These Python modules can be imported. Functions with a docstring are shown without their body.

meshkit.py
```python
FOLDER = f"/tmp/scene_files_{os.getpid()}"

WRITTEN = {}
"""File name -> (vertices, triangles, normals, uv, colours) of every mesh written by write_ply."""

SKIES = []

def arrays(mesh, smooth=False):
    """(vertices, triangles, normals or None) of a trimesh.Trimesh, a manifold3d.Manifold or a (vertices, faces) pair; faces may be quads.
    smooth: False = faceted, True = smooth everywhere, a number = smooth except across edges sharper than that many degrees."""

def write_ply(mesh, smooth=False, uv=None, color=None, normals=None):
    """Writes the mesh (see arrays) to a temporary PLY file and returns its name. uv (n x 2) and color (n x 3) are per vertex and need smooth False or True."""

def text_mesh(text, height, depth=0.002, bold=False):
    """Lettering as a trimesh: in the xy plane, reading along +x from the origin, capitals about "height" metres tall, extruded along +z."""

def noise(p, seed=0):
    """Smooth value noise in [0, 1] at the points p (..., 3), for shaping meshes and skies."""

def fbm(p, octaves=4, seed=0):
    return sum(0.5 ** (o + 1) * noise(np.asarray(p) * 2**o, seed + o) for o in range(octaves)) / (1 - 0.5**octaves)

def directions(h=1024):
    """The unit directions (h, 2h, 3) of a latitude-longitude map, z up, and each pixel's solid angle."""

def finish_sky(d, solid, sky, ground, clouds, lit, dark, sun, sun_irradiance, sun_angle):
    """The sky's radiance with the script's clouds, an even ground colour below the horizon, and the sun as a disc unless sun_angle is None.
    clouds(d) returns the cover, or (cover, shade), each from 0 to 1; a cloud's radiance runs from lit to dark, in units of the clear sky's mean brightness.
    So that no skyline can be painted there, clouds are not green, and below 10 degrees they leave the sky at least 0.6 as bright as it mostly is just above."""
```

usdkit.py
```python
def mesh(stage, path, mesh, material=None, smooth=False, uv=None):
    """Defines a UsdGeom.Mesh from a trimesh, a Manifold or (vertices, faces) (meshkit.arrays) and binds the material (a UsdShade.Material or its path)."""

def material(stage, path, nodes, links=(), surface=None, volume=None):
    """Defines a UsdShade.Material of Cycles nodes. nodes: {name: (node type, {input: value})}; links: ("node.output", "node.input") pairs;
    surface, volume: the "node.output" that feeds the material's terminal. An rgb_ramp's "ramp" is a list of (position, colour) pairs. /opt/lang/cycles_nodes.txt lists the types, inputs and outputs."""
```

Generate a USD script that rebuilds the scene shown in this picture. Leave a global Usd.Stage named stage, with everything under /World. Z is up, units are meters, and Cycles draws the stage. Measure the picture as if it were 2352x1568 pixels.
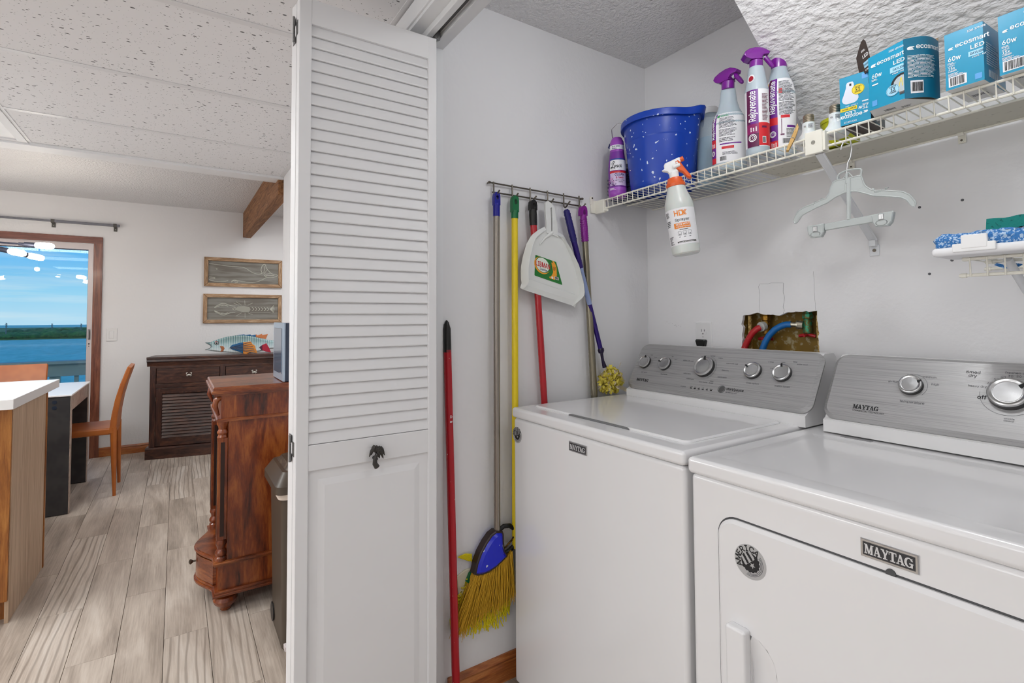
import math
import numpy as np, trimesh, usdkit, meshkit
import manifold3d as m3
from shapely.geometry import Polygon, LineString, Point, box as sbox
from shapely.ops import unary_union
from pxr import Usd, UsdGeom, UsdLux, UsdShade, Gf

stage = Usd.Stage.CreateInMemory()
UsdGeom.SetStageUpAxis(stage, UsdGeom.Tokens.z)
UsdGeom.Xform.Define(stage, '/World')
UsdGeom.Scope.Define(stage, '/World/Looks')

# ---------------------------------------------------------------- camera
yaw, pitch, roll = np.radians([33.385, 1.965, 0.3006])
_f = np.array([-np.cos(yaw)*np.cos(pitch), np.sin(yaw)*np.cos(pitch), np.sin(pitch)])
_r = np.cross(_f, [0, 0, 1]); _r /= np.linalg.norm(_r)
_d = np.cross(_f, _r)
_r, _d = np.cos(roll)*_r + np.sin(roll)*_d, -np.sin(roll)*_r + np.cos(roll)*_d
cam = UsdGeom.Camera.Define(stage, '/World/camera')
cam.AddTransformOp().Set(Gf.Matrix4d(*map(float, _r), 0, *map(float, -_d), 0, *map(float, -_f), 0, 0, 0, 1.22, 1))
cam.CreateHorizontalApertureAttr(36.0)
cam.CreateFocalLengthAttr(17.898)
cam.CreateVerticalApertureOffsetAttr(-1.4583)
cam.CreateClippingRangeAttr(Gf.Vec2f(0.02, 5000))
cam.CreateExposureAttr(-0.1)

# ---------------------------------------------------------------- sky and lights
sky_mat = usdkit.material(stage, '/World/Looks/sky_air', {
    't': ('texture_coordinate', {}), 'sp': ('separate_xyz', {}),
    'g': ('rgb_ramp', {'ramp': [(0, (0.50, 0.80, 1.0)), (0.04, (0.34, 0.73, 1.0)), (0.10, (0.13, 0.53, 1.0)), (0.3, (0.08, 0.40, 0.92)), (0.6, (0.06, 0.30, 0.80)), (1, (0.04, 0.22, 0.7))]}),
    'm': ('mapping', {'scale': (2.2, 2.2, 34.0)}), 'n': ('noise_texture', {'scale': 2.0, 'detail': 5.0, 'roughness': 0.55}),
    'c': ('map_range', {'from_min': 0.5, 'from_max': 0.72, 'to_min': 0.0, 'to_max': 0.42, 'clamp': True}),
    'mx': ('mix_color', {'b': (0.80, 0.92, 1.0)}), 'b': ('background_shader', {'strength': 1.0})},
    [('t.generated', 'sp.vector'), ('sp.z', 'g.fac'), ('t.generated', 'm.vector'), ('m.vector', 'n.vector'), ('n.fac', 'c.value'),
     ('c.result', 'mx.fac'), ('g.color', 'mx.a'), ('mx.result', 'b.color')], surface='b.background')
dome = UsdLux.DomeLight.Define(stage, '/World/sky'); dome.CreateIntensityAttr(1.0)
UsdShade.MaterialBindingAPI.Apply(dome.GetPrim()).Bind(sky_mat)
sun = UsdLux.DistantLight.Define(stage, '/World/sun'); sun.CreateIntensityAttr(6.5); sun.CreateAngleAttr(1.0); sun.CreateColorAttr(Gf.Vec3f(1, 0.97, 0.92))
sun.AddRotateXYZOp().Set(Gf.Vec3f(0, 42, 0))
def rect_light(name, x, y, z, w, h, power, color=(1, 1, 1)):        # an area light out of view, facing down unless turned
    l = UsdLux.RectLight.Define(stage, '/World/' + name); l.CreateWidthAttr(w); l.CreateHeightAttr(h)
    l.CreateIntensityAttr(power); l.CreateColorAttr(Gf.Vec3f(*color)); l.AddTranslateOp().Set(Gf.Vec3d(x, y, z)); return l
COOL = (0.965, 0.99, 1.0)
rect_light('kitchen_light_near', 0.33, -1.28, 2.158, 0.5, 1.1, 8.0, COOL)  # unseen ceiling panels, out of view, placed to light kitchen and closet
rect_light('kitchen_light_mid', -1.5, -1.28, 2.158, 0.5, 1.1, 7.0, COOL)
rect_light('kitchen_light_far', -2.77, -1.28, 2.158, 0.5, 1.1, 20.0, COOL)
rect_light('dining_light', -4.6, 1.0, 2.285, 0.8, 0.8, 9.0, COOL)  # added fill, out of view, to brighten the dining room
kw = rect_light('kitchen_window_daylight', -0.4, -2.585, 1.4, 1.4, 1.1, 3.7, COOL); kw.AddRotateXYZOp().Set(Gf.Vec3f(90, 0, 0))  # added fill light behind the camera, not a real window
closet_light = UsdLux.SphereLight.Define(stage, '/World/closet_light'); closet_light.CreateRadiusAttr(0.045); closet_light.CreateIntensityAttr(78.0)  # unseen bulb, out of view, placed to light the closet
closet_light.AddTranslateOp().Set(Gf.Vec3d(-0.50, 0.92, 2.13)); closet_light.CreateColorAttr(Gf.Vec3f(*COOL))

# ---------------------------------------------------------------- helpers
def lin(c):
    if isinstance(c, str): c = [int(c[i:i+2], 16) for i in (0, 2, 4)]
    c = np.asarray(c, float)/255.0
    return tuple(np.where(c <= 0.04045, c/12.92, ((c+0.055)/1.055)**2.4))
_M = {}
def mat(name, color='ffffff', rough=0.5, metal=0.0, bump=None, **kw):
    """a plain principled material; bump = (noise scale, strength, distance[, stretch])"""
    if name in _M: return _M[name]
    nodes = {'p': ('principled_bsdf', {'base_color': lin(color), 'roughness': rough, 'metallic': metal, **kw})}; links = []
    if bump:
        nodes.update({'t': ('geometry', {}), 'm': ('mapping', {'scale': bump[3] if len(bump) > 3 else (1, 1, 1)}), 'n': ('noise_texture', {'scale': float(bump[0]), 'detail': 3.0}),
                      'b': ('bump', {'strength': float(bump[1]), 'distance': float(bump[2])})})
        links = [('t.position', 'm.vector'), ('m.vector', 'n.vector'), ('n.fac', 'b.height'), ('b.normal', 'p.normal')]
    _M[name] = usdkit.material(stage, '/World/Looks/' + name, nodes, links, surface='p.BSDF'); return _M[name]
def speckled(name, base, spots, scale=60., lo=0.6, hi=0.64, rough=0.5, stretch=(1, 1, 1), detail=2., bumpd=0., metal=0.0, spec=0.5):
    """base colour with noise-shaped spots or mottling of a second colour"""
    nodes = {'t': ('geometry', {}), 'm': ('mapping', {'scale': stretch}), 'n': ('noise_texture', {'scale': scale, 'detail': detail}),
             'r': ('map_range', {'from_min': lo, 'from_max': hi, 'to_min': 0.0, 'to_max': 1.0, 'clamp': True}),
             'x': ('mix_color', {'a': lin(base), 'b': lin(spots)}), 'p': ('principled_bsdf', {'roughness': rough, 'metallic': metal, 'specular_ior_level': spec})}
    links = [('t.position', 'm.vector'), ('m.vector', 'n.vector'), ('n.fac', 'r.value'), ('r.result', 'x.fac'), ('x.result', 'p.base_color')]
    if bumpd:
        nodes['b'] = ('bump', {'strength': 0.6, 'distance': bumpd}); links += [('n.fac', 'b.height'), ('b.normal', 'p.normal')]
    _M[name] = usdkit.material(stage, '/World/Looks/' + name, nodes, links, surface='p.BSDF'); return _M[name]
def wood(name, dark, mid, light, stretch, rough=0.45, scale=6.0, rand=False, dist=1.5, bumpd=0.0004, coat=0.0):
    """grain: noise drawn out along one axis, with finer streaks on top"""
    nodes = {'t': ('geometry', {}), 'm': ('mapping', {'scale': stretch}), 'n': ('noise_texture', {'scale': scale, 'detail': 5.0, 'roughness': 0.6, 'distortion': dist}),
             'n2': ('noise_texture', {'scale': scale*9, 'detail': 3.0, 'roughness': 0.7}), 'a': ('math', {'math_type': 'multiply_add', 'value2': 0.3, 'value3': -0.15}),
             's': ('math', {'math_type': 'add'}), 'r': ('rgb_ramp', {'ramp': [(0.28, lin(dark)), (0.5, lin(mid)), (0.72, lin(light))]}),
             'p': ('principled_bsdf', {'roughness': rough, 'coat_weight': coat, 'coat_roughness': 0.15}), 'b': ('bump', {'strength': 0.5, 'distance': bumpd})}
    links = [('m.vector', 'n.vector'), ('m.vector', 'n2.vector'), ('n2.fac', 'a.value1'), ('n.fac', 's.value1'), ('a.value', 's.value2'), ('s.value', 'r.fac'),
             ('r.color', 'p.base_color'), ('s.value', 'b.height'), ('b.normal', 'p.normal'), ('t.position', 'm.vector')]
    _M[name] = usdkit.material(stage, '/World/Looks/' + name, nodes, links, surface='p.BSDF'); return _M[name]
def glow(name, color, strength):
    _M[name] = usdkit.material(stage, '/World/Looks/' + name, {'e': ('emission', {'color': lin(color), 'strength': strength})}, [], surface='e.emission'); return _M[name]

def cat(*ms):
    fl = []
    for m in ms: fl += list(m) if isinstance(m, (list, tuple)) else [m]
    return trimesh.util.concatenate(fl)
def box(x0, x1, y0, y1, z0, z1, bev=0.0):
    lo, hi = np.minimum((x0, y0, z0), (x1, y1, z1)), np.maximum((x0, y0, z0), (x1, y1, z1))
    if bev <= 0:
        b = trimesh.creation.box(hi-lo); b.apply_translation((lo+hi)/2); return b
    pts = []
    for sx in (0, 1):
        for sy in (0, 1):
            for sz in (0, 1):
                c = np.where((sx, sy, sz), hi, lo); s = np.where((sx, sy, sz), -1, 1)*bev
                for k in range(3):
                    q = c + s; q[k] = c[k]; pts.append(q)
                pts.append(c + s*0.293)
    return trimesh.convex.convex_hull(np.array(pts))
def rbox(x0, x1, y0, y1, z0, z1, r=0.01, n=1):
    """box with rounded edges: hull of eight small spheres"""
    s = trimesh.creation.icosphere(n, r).vertices
    lo, hi = np.array((x0, y0, z0))+r, np.array((x1, y1, z1))-r
    return trimesh.convex.convex_hull(np.vstack([s + np.where((a, b, c), hi, lo) for a in (0, 1) for b in (0, 1) for c in (0, 1)]))
def frame_of(t):
    t = t/np.linalg.norm(t); a = np.array((0, 0, 1.0)) if abs(t[2]) < 0.9 else np.array((1.0, 0, 0))
    u = np.cross(t, a); u /= np.linalg.norm(u); return u, np.cross(t, u)
def tube(pts, r, n=10, caps=True):
    pts = np.asarray(pts, float); r = np.broadcast_to(r, len(pts)).astype(float)
    tg = np.gradient(pts, axis=0); u, v = frame_of(tg[0]); rings = []
    for k in range(len(pts)):
        t = tg[k]/max(np.linalg.norm(tg[k]), 1e-9); u = u - t*(u@t); u /= np.linalg.norm(u); v = np.cross(t, u)
        a = np.arange(n)/n*2*np.pi
        rings.append(pts[k] + r[k]*(np.cos(a)[:, None]*u + np.sin(a)[:, None]*v))
    V = np.vstack(rings); F = []
    for k in range(len(pts)-1):
        for j in range(n):
            a, b, c, d = k*n+j, k*n+(j+1) % n, (k+1)*n+(j+1) % n, (k+1)*n+j
            F += [(a, b, c), (a, c, d)]
    if caps:
        V = np.vstack([V, pts[0], pts[-1]]); i0, i1 = len(V)-2, len(V)-1; e = (len(pts)-1)*n
        for j in range(n): F += [(i0, (j+1) % n, j), (i1, e+j, e+(j+1) % n)]
    return trimesh.Trimesh(V, F, process=False)
def cyl(p, q, r, r2=None, n=20):
    return tube([p, q], [r, r if r2 is None else r2], n)
def lathe(prof, n=32, sx=1.0, sy=1.0, c=(0, 0, 0), rot=None):
    """profile of (r, z) turned about z"""
    prof = np.asarray(prof, float); a = np.arange(n)/n*2*np.pi; V = []; F = []
    for r, z in prof: V.append(np.stack([r*np.cos(a)*sx, r*np.sin(a)*sy, np.full(n, z)], 1))
    V = np.vstack(V)
    for k in range(len(prof)-1):
        for j in range(n):
            A, B, C_, D = k*n+j, k*n+(j+1) % n, (k+1)*n+(j+1) % n, (k+1)*n+j
            F += [(A, B, C_), (A, C_, D)]
    V = np.vstack([V, (0, 0, prof[0, 1]), (0, 0, prof[-1, 1])]); i0, i1, e = len(V)-2, len(V)-1, (len(prof)-1)*n
    for j in range(n): F += [(i0, (j+1) % n, j), (i1, e+j, e+(j+1) % n)]
    m = trimesh.Trimesh(V, F, process=False)
    if rot is not None: m.apply_transform(rot)
    m.apply_translation(c); return m
def rotm(deg, ax): return trimesh.transformations.rotation_matrix(math.radians(deg), ax)
def extr(poly, h):
    ps = list(getattr(poly, 'geoms', [poly]))
    return cat([trimesh.creation.extrude_polygon(p, h, engine='earcut') for p in ps if p.area > 0])
def to_plane(m, o, x, y):
    """carries a mesh drawn in xy (z outwards) to a plane through o with axes x, y"""
    m = m.copy(); x, y = np.asarray(x, float), np.asarray(y, float); v = np.asarray(m.vertices)
    m.vertices = np.asarray(o, float) + v[:, :1]*x + v[:, 1:2]*y + v[:, 2:]*np.cross(x, y); return m
def rrect(x0, x1, y0, y1, r, n=8): return sbox(x0+r, y0+r, x1-r, y1-r).buffer(r, quad_segs=n)
def bevel_plate(poly, h, b, inset=None, hole=None):
    """extruded outline whose front edge is chamfered"""
    inset = b if inset is None else inset
    return cat(extr(poly.difference(hole) if hole else poly, h-b), _loft(poly, poly.buffer(-inset), h-b, h, hole))
def _loft(p0, p1, z0, z1, hole=None):
    a = np.array(p0.exterior.coords)[:-1]; c = p1
    n = len(a); b = []
    L = c.exterior
    for q in a: b.append(np.array(L.interpolate(L.project(Point(q))).coords[0]))
    b = np.array(b); V = np.vstack([np.c_[a, np.full(n, z0)], np.c_[b, np.full(n, z1)]]); F = []
    for j in range(n):
        k = (j+1) % n; F += [(j, k, n+k), (j, n+k, n+j)]
    tp = Polygon(b).buffer(0); tp = tp.difference(hole) if hole else tp
    top = extr(tp, 1e-5); top.apply_translation((0, 0, z1-1e-5))
    if Polygon(a).exterior.is_ccw is False: F = [(x, z, y) for x, y, z in F]
    return cat(trimesh.Trimesh(V, F, process=False), top)
_T = {}
def text(s, h, bold=False, align='l', cond=1.0, depth=0.0002):
    k = (s, bold)
    if k not in _T:
        m = meshkit.text_mesh(s, 1.0, 1.0, bold); _T[k] = m
    m = _T[k].copy(); v = np.asarray(m.vertices)*(h*cond, h, depth); w = v[:, 0].max()
    v = v - (w*{'l': 0, 'c': 0.5, 'r': 1}[align], 0, 0); m.vertices = v; return m
def bars(w, h, rows, seed=0, fill=0.5, depth=0.0002, ragged=0.35):
    """lines of small print too fine to read"""
    rg = np.random.default_rng(seed); out = []; dy = h/rows
    for k in range(rows):
        L = w*(1-ragged*rg.random()); x = 0.0
        while x < L-1e-6:
            e = min(L, x + w*(0.12+0.22*rg.random())); out.append(box(x, max(e-w*0.025, x+w*0.02), h-(k+1)*dy, h-(k+1)*dy+dy*fill, 0, depth)); x = e
    return cat(out)
def barcode(w, h, seed=0, depth=0.0002):
    rg = np.random.default_rng(seed); x = 0; out = []
    while x < w:
        d = w*rg.choice((0.02, 0.035, 0.05)); out.append(box(x, min(x+d, w), 0, h, 0, depth)); x += d + w*rg.choice((0.02, 0.03, 0.045))
    return cat(out)
def move(m, x, y, z=0.0): m = m.copy(); m.apply_translation((x, y, z)); return m
def turn2(m, deg): m = m.copy(); m.apply_transform(rotm(deg, (0, 0, 1))); return m
def ring2(r0, r1, n=40, depth=0.0002, x=0., y=0.): return extr(Point(x, y).buffer(r1, quad_segs=n//4).difference(Point(x, y).buffer(r0, quad_segs=n//4)), depth)
def disc2(r, n=40, depth=0.0002, x=0., y=0., sy=1.0):
    m = extr(Point(0, 0).buffer(r, quad_segs=n//4), depth); m.vertices = np.asarray(m.vertices)*(1, sy, 1) + (x, y, 0); return m

# ---- prims
_used = {}
def fresh(path):
    if path not in _used: _used[path] = 0; return path
    _used[path] += 1; return f'{path}_{_used[path]:03d}'
class Thing:
    def __init__(s, name, label=None, category=None, base=(0, 0, 0), rotz=0.0, group=None, kind=None, world=True):
        s.path = fresh('/World/' + name); s.base = np.asarray(base, float); s.world = world and rotz == 0.0
        x = UsdGeom.Xform.Define(stage, s.path); x.AddTranslateOp().Set(Gf.Vec3d(*map(float, base)))
        if rotz: x.AddRotateZOp().Set(float(rotz))
        p = s.prim = x.GetPrim()
        for k, v in (('label', label), ('category', category), ('group', group), ('kind', kind)):
            if v: p.SetCustomDataByKey(k, v)
    def part(s, name, mesh, m, smooth=32, label=None, parent=None, kind=None):
        if hasattr(mesh, 'to_mesh'): mesh = trimesh.Trimesh(*meshkit.arrays(mesh)[:2], process=False)
        if s.world and np.any(s.base): mesh = mesh.copy(); mesh.apply_translation(-s.base)
        path = fresh((parent or s.path) + '/' + name)
        p = usdkit.mesh(stage, path, mesh, m, smooth=smooth).GetPrim()
        if label: p.SetCustomDataByKey('label', label)
        if kind: p.SetCustomDataByKey('kind', kind)
        return path
def single(name, mesh, m, label, category, smooth=32, group=None, kind=None):
    path = fresh('/World/' + name); p = usdkit.mesh(stage, path, mesh, m, smooth=smooth).GetPrim()
    for k, v in (('label', label), ('category', category), ('group', group), ('kind', kind)):
        if v: p.SetCustomDataByKey(k, v)
    return path
def struct(name, mesh, m, smooth=False): return single(name, mesh, m, None, None, smooth, kind='structure')
def copy_of(t, name, base, rotz=0.0, label=None, group=None):
    was = t.prim.GetCustomData(); r = Thing(name, label or was['label'], was['category'], base, rotz, group or was.get('group'))
    r.prim.GetReferences().AddInternalReference(t.path); r.prim.SetInstanceable(True); return r

# ---------------------------------------------------------------- shared materials
paint = mat('wall_paint', 'e9e8e9', 0.75, bump=(55, 0.12, 0.01))
paint_flat = mat('white_trim_paint', 'ebebec', 0.5)
door_white = mat('door_paint', 'e6e5e6', 0.45)
popcorn = mat('popcorn_ceiling', 'e8e7e8', 0.9, bump=(85, 0.7, 0.02))
knockdown = mat('knockdown_texture', 'eeedee', 0.85, bump=(38, 0.55, 0.022, (1.0, 1.6, 1.6)))
enamel = mat('white_enamel', 'e9e8e9', 0.16, coat_weight=0.3, coat_roughness=0.05)
enamel_matte = mat('white_plastic', 'e4e3e3', 0.35)
steel = usdkit.material(stage, '/World/Looks/brushed_steel', {
    't': ('geometry', {}), 'm': ('mapping', {'scale': (3.0, 60.0, 420.0)}), 'n': ('noise_texture', {'scale': 1.5, 'detail': 3.0}),
    'r': ('map_range', {'from_min': 0.3, 'from_max': 0.7, 'to_min': 0.30, 'to_max': 0.44}), 'c': ('rgb_ramp', {'ramp': [(0.3, lin('a3a2a2')), (0.7, lin('b4b3b3'))]}),
    'p': ('principled_bsdf', {'metallic': 0.5})}, [('t.position', 'm.vector'), ('m.vector', 'n.vector'), ('n.fac', 'r.value'), ('r.result', 'p.roughness'), ('n.fac', 'c.fac'), ('c.color', 'p.base_color')], surface='p.BSDF')
chrome = mat('satin_chrome', 'c8c8c8', 0.25, 1.0)
dark_metal = mat('dark_bronze', '6b655c', 0.4, 0.9)
black = mat('black_plastic', '161616', 0.4)
ink = mat('black_ink', '1c1c1e', 0.6)
grey_ink = mat('grey_ink', '5c5c60', 0.6)
white_ink = mat('white_ink', 'f4f4f4', 0.55)
vinyl_white = mat('vinyl_coated_wire', 'efece0', 0.4)

# ================================================================ THE SETTING
plank_mat = usdkit.material(stage, '/World/Looks/oak_vinyl_plank', {
    't': ('geometry', {}), 'o': ('object_info', {}), 'rm': ('math', {'math_type': 'multiply', 'value2': 37.0}), 'cx': ('combine_xyz', {}), 'ad': ('vector_math', {'math_type': 'add'}),
    'm': ('mapping', {'scale': (1.0, 7.0, 7.0)}), 'n': ('noise_texture', {'scale': 1.6, 'detail': 4.0, 'roughness': 0.55, 'distortion': 0.6}),
    'w': ('wave_texture', {'wave_type': 'rings', 'rings_direction': 'z', 'scale': 1.7, 'distortion': 5.0, 'detail': 2.0, 'detail_scale': 1.0}),
    'm2': ('mapping', {'scale': (2.5, 70.0, 70.0)}), 'n2': ('noise_texture', {'scale': 2.2, 'detail': 4.0, 'roughness': 0.65}),
    'sel': ('map_range', {'from_min': 0.55, 'from_max': 0.62, 'clamp': True}), 'wl': ('map_range', {'from_min': 0.0, 'from_max': 0.35, 'to_min': 1.0, 'to_max': 0.0, 'clamp': True}),
    'r': ('rgb_ramp', {'ramp': [(0.22, lin('8f8377')), (0.42, lin('ad9f92')), (0.6, lin('c4b7aa')), (0.8, lin('d3c9be'))]}),
    'a1': ('math', {'math_type': 'multiply_add', 'value2': 0.55, 'value3': -0.27}), 'a2': ('math', {'math_type': 'add'}),
    'rv': ('map_range', {'to_min': -0.1, 'to_max': 0.1}), 'a3': ('math', {'math_type': 'add'}),
    'wm': ('math', {'math_type': 'multiply'}), 'wm2': ('math', {'math_type': 'multiply', 'value2': 0.5}), 'mx': ('mix_color', {'b': lin('6f6256')}),
    'p': ('principled_bsdf', {'roughness': 0.42}), 'b': ('bump', {'strength': 0.35, 'distance': 0.0006})},
    [('o.random', 'rm.value1'), ('rm.value', 'cx.x'), ('rm.value', 'cx.y'), ('t.position', 'ad.vector1'), ('cx.vector', 'ad.vector2'), ('ad.vector', 'm.vector'), ('m.vector', 'n.vector'), ('m.vector', 'w.vector'),
     ('ad.vector', 'm2.vector'), ('m2.vector', 'n2.vector'), ('o.random', 'sel.value'), ('w.fac', 'wl.value'), ('n2.fac', 'a1.value1'), ('n.fac', 'a2.value1'), ('a1.value', 'a2.value2'),
     ('o.random', 'rv.value'), ('a2.value', 'a3.value1'), ('rv.result', 'a3.value2'), ('a3.value', 'r.fac'), ('sel.result', 'wm.value1'), ('wl.result', 'wm.value2'), ('wm.value', 'wm2.value1'),
     ('wm2.value', 'mx.fac'), ('r.color', 'mx.a'), ('mx.result', 'p.base_color'), ('n2.fac', 'b.height'), ('b.normal', 'p.normal')], surface='p.BSDF')
floor = Thing('floor', kind='structure')
floor.part('subfloor', box(-5.84, 1.4, -2.6, 2.4, -0.06, -0.0085), mat('subfloor', '4a423b', 0.9), smooth=False)
PW, PL = 0.1445, 0.895
for k in range(-15, 14):
    y0 = -0.3115 + PW*k; off = -2.392 if k % 2 == 0 else -2.8415
    if y0 < -2.5: continue
    for j in range(-5, 6):
        x0 = off + PL*j; x1 = x0 + PL
        x0, x1 = max(x0, -5.84), min(x1, 0.95)
        if x1 - x0 < 0.05 or (y0 > 0.6 and x0 > -3.7 and x1 < -1.6): continue
        floor.part('plank', box(x0+0.0006, x1-0.0006, y0+0.0006, y0+PW-0.0006, -0.008, 0.0, 0.0012), plank_mat, smooth=False)

tile_mat = usdkit.material(stage, '/World/Looks/mineral_ceiling_tile', {
    't': ('geometry', {}), 'm': ('mapping', {'scale': (1.0, 0.55, 1.0)}), 'v': ('voronoi_texture', {'scale': 62.0}), 'v2': ('voronoi_texture', {'scale': 150.0}),
    'sp': ('separate_color', {}), 'k': ('math', {'math_type': 'multiply', 'value2': 0.24}), 'l': ('math', {'math_type': 'less_than'}),
    'sp2': ('separate_color', {}), 'k2': ('math', {'math_type': 'multiply', 'value2': 0.2}), 'l2': ('math', {'math_type': 'less_than'}), 'mxm': ('math', {'math_type': 'maximum'}),
    'nn': ('noise_texture', {'scale': 9.0}), 'dis': ('vector_math', {'math_type': 'multiply_add', 'vector2': (0.02, 0.02, 0.02)}),
    'x': ('mix_color', {'a': lin('e8e7e8'), 'b': lin('6f6e6e')}), 'p': ('principled_bsdf', {'roughness': 0.9}), 'i': ('math', {'math_type': 'multiply', 'value2': -1.0}), 'b': ('bump', {'strength': 0.6, 'distance': 0.002})},
    [('t.position', 'nn.vector'), ('nn.color', 'dis.vector1'), ('t.position', 'dis.vector3'), ('dis.vector', 'm.vector'), ('m.vector', 'v.vector'), ('m.vector', 'v2.vector'), ('v.color', 'sp.color'), ('sp.r', 'k.value1'), ('v.distance', 'l.value1'), ('k.value', 'l.value2'),
     ('v2.color', 'sp2.color'), ('sp2.r', 'k2.value1'), ('v2.distance', 'l2.value1'), ('k2.value', 'l2.value2'), ('l.value', 'mxm.value1'), ('l2.value', 'mxm.value2'),
     ('mxm.value', 'x.fac'), ('x.result', 'p.base_color'), ('mxm.value', 'i.value1'), ('i.value', 'b.height'), ('b.normal', 'p.normal')], surface='p.BSDF')
ceil = Thing('ceiling', kind='structure')
ZT = 2.165
GX = [-3.66, -3.112, -2.432, -1.80, -1.19, -0.58, 0.03, 0.64, 1.25]; GY = [-2.6, -1.89, -0.67, 0.575]
for i in range(len(GX)-1):
    for j in range(len(GY)-1):
        if (GX[i], GY[j]) == (-3.66, -1.89) or (GX[i], GY[j]) in ((0.03, -1.89), (-1.80, -1.89), (-3.112, -1.89)): continue     # light panels there
        ceil.part('ceiling_tile', box(GX[i]+0.001, GX[i+1]-0.001, GY[j]+0.001, GY[j+1]-0.001, ZT+0.0015, ZT+0.018), tile_mat, smooth=False)
bar = mat('grid_bar_white', 'dfdedf', 0.4)
for x in GX: ceil.part('grid_bar', box(x-0.014, x+0.014, -2.6, 0.575, ZT-0.001, ZT+0.0012), bar, smooth=False)
for y in GY[1:-1]: ceil.part('grid_bar', box(-3.66, 1.25, y-0.012, y+0.012, ZT-0.0012, ZT+0.001), bar, smooth=False)
ceil.part('edge_trim', box(-3.66, 1.4, 0.560, 0.585, ZT-0.002, ZT+0.02), bar, smooth=False)
ceil.part('backing', box(-3.66, 1.4, -2.6, 0.585, 2.30, 2.34), paint, smooth=False)
glow_panel = glow('light_diffuser_glow', 'fff8f0', 1.1); unlit = mat('unlit_diffuser', 'f4f3f3', 0.4)  # glow goes on the unseen panels, out of view
for n_, (x0, x1, lab) in enumerate(((-3.66, -3.112, 'flat white framed light panel let into the tile ceiling beside the dining room opening'), (-1.80, -1.19, 'white framed light panel in the tile ceiling over the middle of the kitchen'), (0.03, 0.64, 'white framed light panel in the tile ceiling in front of the dryer'), (-3.112, -2.432, 'white framed light panel in the tile ceiling over the kitchen island'))):
    t = Thing('ceiling_light', lab, 'ceiling light', (0.5*(x0+x1), -1.28, ZT))
    fr = sbox(x0+0.002, -1.888, x1-0.002, -0.672).difference(sbox(x0+0.04, -1.85, x1-0.04, -0.71))
    f = extr(fr, 0.014); f.apply_translation((0, 0, ZT-0.006)); t.part('frame', f, bar, smooth=False)
    t.part('diffuser', box(x0+0.035, x1-0.035, -1.855, -0.705, ZT+0.001, ZT+0.006), unlit if x0 < -3.5 else glow_panel, smooth=False)
struct('ceiling_001', box(-5.84, -3.66, -2.6, 2.4, 2.30, 2.34), popcorn)
struct('ceiling_002', box(-1.49, 0.08, 0.71, 1.675, 2.29, 2.34), popcorn)
struct('trim_1', box(-3.78, -3.655, -2.6, 0.585, 2.150, 2.31), paint_flat)
sof = to_plane(extr(Polygon([(1.675, 1.805), (1.675, 2.29), (1.075, 2.29)]), 0.905), (-0.825, 0, 0), (0, 1, 0), (0, 0, 1))
struct('ceiling_003', sof, knockdown)

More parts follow.
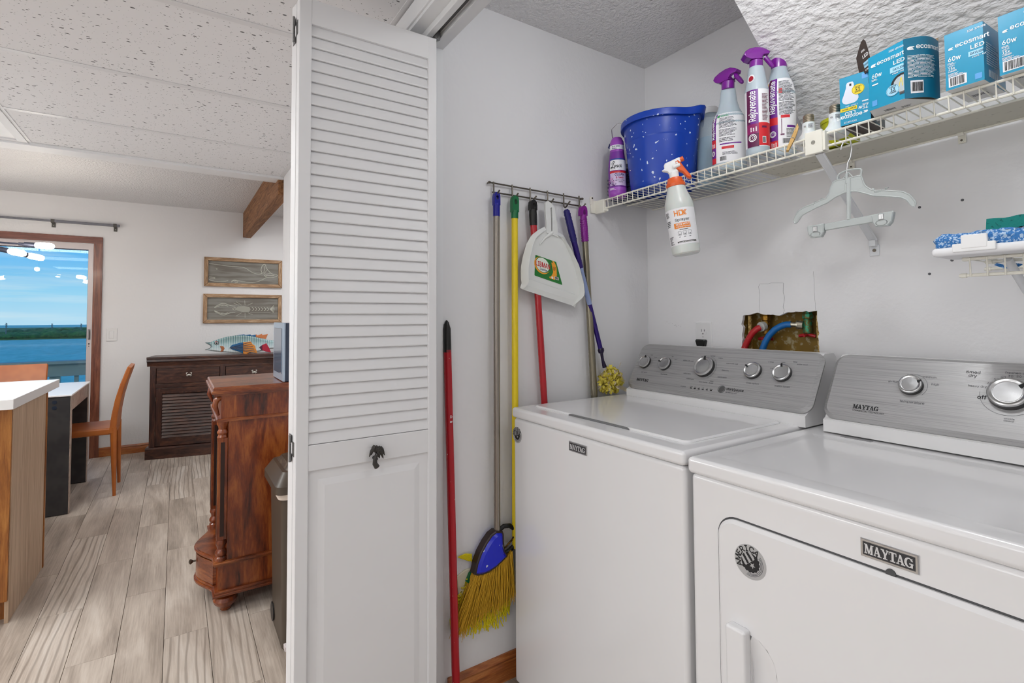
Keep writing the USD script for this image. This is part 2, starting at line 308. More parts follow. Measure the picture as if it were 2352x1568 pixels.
# walls
struct('wall_left', box(-1.61, -1.49, 0.71, 1.80, 0, 2.30), paint)
struct('wall_right', box(0.08, 0.20, 0.71, 1.80, 0, 2.30), paint)
struct('wall_middle', box(-3.65, -1.49, 0.585, 0.71, 0, 2.30), paint)
struct('wall_header', cat(box(-1.49, 0.06, 0.585, 0.71, 2.10, 2.30), box(0.06, 1.4, 0.585, 0.71, 0, 2.30)), paint)
struct('wall_near', box(1.4, 1.5, -2.6, 0.71, 0, 2.34), paint)
w1 = Thing('window_1', kind='structure')  # added frame round the fill light behind the camera, no opening in the wall
w1.part('frame', cat(box(-1.16, 0.36, -2.6, -2.57, 0.79, 0.85), box(-1.16, 0.36, -2.6, -2.57, 1.95, 2.01), box(-1.16, -1.10, -2.6, -2.57, 0.85, 1.95), box(0.30, 0.36, -2.6, -2.57, 0.85, 1.95)), paint_flat, smooth=False)
struct('wall_outer', box(-5.84, 1.5, -2.72, -2.6, 0, 2.34), paint)
struct('wall_dining_end', box(-5.84, -3.65, 2.4, 2.5, 0, 2.34), paint)
struct('wall_dining_side', box(-3.77, -3.65, 0.71, 2.4, 0, 2.34), paint)
farw = sbox(-2.72, 0, 2.5, 2.34).difference(sbox(-2.45, 0.02, -0.632, 1.897))
struct('wall_far', to_plane(extr(farw, 0.15), (-5.99, 0, 0), (0, 1, 0), (0, 0, 1)), paint)
# the closet's back wall, with a ragged hole cut for the water valves
rg = np.random.default_rng(5)
def ragged(p, q, n, amp):
    t = np.linspace(0, 1, n)[1:-1]; return [tuple(np.array(p)*(1-u) + np.array(q)*u + rg.normal(0, amp, 2)) for u in t]
hole = [(-1.06, 0.96)] + ragged((-1.062, 0.96), (-1.058, 1.222), 26, 0.0022) + [(-1.056, 1.222)] + ragged((-1.055, 1.224), (-0.995, 1.232), 9, 0.0018) + ragged((-0.99, 1.226), (-0.915, 1.224), 10, 0.0022) + ragged((-0.91, 1.233), (-0.80, 1.235), 12, 0.0015) + [(-0.806, 1.236)] + ragged((-0.806, 1.23), (-0.797, 0.96), 26, 0.0018) + [(-0.798, 0.96)]
bw = sbox(-1.61, 0, 0.2, 2.30).difference(Polygon(hole).buffer(0))
wb = Thing('wall_back', kind='structure')
wb.part('drywall', to_plane(extr(bw, 0.013), (0, 1.688, 0), (1, 0, 0), (0, 0, 1)), paint, smooth=False)
wb.part('backing', cat(box(-1.61, -1.075, 1.689, 1.80, 0, 2.30), box(-0.78, 0.2, 1.689, 1.80, 0, 2.30), box(-1.075, -0.78, 1.689, 1.80, 1.25, 2.30), box(-1.075, -0.78, 1.689, 1.80, 0, 0.9)), mat('plywood_dark', '5a4326', 0.9), smooth=False)
def crack(pts, w=0.0007):
    return to_plane(extr(LineString(pts).buffer(w, cap_style=2), 0.0004), (0, 1.675, 0), (1, 0, 0), (0, 0, 1))
cm = mat('crack_and_scuff_grey', 'a5a3a4', 0.9)  # grey shared by the crack lines and scuff specks
wb.part('crack', crack([(-0.993, 1.226), (-0.9955, 1.26), (-0.993, 1.29), (-0.9955, 1.322), (-0.991, 1.331), (-0.96, 1.330), (-0.95, 1.332), (-0.93, 1.3305), (-0.909, 1.329)], 0.0004), cm)
wb.part('crack', crack([(-0.909, 1.329), (-0.911, 1.30), (-0.907, 1.28), (-0.912, 1.25), (-0.909, 1.238), (-0.9125, 1.228)], 0.0006), cm)
wb.part('crack', crack([(-0.8135, 1.36), (-0.8125, 1.30), (-0.811, 1.26), (-0.8105, 1.237)], 0.0003), cm)
for i in range(26):
    u = rg.random(); wb.part('scuff_mark', to_plane(disc2(0.0006+0.0009*rg.random(), 8, 0.0003, -1.405+0.085*u, 1.193-0.014*u+0.003*rg.normal()), (0, 1.675, 0), (1, 0, 0), (0, 0, 1)), cm) if i % 2 else None
for x, z in ((-0.535, 1.512), (-0.445, 1.514), (-0.518, 1.33), (-0.47, 1.362)):
    wb.part('screw_hole', to_plane(cat(ring2(0.0018, 0.0034, 16, 0.0006, x, z), disc2(0.0018, 12, 0.0004, x, z)), (0, 1.675, 0), (1, 0, 0), (0, 0, 1)), grey_ink)
trimwood = wood('red_oak_trim', '6e3414', 'a85f2c', 'c9854a', (14, 1.2, 14), 0.35, 3.0, coat=0.3)
trimwood_v = wood('red_oak_casing', '52291d', '7c4632', '9a6246', (14, 14, 0.9), 0.4, 3.0, coat=0.2)
trimwood_y = wood('red_oak_head', '4f281d', '744030', '8a5443', (14, 0.9, 14), 0.4, 3.0, coat=0.2)
def base_prof(h=0.08, d=0.013): return Polygon([(0, 0), (d, 0), (d, h*0.55), (d*0.75, h*0.72), (d*0.9, h*0.8), (d*0.45, h), (0, h)])
struct('baseboard_left', to_plane(extr(base_prof(0.086), 0.93), (-1.49, 1.66, 0), (1, 0, 0), (0, 0, 1)), trimwood)
struct('baseboard_far', to_plane(extr(base_prof(), 2.96), (-5.84, 2.4, 0), (1, 0, 0), (0, 0, 1)), trimwood)
# sliding glass door in the far wall
sd = Thing('door_2', kind='structure')
cas = sbox(-2.52, 0.0, -0.562, 1.957).difference(sbox(-2.455, -0.01, -0.625, 1.899))
sd.part('casing', to_plane(extr(cas.intersection(sbox(-2.6, 0, 0, 1.90)), 0.018), (-5.84, 0, 0), (0, 1, 0), (0, 0, 1)), trimwood_v)
sd.part('casing', to_plane(extr(cas.intersection(sbox(-2.6, 1.9, 0, 2.0)), 0.018), (-5.84, 0, 0), (0, 1, 0), (0, 0, 1)), trimwood_y)
alu = mat('cream_aluminium', 'd9cfcf', 0.35)
fr = sbox(-2.45, 0.02, -0.632, 1.897).difference(sbox(-2.40, 0.06, -0.664, 1.845))
sd.part('frame', to_plane(extr(fr, 0.09), (-5.95, 0, 0), (0, 1, 0), (0, 0, 1)), alu)
sd.part('gasket', to_plane(extr(sbox(-2.40, 0.06, -0.664, 1.845).difference(sbox(-2.395, 0.065, -0.669, 1.841)), 0.02), (-5.915, 0, 0), (0, 1, 0), (0, 0, 1)), mat('gasket', '3b2f28', 0.7))
sd.part('handle', cat(box(-5.862, -5.845, -0.656, -0.640, 1.045, 1.135, 0.004), box(-5.845, -5.835, -0.652, -0.646, 1.055, 1.12)), mat('latch', '8d8888', 0.4, 0.6), smooth=False)
sd.part('lock', to_plane(cat(disc2(0.006, 16, 0.004, -0.647, 1.005), disc2(0.004, 12, 0.003, -0.647, 0.985)), (-5.86, 0, 0), (0, 1, 0), (0, 0, 1)), black)
glass = usdkit.material(stage, '/World/Looks/window_glass', {'f': ('fresnel', {'IOR': 1.45}), 'k': ('math', {'math_type': 'multiply', 'value2': 0.5}), 'a': ('transparent_bsdf', {'color': (0.97, 0.985, 0.98)}), 'g': ('glossy_bsdf', {'roughness': 0.0}), 'x': ('mix_closure', {})},
    [('f.fac', 'k.value1'), ('k.value', 'x.fac'), ('a.BSDF', 'x.closure1'), ('g.BSDF', 'x.closure2')], surface='x.closure')
sd.part('glass_pane', box(-5.912, -5.908, -2.395, -0.668, 0.064, 1.842), glass, smooth=False)
single('ceiling_beam', to_plane(bevel_plate(sbox(0.555, 2.05, 0.628, 2.305), 2.15, 0.004), (-5.83, 0, 0), (0, 1, 0), (0, 0, 1)), wood('rough_beam_wood', '5a3820', '8a5c38', 'a97a50', (0.9, 12, 12), 0.7, 3.0, bumpd=0.002), 'rough brown timber beam running from the far wall above the pictures', 'beam', smooth=False)
# closet opening: casing, head jamb, door track
op = Thing('trim_2', kind='structure')
op.part('casing', box(-1.555, 0.12, 0.573, 0.585, 2.102, 2.158, 0.002), paint_flat, smooth=False)
op.part('casing', box(-1.555, -1.492, 0.573, 0.585, 0.0, 2.102, 0.002), paint_flat, smooth=False)
op.part('head_jamb', box(-1.49, 0.06, 0.58, 0.712, 2.092, 2.103), paint_flat, smooth=False)
op.part('side_jamb', box(-1.492, -1.480, 0.58, 0.712, 0.0, 2.095), paint_flat, smooth=False)
op.part('door_track', cat(box(-1.478, 0.05, 0.618, 0.638, 2.072, 2.093, 0.002), box(-1.478, 0.05, 0.660, 0.664, 2.072, 2.093), box(-1.478, 0.05, 0.638, 0.660, 2.089, 2.093)), mat('track_white', 'e4e4e4', 0.35), smooth=False)
op.part('track_slot', box(-1.478, 0.05, 0.640, 0.658, 2.0885, 2.0892), mat('slot_dark', '5b5a5a', 0.6), smooth=False)

# ---------------------------------------------------------------- the bifold louvre door
def louvre_panel(name, x_face, parent, y0=0.253, y1=0.638, zt=2.053, zb=0.035, th=0.034):
    """slatted upper half, panelled lower half; the face looks to +x"""
    p = parent; xf, xb = x_face, x_face-th
    out = []
    out.append(('stile', box(xb, xf, y0, y0+0.031, zb, zt, 0.002))); out.append(('stile', box(xb, xf, y1-0.026, y1, zb, zt, 0.002)))
    ya, yb = y0+0.0305, y1-0.0255
    out.append(('top_rail', box(xb, xf-0.0012, ya, yb, 1.987, zt, 0.001)))
    out.append(('middle_rail', box(xb, xf-0.0012, ya, yb, 0.833, 0.898, 0.0015)))
    out.append(('bottom_rail', box(xb, xf-0.0012, ya, yb, zb, 0.16, 0.0015)))
    pn = bevel_plate(sbox(ya+0.012, 0.172, yb-0.012, 0.821), 0.016, 0.008, 0.03)
    out.append(('lower_panel', cat(to_plane(pn, (xf-0.020, 0, 0), (0, 1, 0), (0, 0, 1)), box(xb+0.01, xf-0.0085, ya, yb, 0.155, 0.838))))
    n = 36; pitch = (1.987-0.898)/n
    for k in range(n):
        z = 0.898 + pitch*k
        prof = Polygon([(xf-0.0115, z+pitch+0.0045), (xf-0.0155, z+pitch+0.0045), (xb+0.006, z+pitch+0.004), (xf-0.0075, z+0.0008), (xf-0.0035, z+0.0015), (xf-0.0030, z+0.004)])
        out.append(('slat', to_plane(extr(prof, yb-ya), (0, yb, 0), (1, 0, 0), (0, 0, 1))))
    return out
bd = Thing('bifold_door', 'white louvred bifold closet door standing folded open beside the washer closet', 'door', (-1.387, 0.445, 0.035))
fp = bd.part('door_panel', box(-1.3995, -1.3985, 0.2835, 0.6125, 0.2, 1.95), door_white, smooth=False)
for nm, m_ in louvre_panel('front', -1.370, bd): bd.part(nm, m_, door_white, smooth=False, parent=fp)
R2 = trimesh.transformations.rotation_matrix(math.radians(8.5), (0, 0, 1), (-1.407, 0.253, 0))
fp2 = bd.part('door_panel', box(-1.428, -1.427, 0.2835, 0.6125, 0.2, 1.95).apply_transform(R2), door_white, smooth=False)
for nm, m_ in louvre_panel('rear', -1.4085, bd):
    if nm != 'slat' : bd.part(nm, m_.apply_transform(R2), door_white, smooth=False, parent=fp2)
hm = mat('hinge_steel', '8a8a8a', 0.35, 0.9)
for z in (1.978, 0.889, 0.22):
    h = cat([cyl((-1.4075, 0.2465, z+a), (-1.4075, 0.2465, z+b), 0.0032, n=10) for a, b in ((-0.034, -0.012), (-0.0115, 0.0115), (0.012, 0.034))])
    lv = cat(box(-1.404, -1.386, 0.2515, 0.2530, z-0.018, z+0.018), box(-1.432, -1.411, 0.2490, 0.2505, z-0.034, z-0.014), box(-1.432, -1.411, 0.2490, 0.2505, z+0.014, z+0.034))
    bd.part('hinge', cat(h, lv), hm)
bd.part('guide_pin', cat(cyl((-1.387, 0.628, 2.05), (-1.387, 0.628, 2.062), 0.007), cyl((-1.387, 0.648, 2.062), (-1.387, 0.648, 2.085), 0.009), cyl((-1.387, 0.628, 2.058), (-1.387, 0.65, 2.066), 0.004)), hm)
# palm tree knob
kn = mat('pewter_knob', '4a4846', 0.38, 0.85)
def frond(p, q, sag, w):
    p, q = np.array(p), np.array(q); t = np.linspace(0, 1, 7)[:, None]; c = p*(1-t)+q*t; c[:, 1] += (np.sin(t[:, 0]*np.pi)*sag)
    return tube(np.c_[c, np.zeros(7)+0.004], w*np.sin(np.linspace(0.35, np.pi-0.05, 7))+0.0006, 8)
pk = [tube([(0.003, -0.032, 0.004), (-0.003, -0.022, 0.005), (-0.003, -0.010, 0.0055), (0.002, 0.004, 0.006)], [0.0075, 0.0068, 0.0055, 0.0045], 10)]
for q, sg, w in (((-0.018, -0.002), 0.014, 0.0055), ((-0.012, 0.002), 0.018, 0.006), ((0.014, 0.002), 0.014, 0.006), ((0.020, -0.012), 0.014, 0.006), ((0.010, -0.010), 0.006, 0.005), ((0.002, 0.026), 0.0, 0.005), ((-0.010, 0.020), 0.002, 0.005), ((0.024, -0.004), 0.016, 0.005)):
    pk.append(frond((0.002, 0.006), q, sg, w))
pk.append(cyl((0, -0.01, -0.012), (0, -0.01, 0.006), 0.005))
bd.part('knob', to_plane(cat(pk), (-1.358, 0.4525, 0.853), (0, 1, 0), (0, 0, 1)), kn, label='dark pewter palm tree knob', parent=fp)

# ================================================================ WASHER AND DRYER
def slab(parts): return unary_union(parts)
def _pg(*pts): return Polygon(pts)
def serif_letters():
    """heavy slab-serif capitals one unit tall"""
    G = {}
    b = lambda x0, y0, x1, y1: sbox(x0, y0, x1, y1)
    G['M'] = (slab([b(0.10, 0, 0.24, 1), b(0.78, 0, 1.02, 1), _pg((0.10, 1), (0.36, 1), (0.66, 0.12), (0.50, 0)), _pg((0.50, 0), (0.62, 0), (0.92, 1), (0.80, 1)), b(0, 0, 0.36, 0.10), b(0.68, 0, 1.14, 0.10), b(0, 0.90, 0.30, 1), b(0.84, 0.90, 1.14, 1)]), 1.14)
    G['A'] = (slab([_pg((0.12, 0), (0.24, 0), (0.50, 0.86), (0.40, 1)), _pg((0.36, 1), (0.58, 1), (0.92, 0), (0.66, 0)), b(0.26, 0.28, 0.70, 0.38), b(0, 0, 0.36, 0.10), b(0.54, 0, 1.02, 0.10)]), 1.02)
    G['Y'] = (slab([_pg((0.06, 1), (0.32, 1), (0.62, 0.46), (0.42, 0.40)), _pg((0.78, 1), (0.90, 1), (0.62, 0.40), (0.50, 0.48)), b(0.38, 0, 0.62, 0.5), b(0.24, 0, 0.76, 0.10), b(0, 0.90, 0.42, 1), b(0.62, 0.90, 1.0, 1)]), 1.0)
    G['T'] = (slab([b(0.32, 0, 0.58, 1), b(0.16, 0, 0.74, 0.10), b(0, 0.88, 0.90, 1), b(0, 0.66, 0.09, 1), b(0.81, 0.66, 0.90, 1)]), 0.90)
    o = Point(0.48, 0.5).buffer(0.5); i = Point(0.48, 0.5).buffer(0.39)
    ring = Polygon([(x, y) for x, y in o.exterior.coords]).difference(Polygon([(0.26+(x-0.09)*0.64, y) for x, y in i.exterior.coords]))
    G['G'] = (slab([ring.difference(b(0.62, 0.42, 1.1, 0.68)), b(0.52, 0.36, 0.98, 0.46), b(0.70, 0.02, 0.92, 0.44), b(0.80, 0.66, 0.88, 0.98)]), 1.0)
    return G
_S = serif_letters()
def serif(word, h, width, depth=0.0003):
    x = 0; out = []
    for ch in word:
        m = extr(_S[ch][0], 1.0); v = np.asarray(m.vertices); v = v + (x, 0, 0); m.vertices = v; out.append(m); x += _S[ch][1]*0.93
    m = cat(out); v = np.asarray(m.vertices); m.vertices = v*(width/v[:, 0].max(), h, depth); return m
CV = np.array((0, 0.093, 0.15)); CL = np.linalg.norm(CV); CV = CV/CL
def cplane(m, u, v, w=0.0):          # a drawing in xy laid at (u, v) on a machine's sloping control panel, w above it
    n = np.cross((1, 0, 0), CV); return to_plane(m, np.array((u, 1.437, 0.955)) + v*CV + w*n, (1, 0, 0), CV)
def arc_text(s, h, r, a_mid, bold=True, adv=0.78, depth=0.0002):
    out = []; n = len(s)
    for k, ch in enumerate(s):
        a = a_mid - (k-(n-1)/2)*h*adv/r*1.25
        m = text(ch, h, bold, 'c', depth=depth); m = move(m, 0, r-h*0.5); out.append(turn2(m, math.degrees(a)-90))
    return cat(out)
def star(r, x=0, y=0): return move(extr(Polygon([((r if k % 2 == 0 else r*0.42)*math.sin(k*math.pi/5), (r if k % 2 == 0 else r*0.42)*math.cos(k*math.pi/5)) for k in range(10)]), 0.0003), x, y)
silver = mat('silver_foil', 'b9b9ba', 0.4, 0.25)
def america_badge(t, o, R, rot, parent=None):
    pl = lambda m, w=0.0: to_plane(turn2(m, rot), np.array(o) + (0, -w, 0), (1, 0, 0), (0, 0, 1))
    bp = t.part('badge', pl(disc2(R, 48, 0.0005)), silver, label='round silver badge', parent=parent)
    if parent: bpar = parent
    else: bpar = bp
    t.part('badge_lettering', pl(arc_text('AMERICA', R*0.34, R*0.77, math.radians(90)), 0.0006), ink, parent=bpar)
    c = Point(0, 0).buffer(R*0.56, quad_segs=10); gear = [c.intersection(sbox(-R, -R*0.02, R, -R))]
    for k in range(9):
        a = math.pi*(1.0 + k/8); gear.append(Point(R*0.5*math.cos(a), R*0.5*math.sin(a)-0.0).buffer(R*0.12, quad_segs=2))
    strips = [c.intersection(Polygon([(R*(-0.56+0.33*k), 0), (R*(-0.42+0.33*k), 0), (R*(-0.30+0.29*k), R*0.6), (R*(-0.46+0.29*k), R*0.6)])) for k in range(4)]
    g = unary_union(gear + strips).difference(Polygon([(R*0.2*math.sin(k*math.pi/5)*(1 if k % 2 == 0 else .42), -R*0.22+R*0.2*math.cos(k*math.pi/5)*(1 if k % 2 == 0 else .42)) for k in range(10)]))
    t.part('badge_emblem', pl(extr(g, 0.0002), 0.0006), ink, parent=bpar)
    t.part('badge_emblem', pl(cat(*[ring2(R*(0.66+0.07*k), R*(0.685+0.07*k), 40) for k in range(3)]).slice_plane((0, -R*0.25, 0), (0.25, -1, 0)) , 0.0006), grey_ink, parent=bpar)
def nameplate(t, x0, x1, z0, z1, y, parent=None):
    o = (x0, y, z0); w, h = x1-x0, z1-z0; b = h*0.14
    fr = bevel_plate(sbox(0, 0, w, h), 0.0035, 0.0012)
    pl = lambda m, k=0.0: to_plane(m, (x0, y-k, z0), (1, 0, 0), (0, 0, 1))
    bp = t.part('nameplate', pl(fr), chrome, label='black and silver nameplate', parent=parent)
    bp = parent or bp
    t.part('nameplate_field', pl(extr(sbox(b, b, w-b, h-b), 0.0006), 0.0036), mat('badge_black', '333336', 0.4), parent=bp)
    t.part('nameplate_lettering', pl(move(serif('MAYTAG', h*0.52, w*0.84), w*0.08, h*0.24), 0.0043), mat('badge_silver', 'd9d9da', 0.35, 0.3), parent=bp)
def dial(t, u, v, R, hgt, mark_deg, panel):
    prof = [(R*1.06, 0), (R*1.06, hgt*0.15), (R*0.98, hgt*0.35), (R*0.95, hgt*0.86), (R*0.90, hgt*0.97), (R*0.82, hgt), (R*0.74, hgt*0.955), (R*0.70, hgt*0.93), (R*0.67, hgt*0.93), (R*0.665, hgt*0.90), (R*0.64, hgt*0.90), (R*0.635, hgt*0.935), (R*0.3, hgt*0.95), (0.0001, hgt*0.955)]
    body = lathe(prof[:4], 40); top = lathe(prof[3:], 40)
    k = t.part('knob', cplane(top, u, v), chrome, label='silver control dial', parent=panel)
    t.part('knob_skirt', cplane(body, u, v), mat('dial_skirt', '474747', 0.35, 0.6), parent=panel)
    mk = turn2(move(box(-R*0.09, R*0.09, R*0.62, R*0.98, 0, 0.0006, 0.0), 0, 0, hgt*0.985), mark_deg)
    t.part('knob_pointer', cplane(mk, u, v), ink, parent=panel)
def console(t, x0, x1):
    prof = Polygon([(1.428, 0.917), (1.428, 0.948), (1.440, 0.953), (1.534, 1.106), (1.545, 1.112), (1.595, 1.112), (1.612, 1.098), (1.625, 0.917)])
    m = extr(prof.buffer(0.004).buffer(-0.004), x1-x0); m = to_plane(m, (x0, 0, 0), (0, 1, 0), (0, 0, 1))
    t.part('console', m, enamel_matte, smooth=25)
    for s, xx in ((1, x0), (-1, x1)): pass
    pl = rrect(x0-0.006, x1+0.012, -0.004, 0.186, 0.032)
    return t.part('control_panel', cplane(bevel_plate(pl, 0.014, 0.009, 0.010), 0, 0, -0.003), steel, smooth=25, label='brushed steel control panel')
def cabinet(t, x0, x1, yf, deck):
    t.part('body', rbox(x0+0.003, x1-0.003, yf+0.004, 1.615, 0.025, deck-0.034, 0.012, 2), enamel, smooth=40)
    t.part('base_shadow_gap', box(x0+0.012, x1-0.012, yf+0.012, 1.60, deck-0.038, deck-0.028), mat('seam_dark', '3a3a3c', 0.7), smooth=False)
    for x in (x0+0.05, x1-0.05):
        for y in (yf+0.06, 1.56): t.part('foot', cyl((x, y, 0), (x, y, 0.03), 0.02, n=14), black)
ws = Thing('washing_machine', 'white top-loading washing machine with five-dial steel control panel beside the dryer', 'washing machine', (-1.09, 1.28, 0))
cabinet(ws, -1.437, -0.742, 0.944, 0.920)
ws.part('top', rbox(-1.437, -0.742, 0.942, 1.625, 0.887, 0.920, 0.010, 2), enamel, smooth=40)
lidp = rrect(-1.405, -0.785, 1.008, 1.425, 0.02)
ld = ws.part('lid', bevel_plate(lidp, 0.006, 0.004, 0.005).apply_translation((0, 0, 0.9195)), enamel, smooth=40)
ws.part('lid_grip', bevel_plate(Polygon([(-1.215, 1.006), (-0.965, 1.006), (-0.985, 1.018), (-1.20, 1.018)]), 0.0058, 0.002).apply_translation((0, 0, 0.9195)), mat('grip_grey', '6f6f70', 0.4), parent=ld)
ws.part('bleach_door', bevel_plate(rrect(-1.385, -1.325, 1.44, 1.452, 0.002), 0.0015, 0.0005).apply_translation((0, 0, 0.9205)), mat('vent_grey', '8d8c8d', 0.4))
cpW = console(ws, -1.382, -0.725)
for u, v, R, h, a in ((-1.3358, 0.1023, 0.0265, 0.022, 0), (-1.2424, 0.1031, 0.0265, 0.022, 75), (-1.076, 0.1035, 0.037, 0.026, 4), (-0.9052, 0.1062, 0.028, 0.024, 60), (-0.8146, 0.1069, 0.028, 0.024, 8)):
    dial(ws, u, v, R, h, a, cpW)
W0 = 0.0112
def lab(t, s, u, v, h, pan, align='c', bold=False, m=grey_ink): t.part('lettering', cplane(text(s, h, bold, align), u, v, W0), m, parent=pan)
ws.part('lettering', cplane(serif('MAYTAG', 0.0105, 0.056), -1.344, 0.0255, W0), ink, parent=cpW)
for s, u, v, h in (('spin speed', -1.3221, 0.060, 0.004), ('wash temp', -1.2309, 0.061, 0.0042), ('rinse option', -0.896, 0.063, 0.0055), ('water level', -0.8055, 0.0635, 0.0062),
                   ('normal', -1.0616, 0.147, 0.004), ('colors', -1.030, 0.141, 0.004), ('colors with soak', -1.004, 0.124, 0.004), ('delicates', -1.012, 0.098, 0.0045), ('quick wash', -1.018, 0.073, 0.0045),
                   ('rinse', -1.033, 0.0545, 0.004), ('& spin', -1.033, 0.0485, 0.004), ('clean washer', -1.0635, 0.0485, 0.0038), ('drain & spin', -1.102, 0.0545, 0.004), ('bulky items', -1.121, 0.073, 0.004),
                   ('whites with soak', -1.128, 0.122, 0.004), ('whites', -1.096, 0.1415, 0.004), ('warm', -1.318, 0.134, 0.0034), ('heavy', -1.296, 0.126, 0.0034), ('hot', -1.222, 0.134, 0.0034), ('warm', -1.204, 0.124, 0.0034),
                   ('1 rinse', -0.868, 0.140, 0.004), ('2 rinses', -0.856, 0.119, 0.004), ('auto', -0.822, 0.142, 0.004), ('deep', -0.795, 0.146, 0.004), ('water wash', -0.782, 0.139, 0.0042), ('progress', -1.122, 0.0245, 0.0036)):
    al = 'l' if s in ('colors with soak', 'delicates', 'quick wash', '1 rinse', '2 rinses', 'deep', 'water wash') else 'r' if s in ('whites with soak', 'bulky items', 'drain & spin', 'progress') else 'c'
    lab(ws, s, u, v, h, cpW, al)
lab(ws, 'start/pause', -0.974, 0.0335, 0.008, cpW, 'l', True, ink)
ws.part('lettering', cplane(cat(move(bars(0.04, 0.0035, 1, 3), 0, 0), box(0, 0.045, 0.0055, 0.006, 0, 0.0002)), -0.973, 0.0245, W0), grey_ink, parent=cpW)
ws.part('start_button', cplane(lathe([(0.0125, 0), (0.0125, 0.002), (0.0105, 0.003), (0.009, 0.002), (0.0001, 0.0022)], 28), -0.9893, 0.0336, W0-0.001), mat('button_grey', '626262', 0.35, 0.4), parent=cpW)
for k in range(6):
    ws.part('indicator_light', cplane(extr(rrect(-0.0035, 0.0035, -0.0017, 0.0017, 0.0015, 3), 0.0008), -1.1009+0.01525*k, 0.0240+0.0002*k, W0), ink, parent=cpW)
    ws.part('lettering', cplane(text(('sensing', 'wash', 'rinse', 'spin', 'done', 'lid locked')[k], 0.0024, False, 'c', 0.8), -1.1009+0.01525*k, 0.0285, W0), grey_ink, parent=cpW)
ws.part('lettering', cplane(ring2(0.0425, 0.0431, 60).slice_plane((0.016, 0, 0), (1, 0.15, 0)), -1.076, 0.1035, W0), grey_ink, parent=cpW)
nameplate(ws, -1.142, -1.0665, 0.8385, 0.8655, 0.9482)
america_badge(ws, (-1.411, 0.9479, 0.8315), 0.0265, 18)

dr = Thing('dryer', 'white front-loading clothes dryer with two-dial steel panel, door handle and round badge', 'dryer', (-0.37, 1.28, 0))
cabinet(dr, -0.733, -0.008, 0.944, 0.913)
dt = rbox(-0.735, -0.006, 0.942, 1.625, 0.878, 0.913, 0.010, 2)
dtm = m3.Manifold(m3.Mesh(np.asarray(dt.vertices, np.float32), np.asarray(dt.faces, np.uint32)))
pan = m3.Manifold.hull_points(np.array([(x, y, z) for z, i in ((0.9075, 0.022), (0.92, 0.0)) for x in (-0.702+i, -0.039-i) for y in (0.985+i, 1.405-i)], np.float32))
dr.part('top', (dtm - pan), enamel, smooth=30)
cpD = console(dr, -0.679, -0.045)
dial(dr, -0.5016, 0.1050, 0.0255, 0.024, -62, cpD); dial(dr, -0.3283, 0.1043, 0.036, 0.028, -52, cpD)
dr.part('lettering', cplane(serif('MAYTAG', 0.0118, 0.056), -0.614, 0.0280, W0), ink, parent=cpD)
lab(dr, 'COMMERCIAL TECHNOLOGY', -0.6135, 0.0212, 0.0036, cpD, 'l', False, ink)
for s, u, v, h, al in (('temperature', -0.4941, 0.0600, 0.0062, 'c'), ('low', -0.5085, 0.132, 0.005, 'c'), ('medium', -0.483, 0.1295, 0.0052, 'l'), ('high', -0.464, 0.1115, 0.0056, 'l'), ('air fluff', -0.528, 0.1095, 0.0048, 'r'),
                       ('heavy dry', -0.366, 0.1165, 0.005, 'r'), ('60', -0.362, 0.1265, 0.005, 'c'), ('50', -0.3525, 0.137, 0.005, 'c'), ('40', -0.342, 0.1435, 0.005, 'c'), ('30', -0.3305, 0.1465, 0.005, 'c'), ('20', -0.3175, 0.1475, 0.005, 'c'), ('10', -0.304, 0.146, 0.005, 'c'), ('freshen up', -0.322, 0.155, 0.0052, 'c'),
                       ('wrinkle', -0.3237, 0.0480, 0.0036, 'c'), ('control', -0.3237, 0.0430, 0.0036, 'c')): lab(dr, s, u, v, h, cpD, al)
for s, u, v in (('timed', -0.3925, 0.1495), ('dry', -0.3925, 0.1405)): lab(dr, s, u, v, 0.0070, cpD, 'c', False, ink)
lab(dr, 'off', -0.3715, 0.089, 0.0085, cpD, 'c', True, ink)
dr.part('lettering', cplane(ring2(0.0475, 0.0481, 60).slice_plane((0, -0.01, 0), (-0.25, -1, 0)), -0.3283, 0.1043, W0), grey_ink, parent=cpD)
dr.part('lettering', cplane(ring2(0.0315, 0.0321, 60).slice_plane((0.012, 0, 0), (1, 0.6, 0)), -0.5016, 0.105, W0), grey_ink, parent=cpD)
dr.part('lint_door', bevel_plate(rrect(-0.632, -0.563, 1.412, 1.428, 0.002), 0.0015, 0.0005).apply_translation((0, 0, 0.9125)), mat('vent_grey', '8d8c8d', 0.4))
# door: raised panel in a narrow dark groove, moulded grip with a scooped pocket
fx = lambda m, y: to_plane(m, (0, y, 0), (1, 0, 0), (0, 0, 1))
dout = rrect(-0.660, -0.080, 0.22, 0.811, 0.040)
dr.part('door_groove', fx(extr(dout.buffer(0.0035).difference(dout.buffer(-0.004)), 0.0008), 0.9487), mat('groove_grey', '4e4e50', 0.7))
pocket = Polygon([(-0.590, 0.30), (-0.590, 0.602), (-0.572, 0.600), (-0.556, 0.590), (-0.544, 0.574), (-0.5385, 0.552), (-0.5385, 0.35), (-0.55, 0.315), (-0.57, 0.30)])
doorp = dr.part('door', fx(bevel_plate(dout, 0.012, 0.006, 0.007, pocket), 0.950), enamel, smooth=30)
rn = 48; outer = np.array([pocket.exterior.interpolate(s_, normalized=True).coords[0] for s_ in np.linspace(0, 1, rn, endpoint=False)])
rows = []
for s_, d_ in ((1.0, 0.0), (0.9, 0.0012), (0.75, 0.0035), (0.55, 0.0065), (0.3, 0.009), (0.03, 0.0098)):
    q = np.array((-0.592, 0.45)) + (outer-(-0.592, 0.45))*(s_, 0.35+0.65*s_); rows.append(np.c_[q[:, 0], np.full(rn, 0.938+d_), q[:, 1]])
F = []
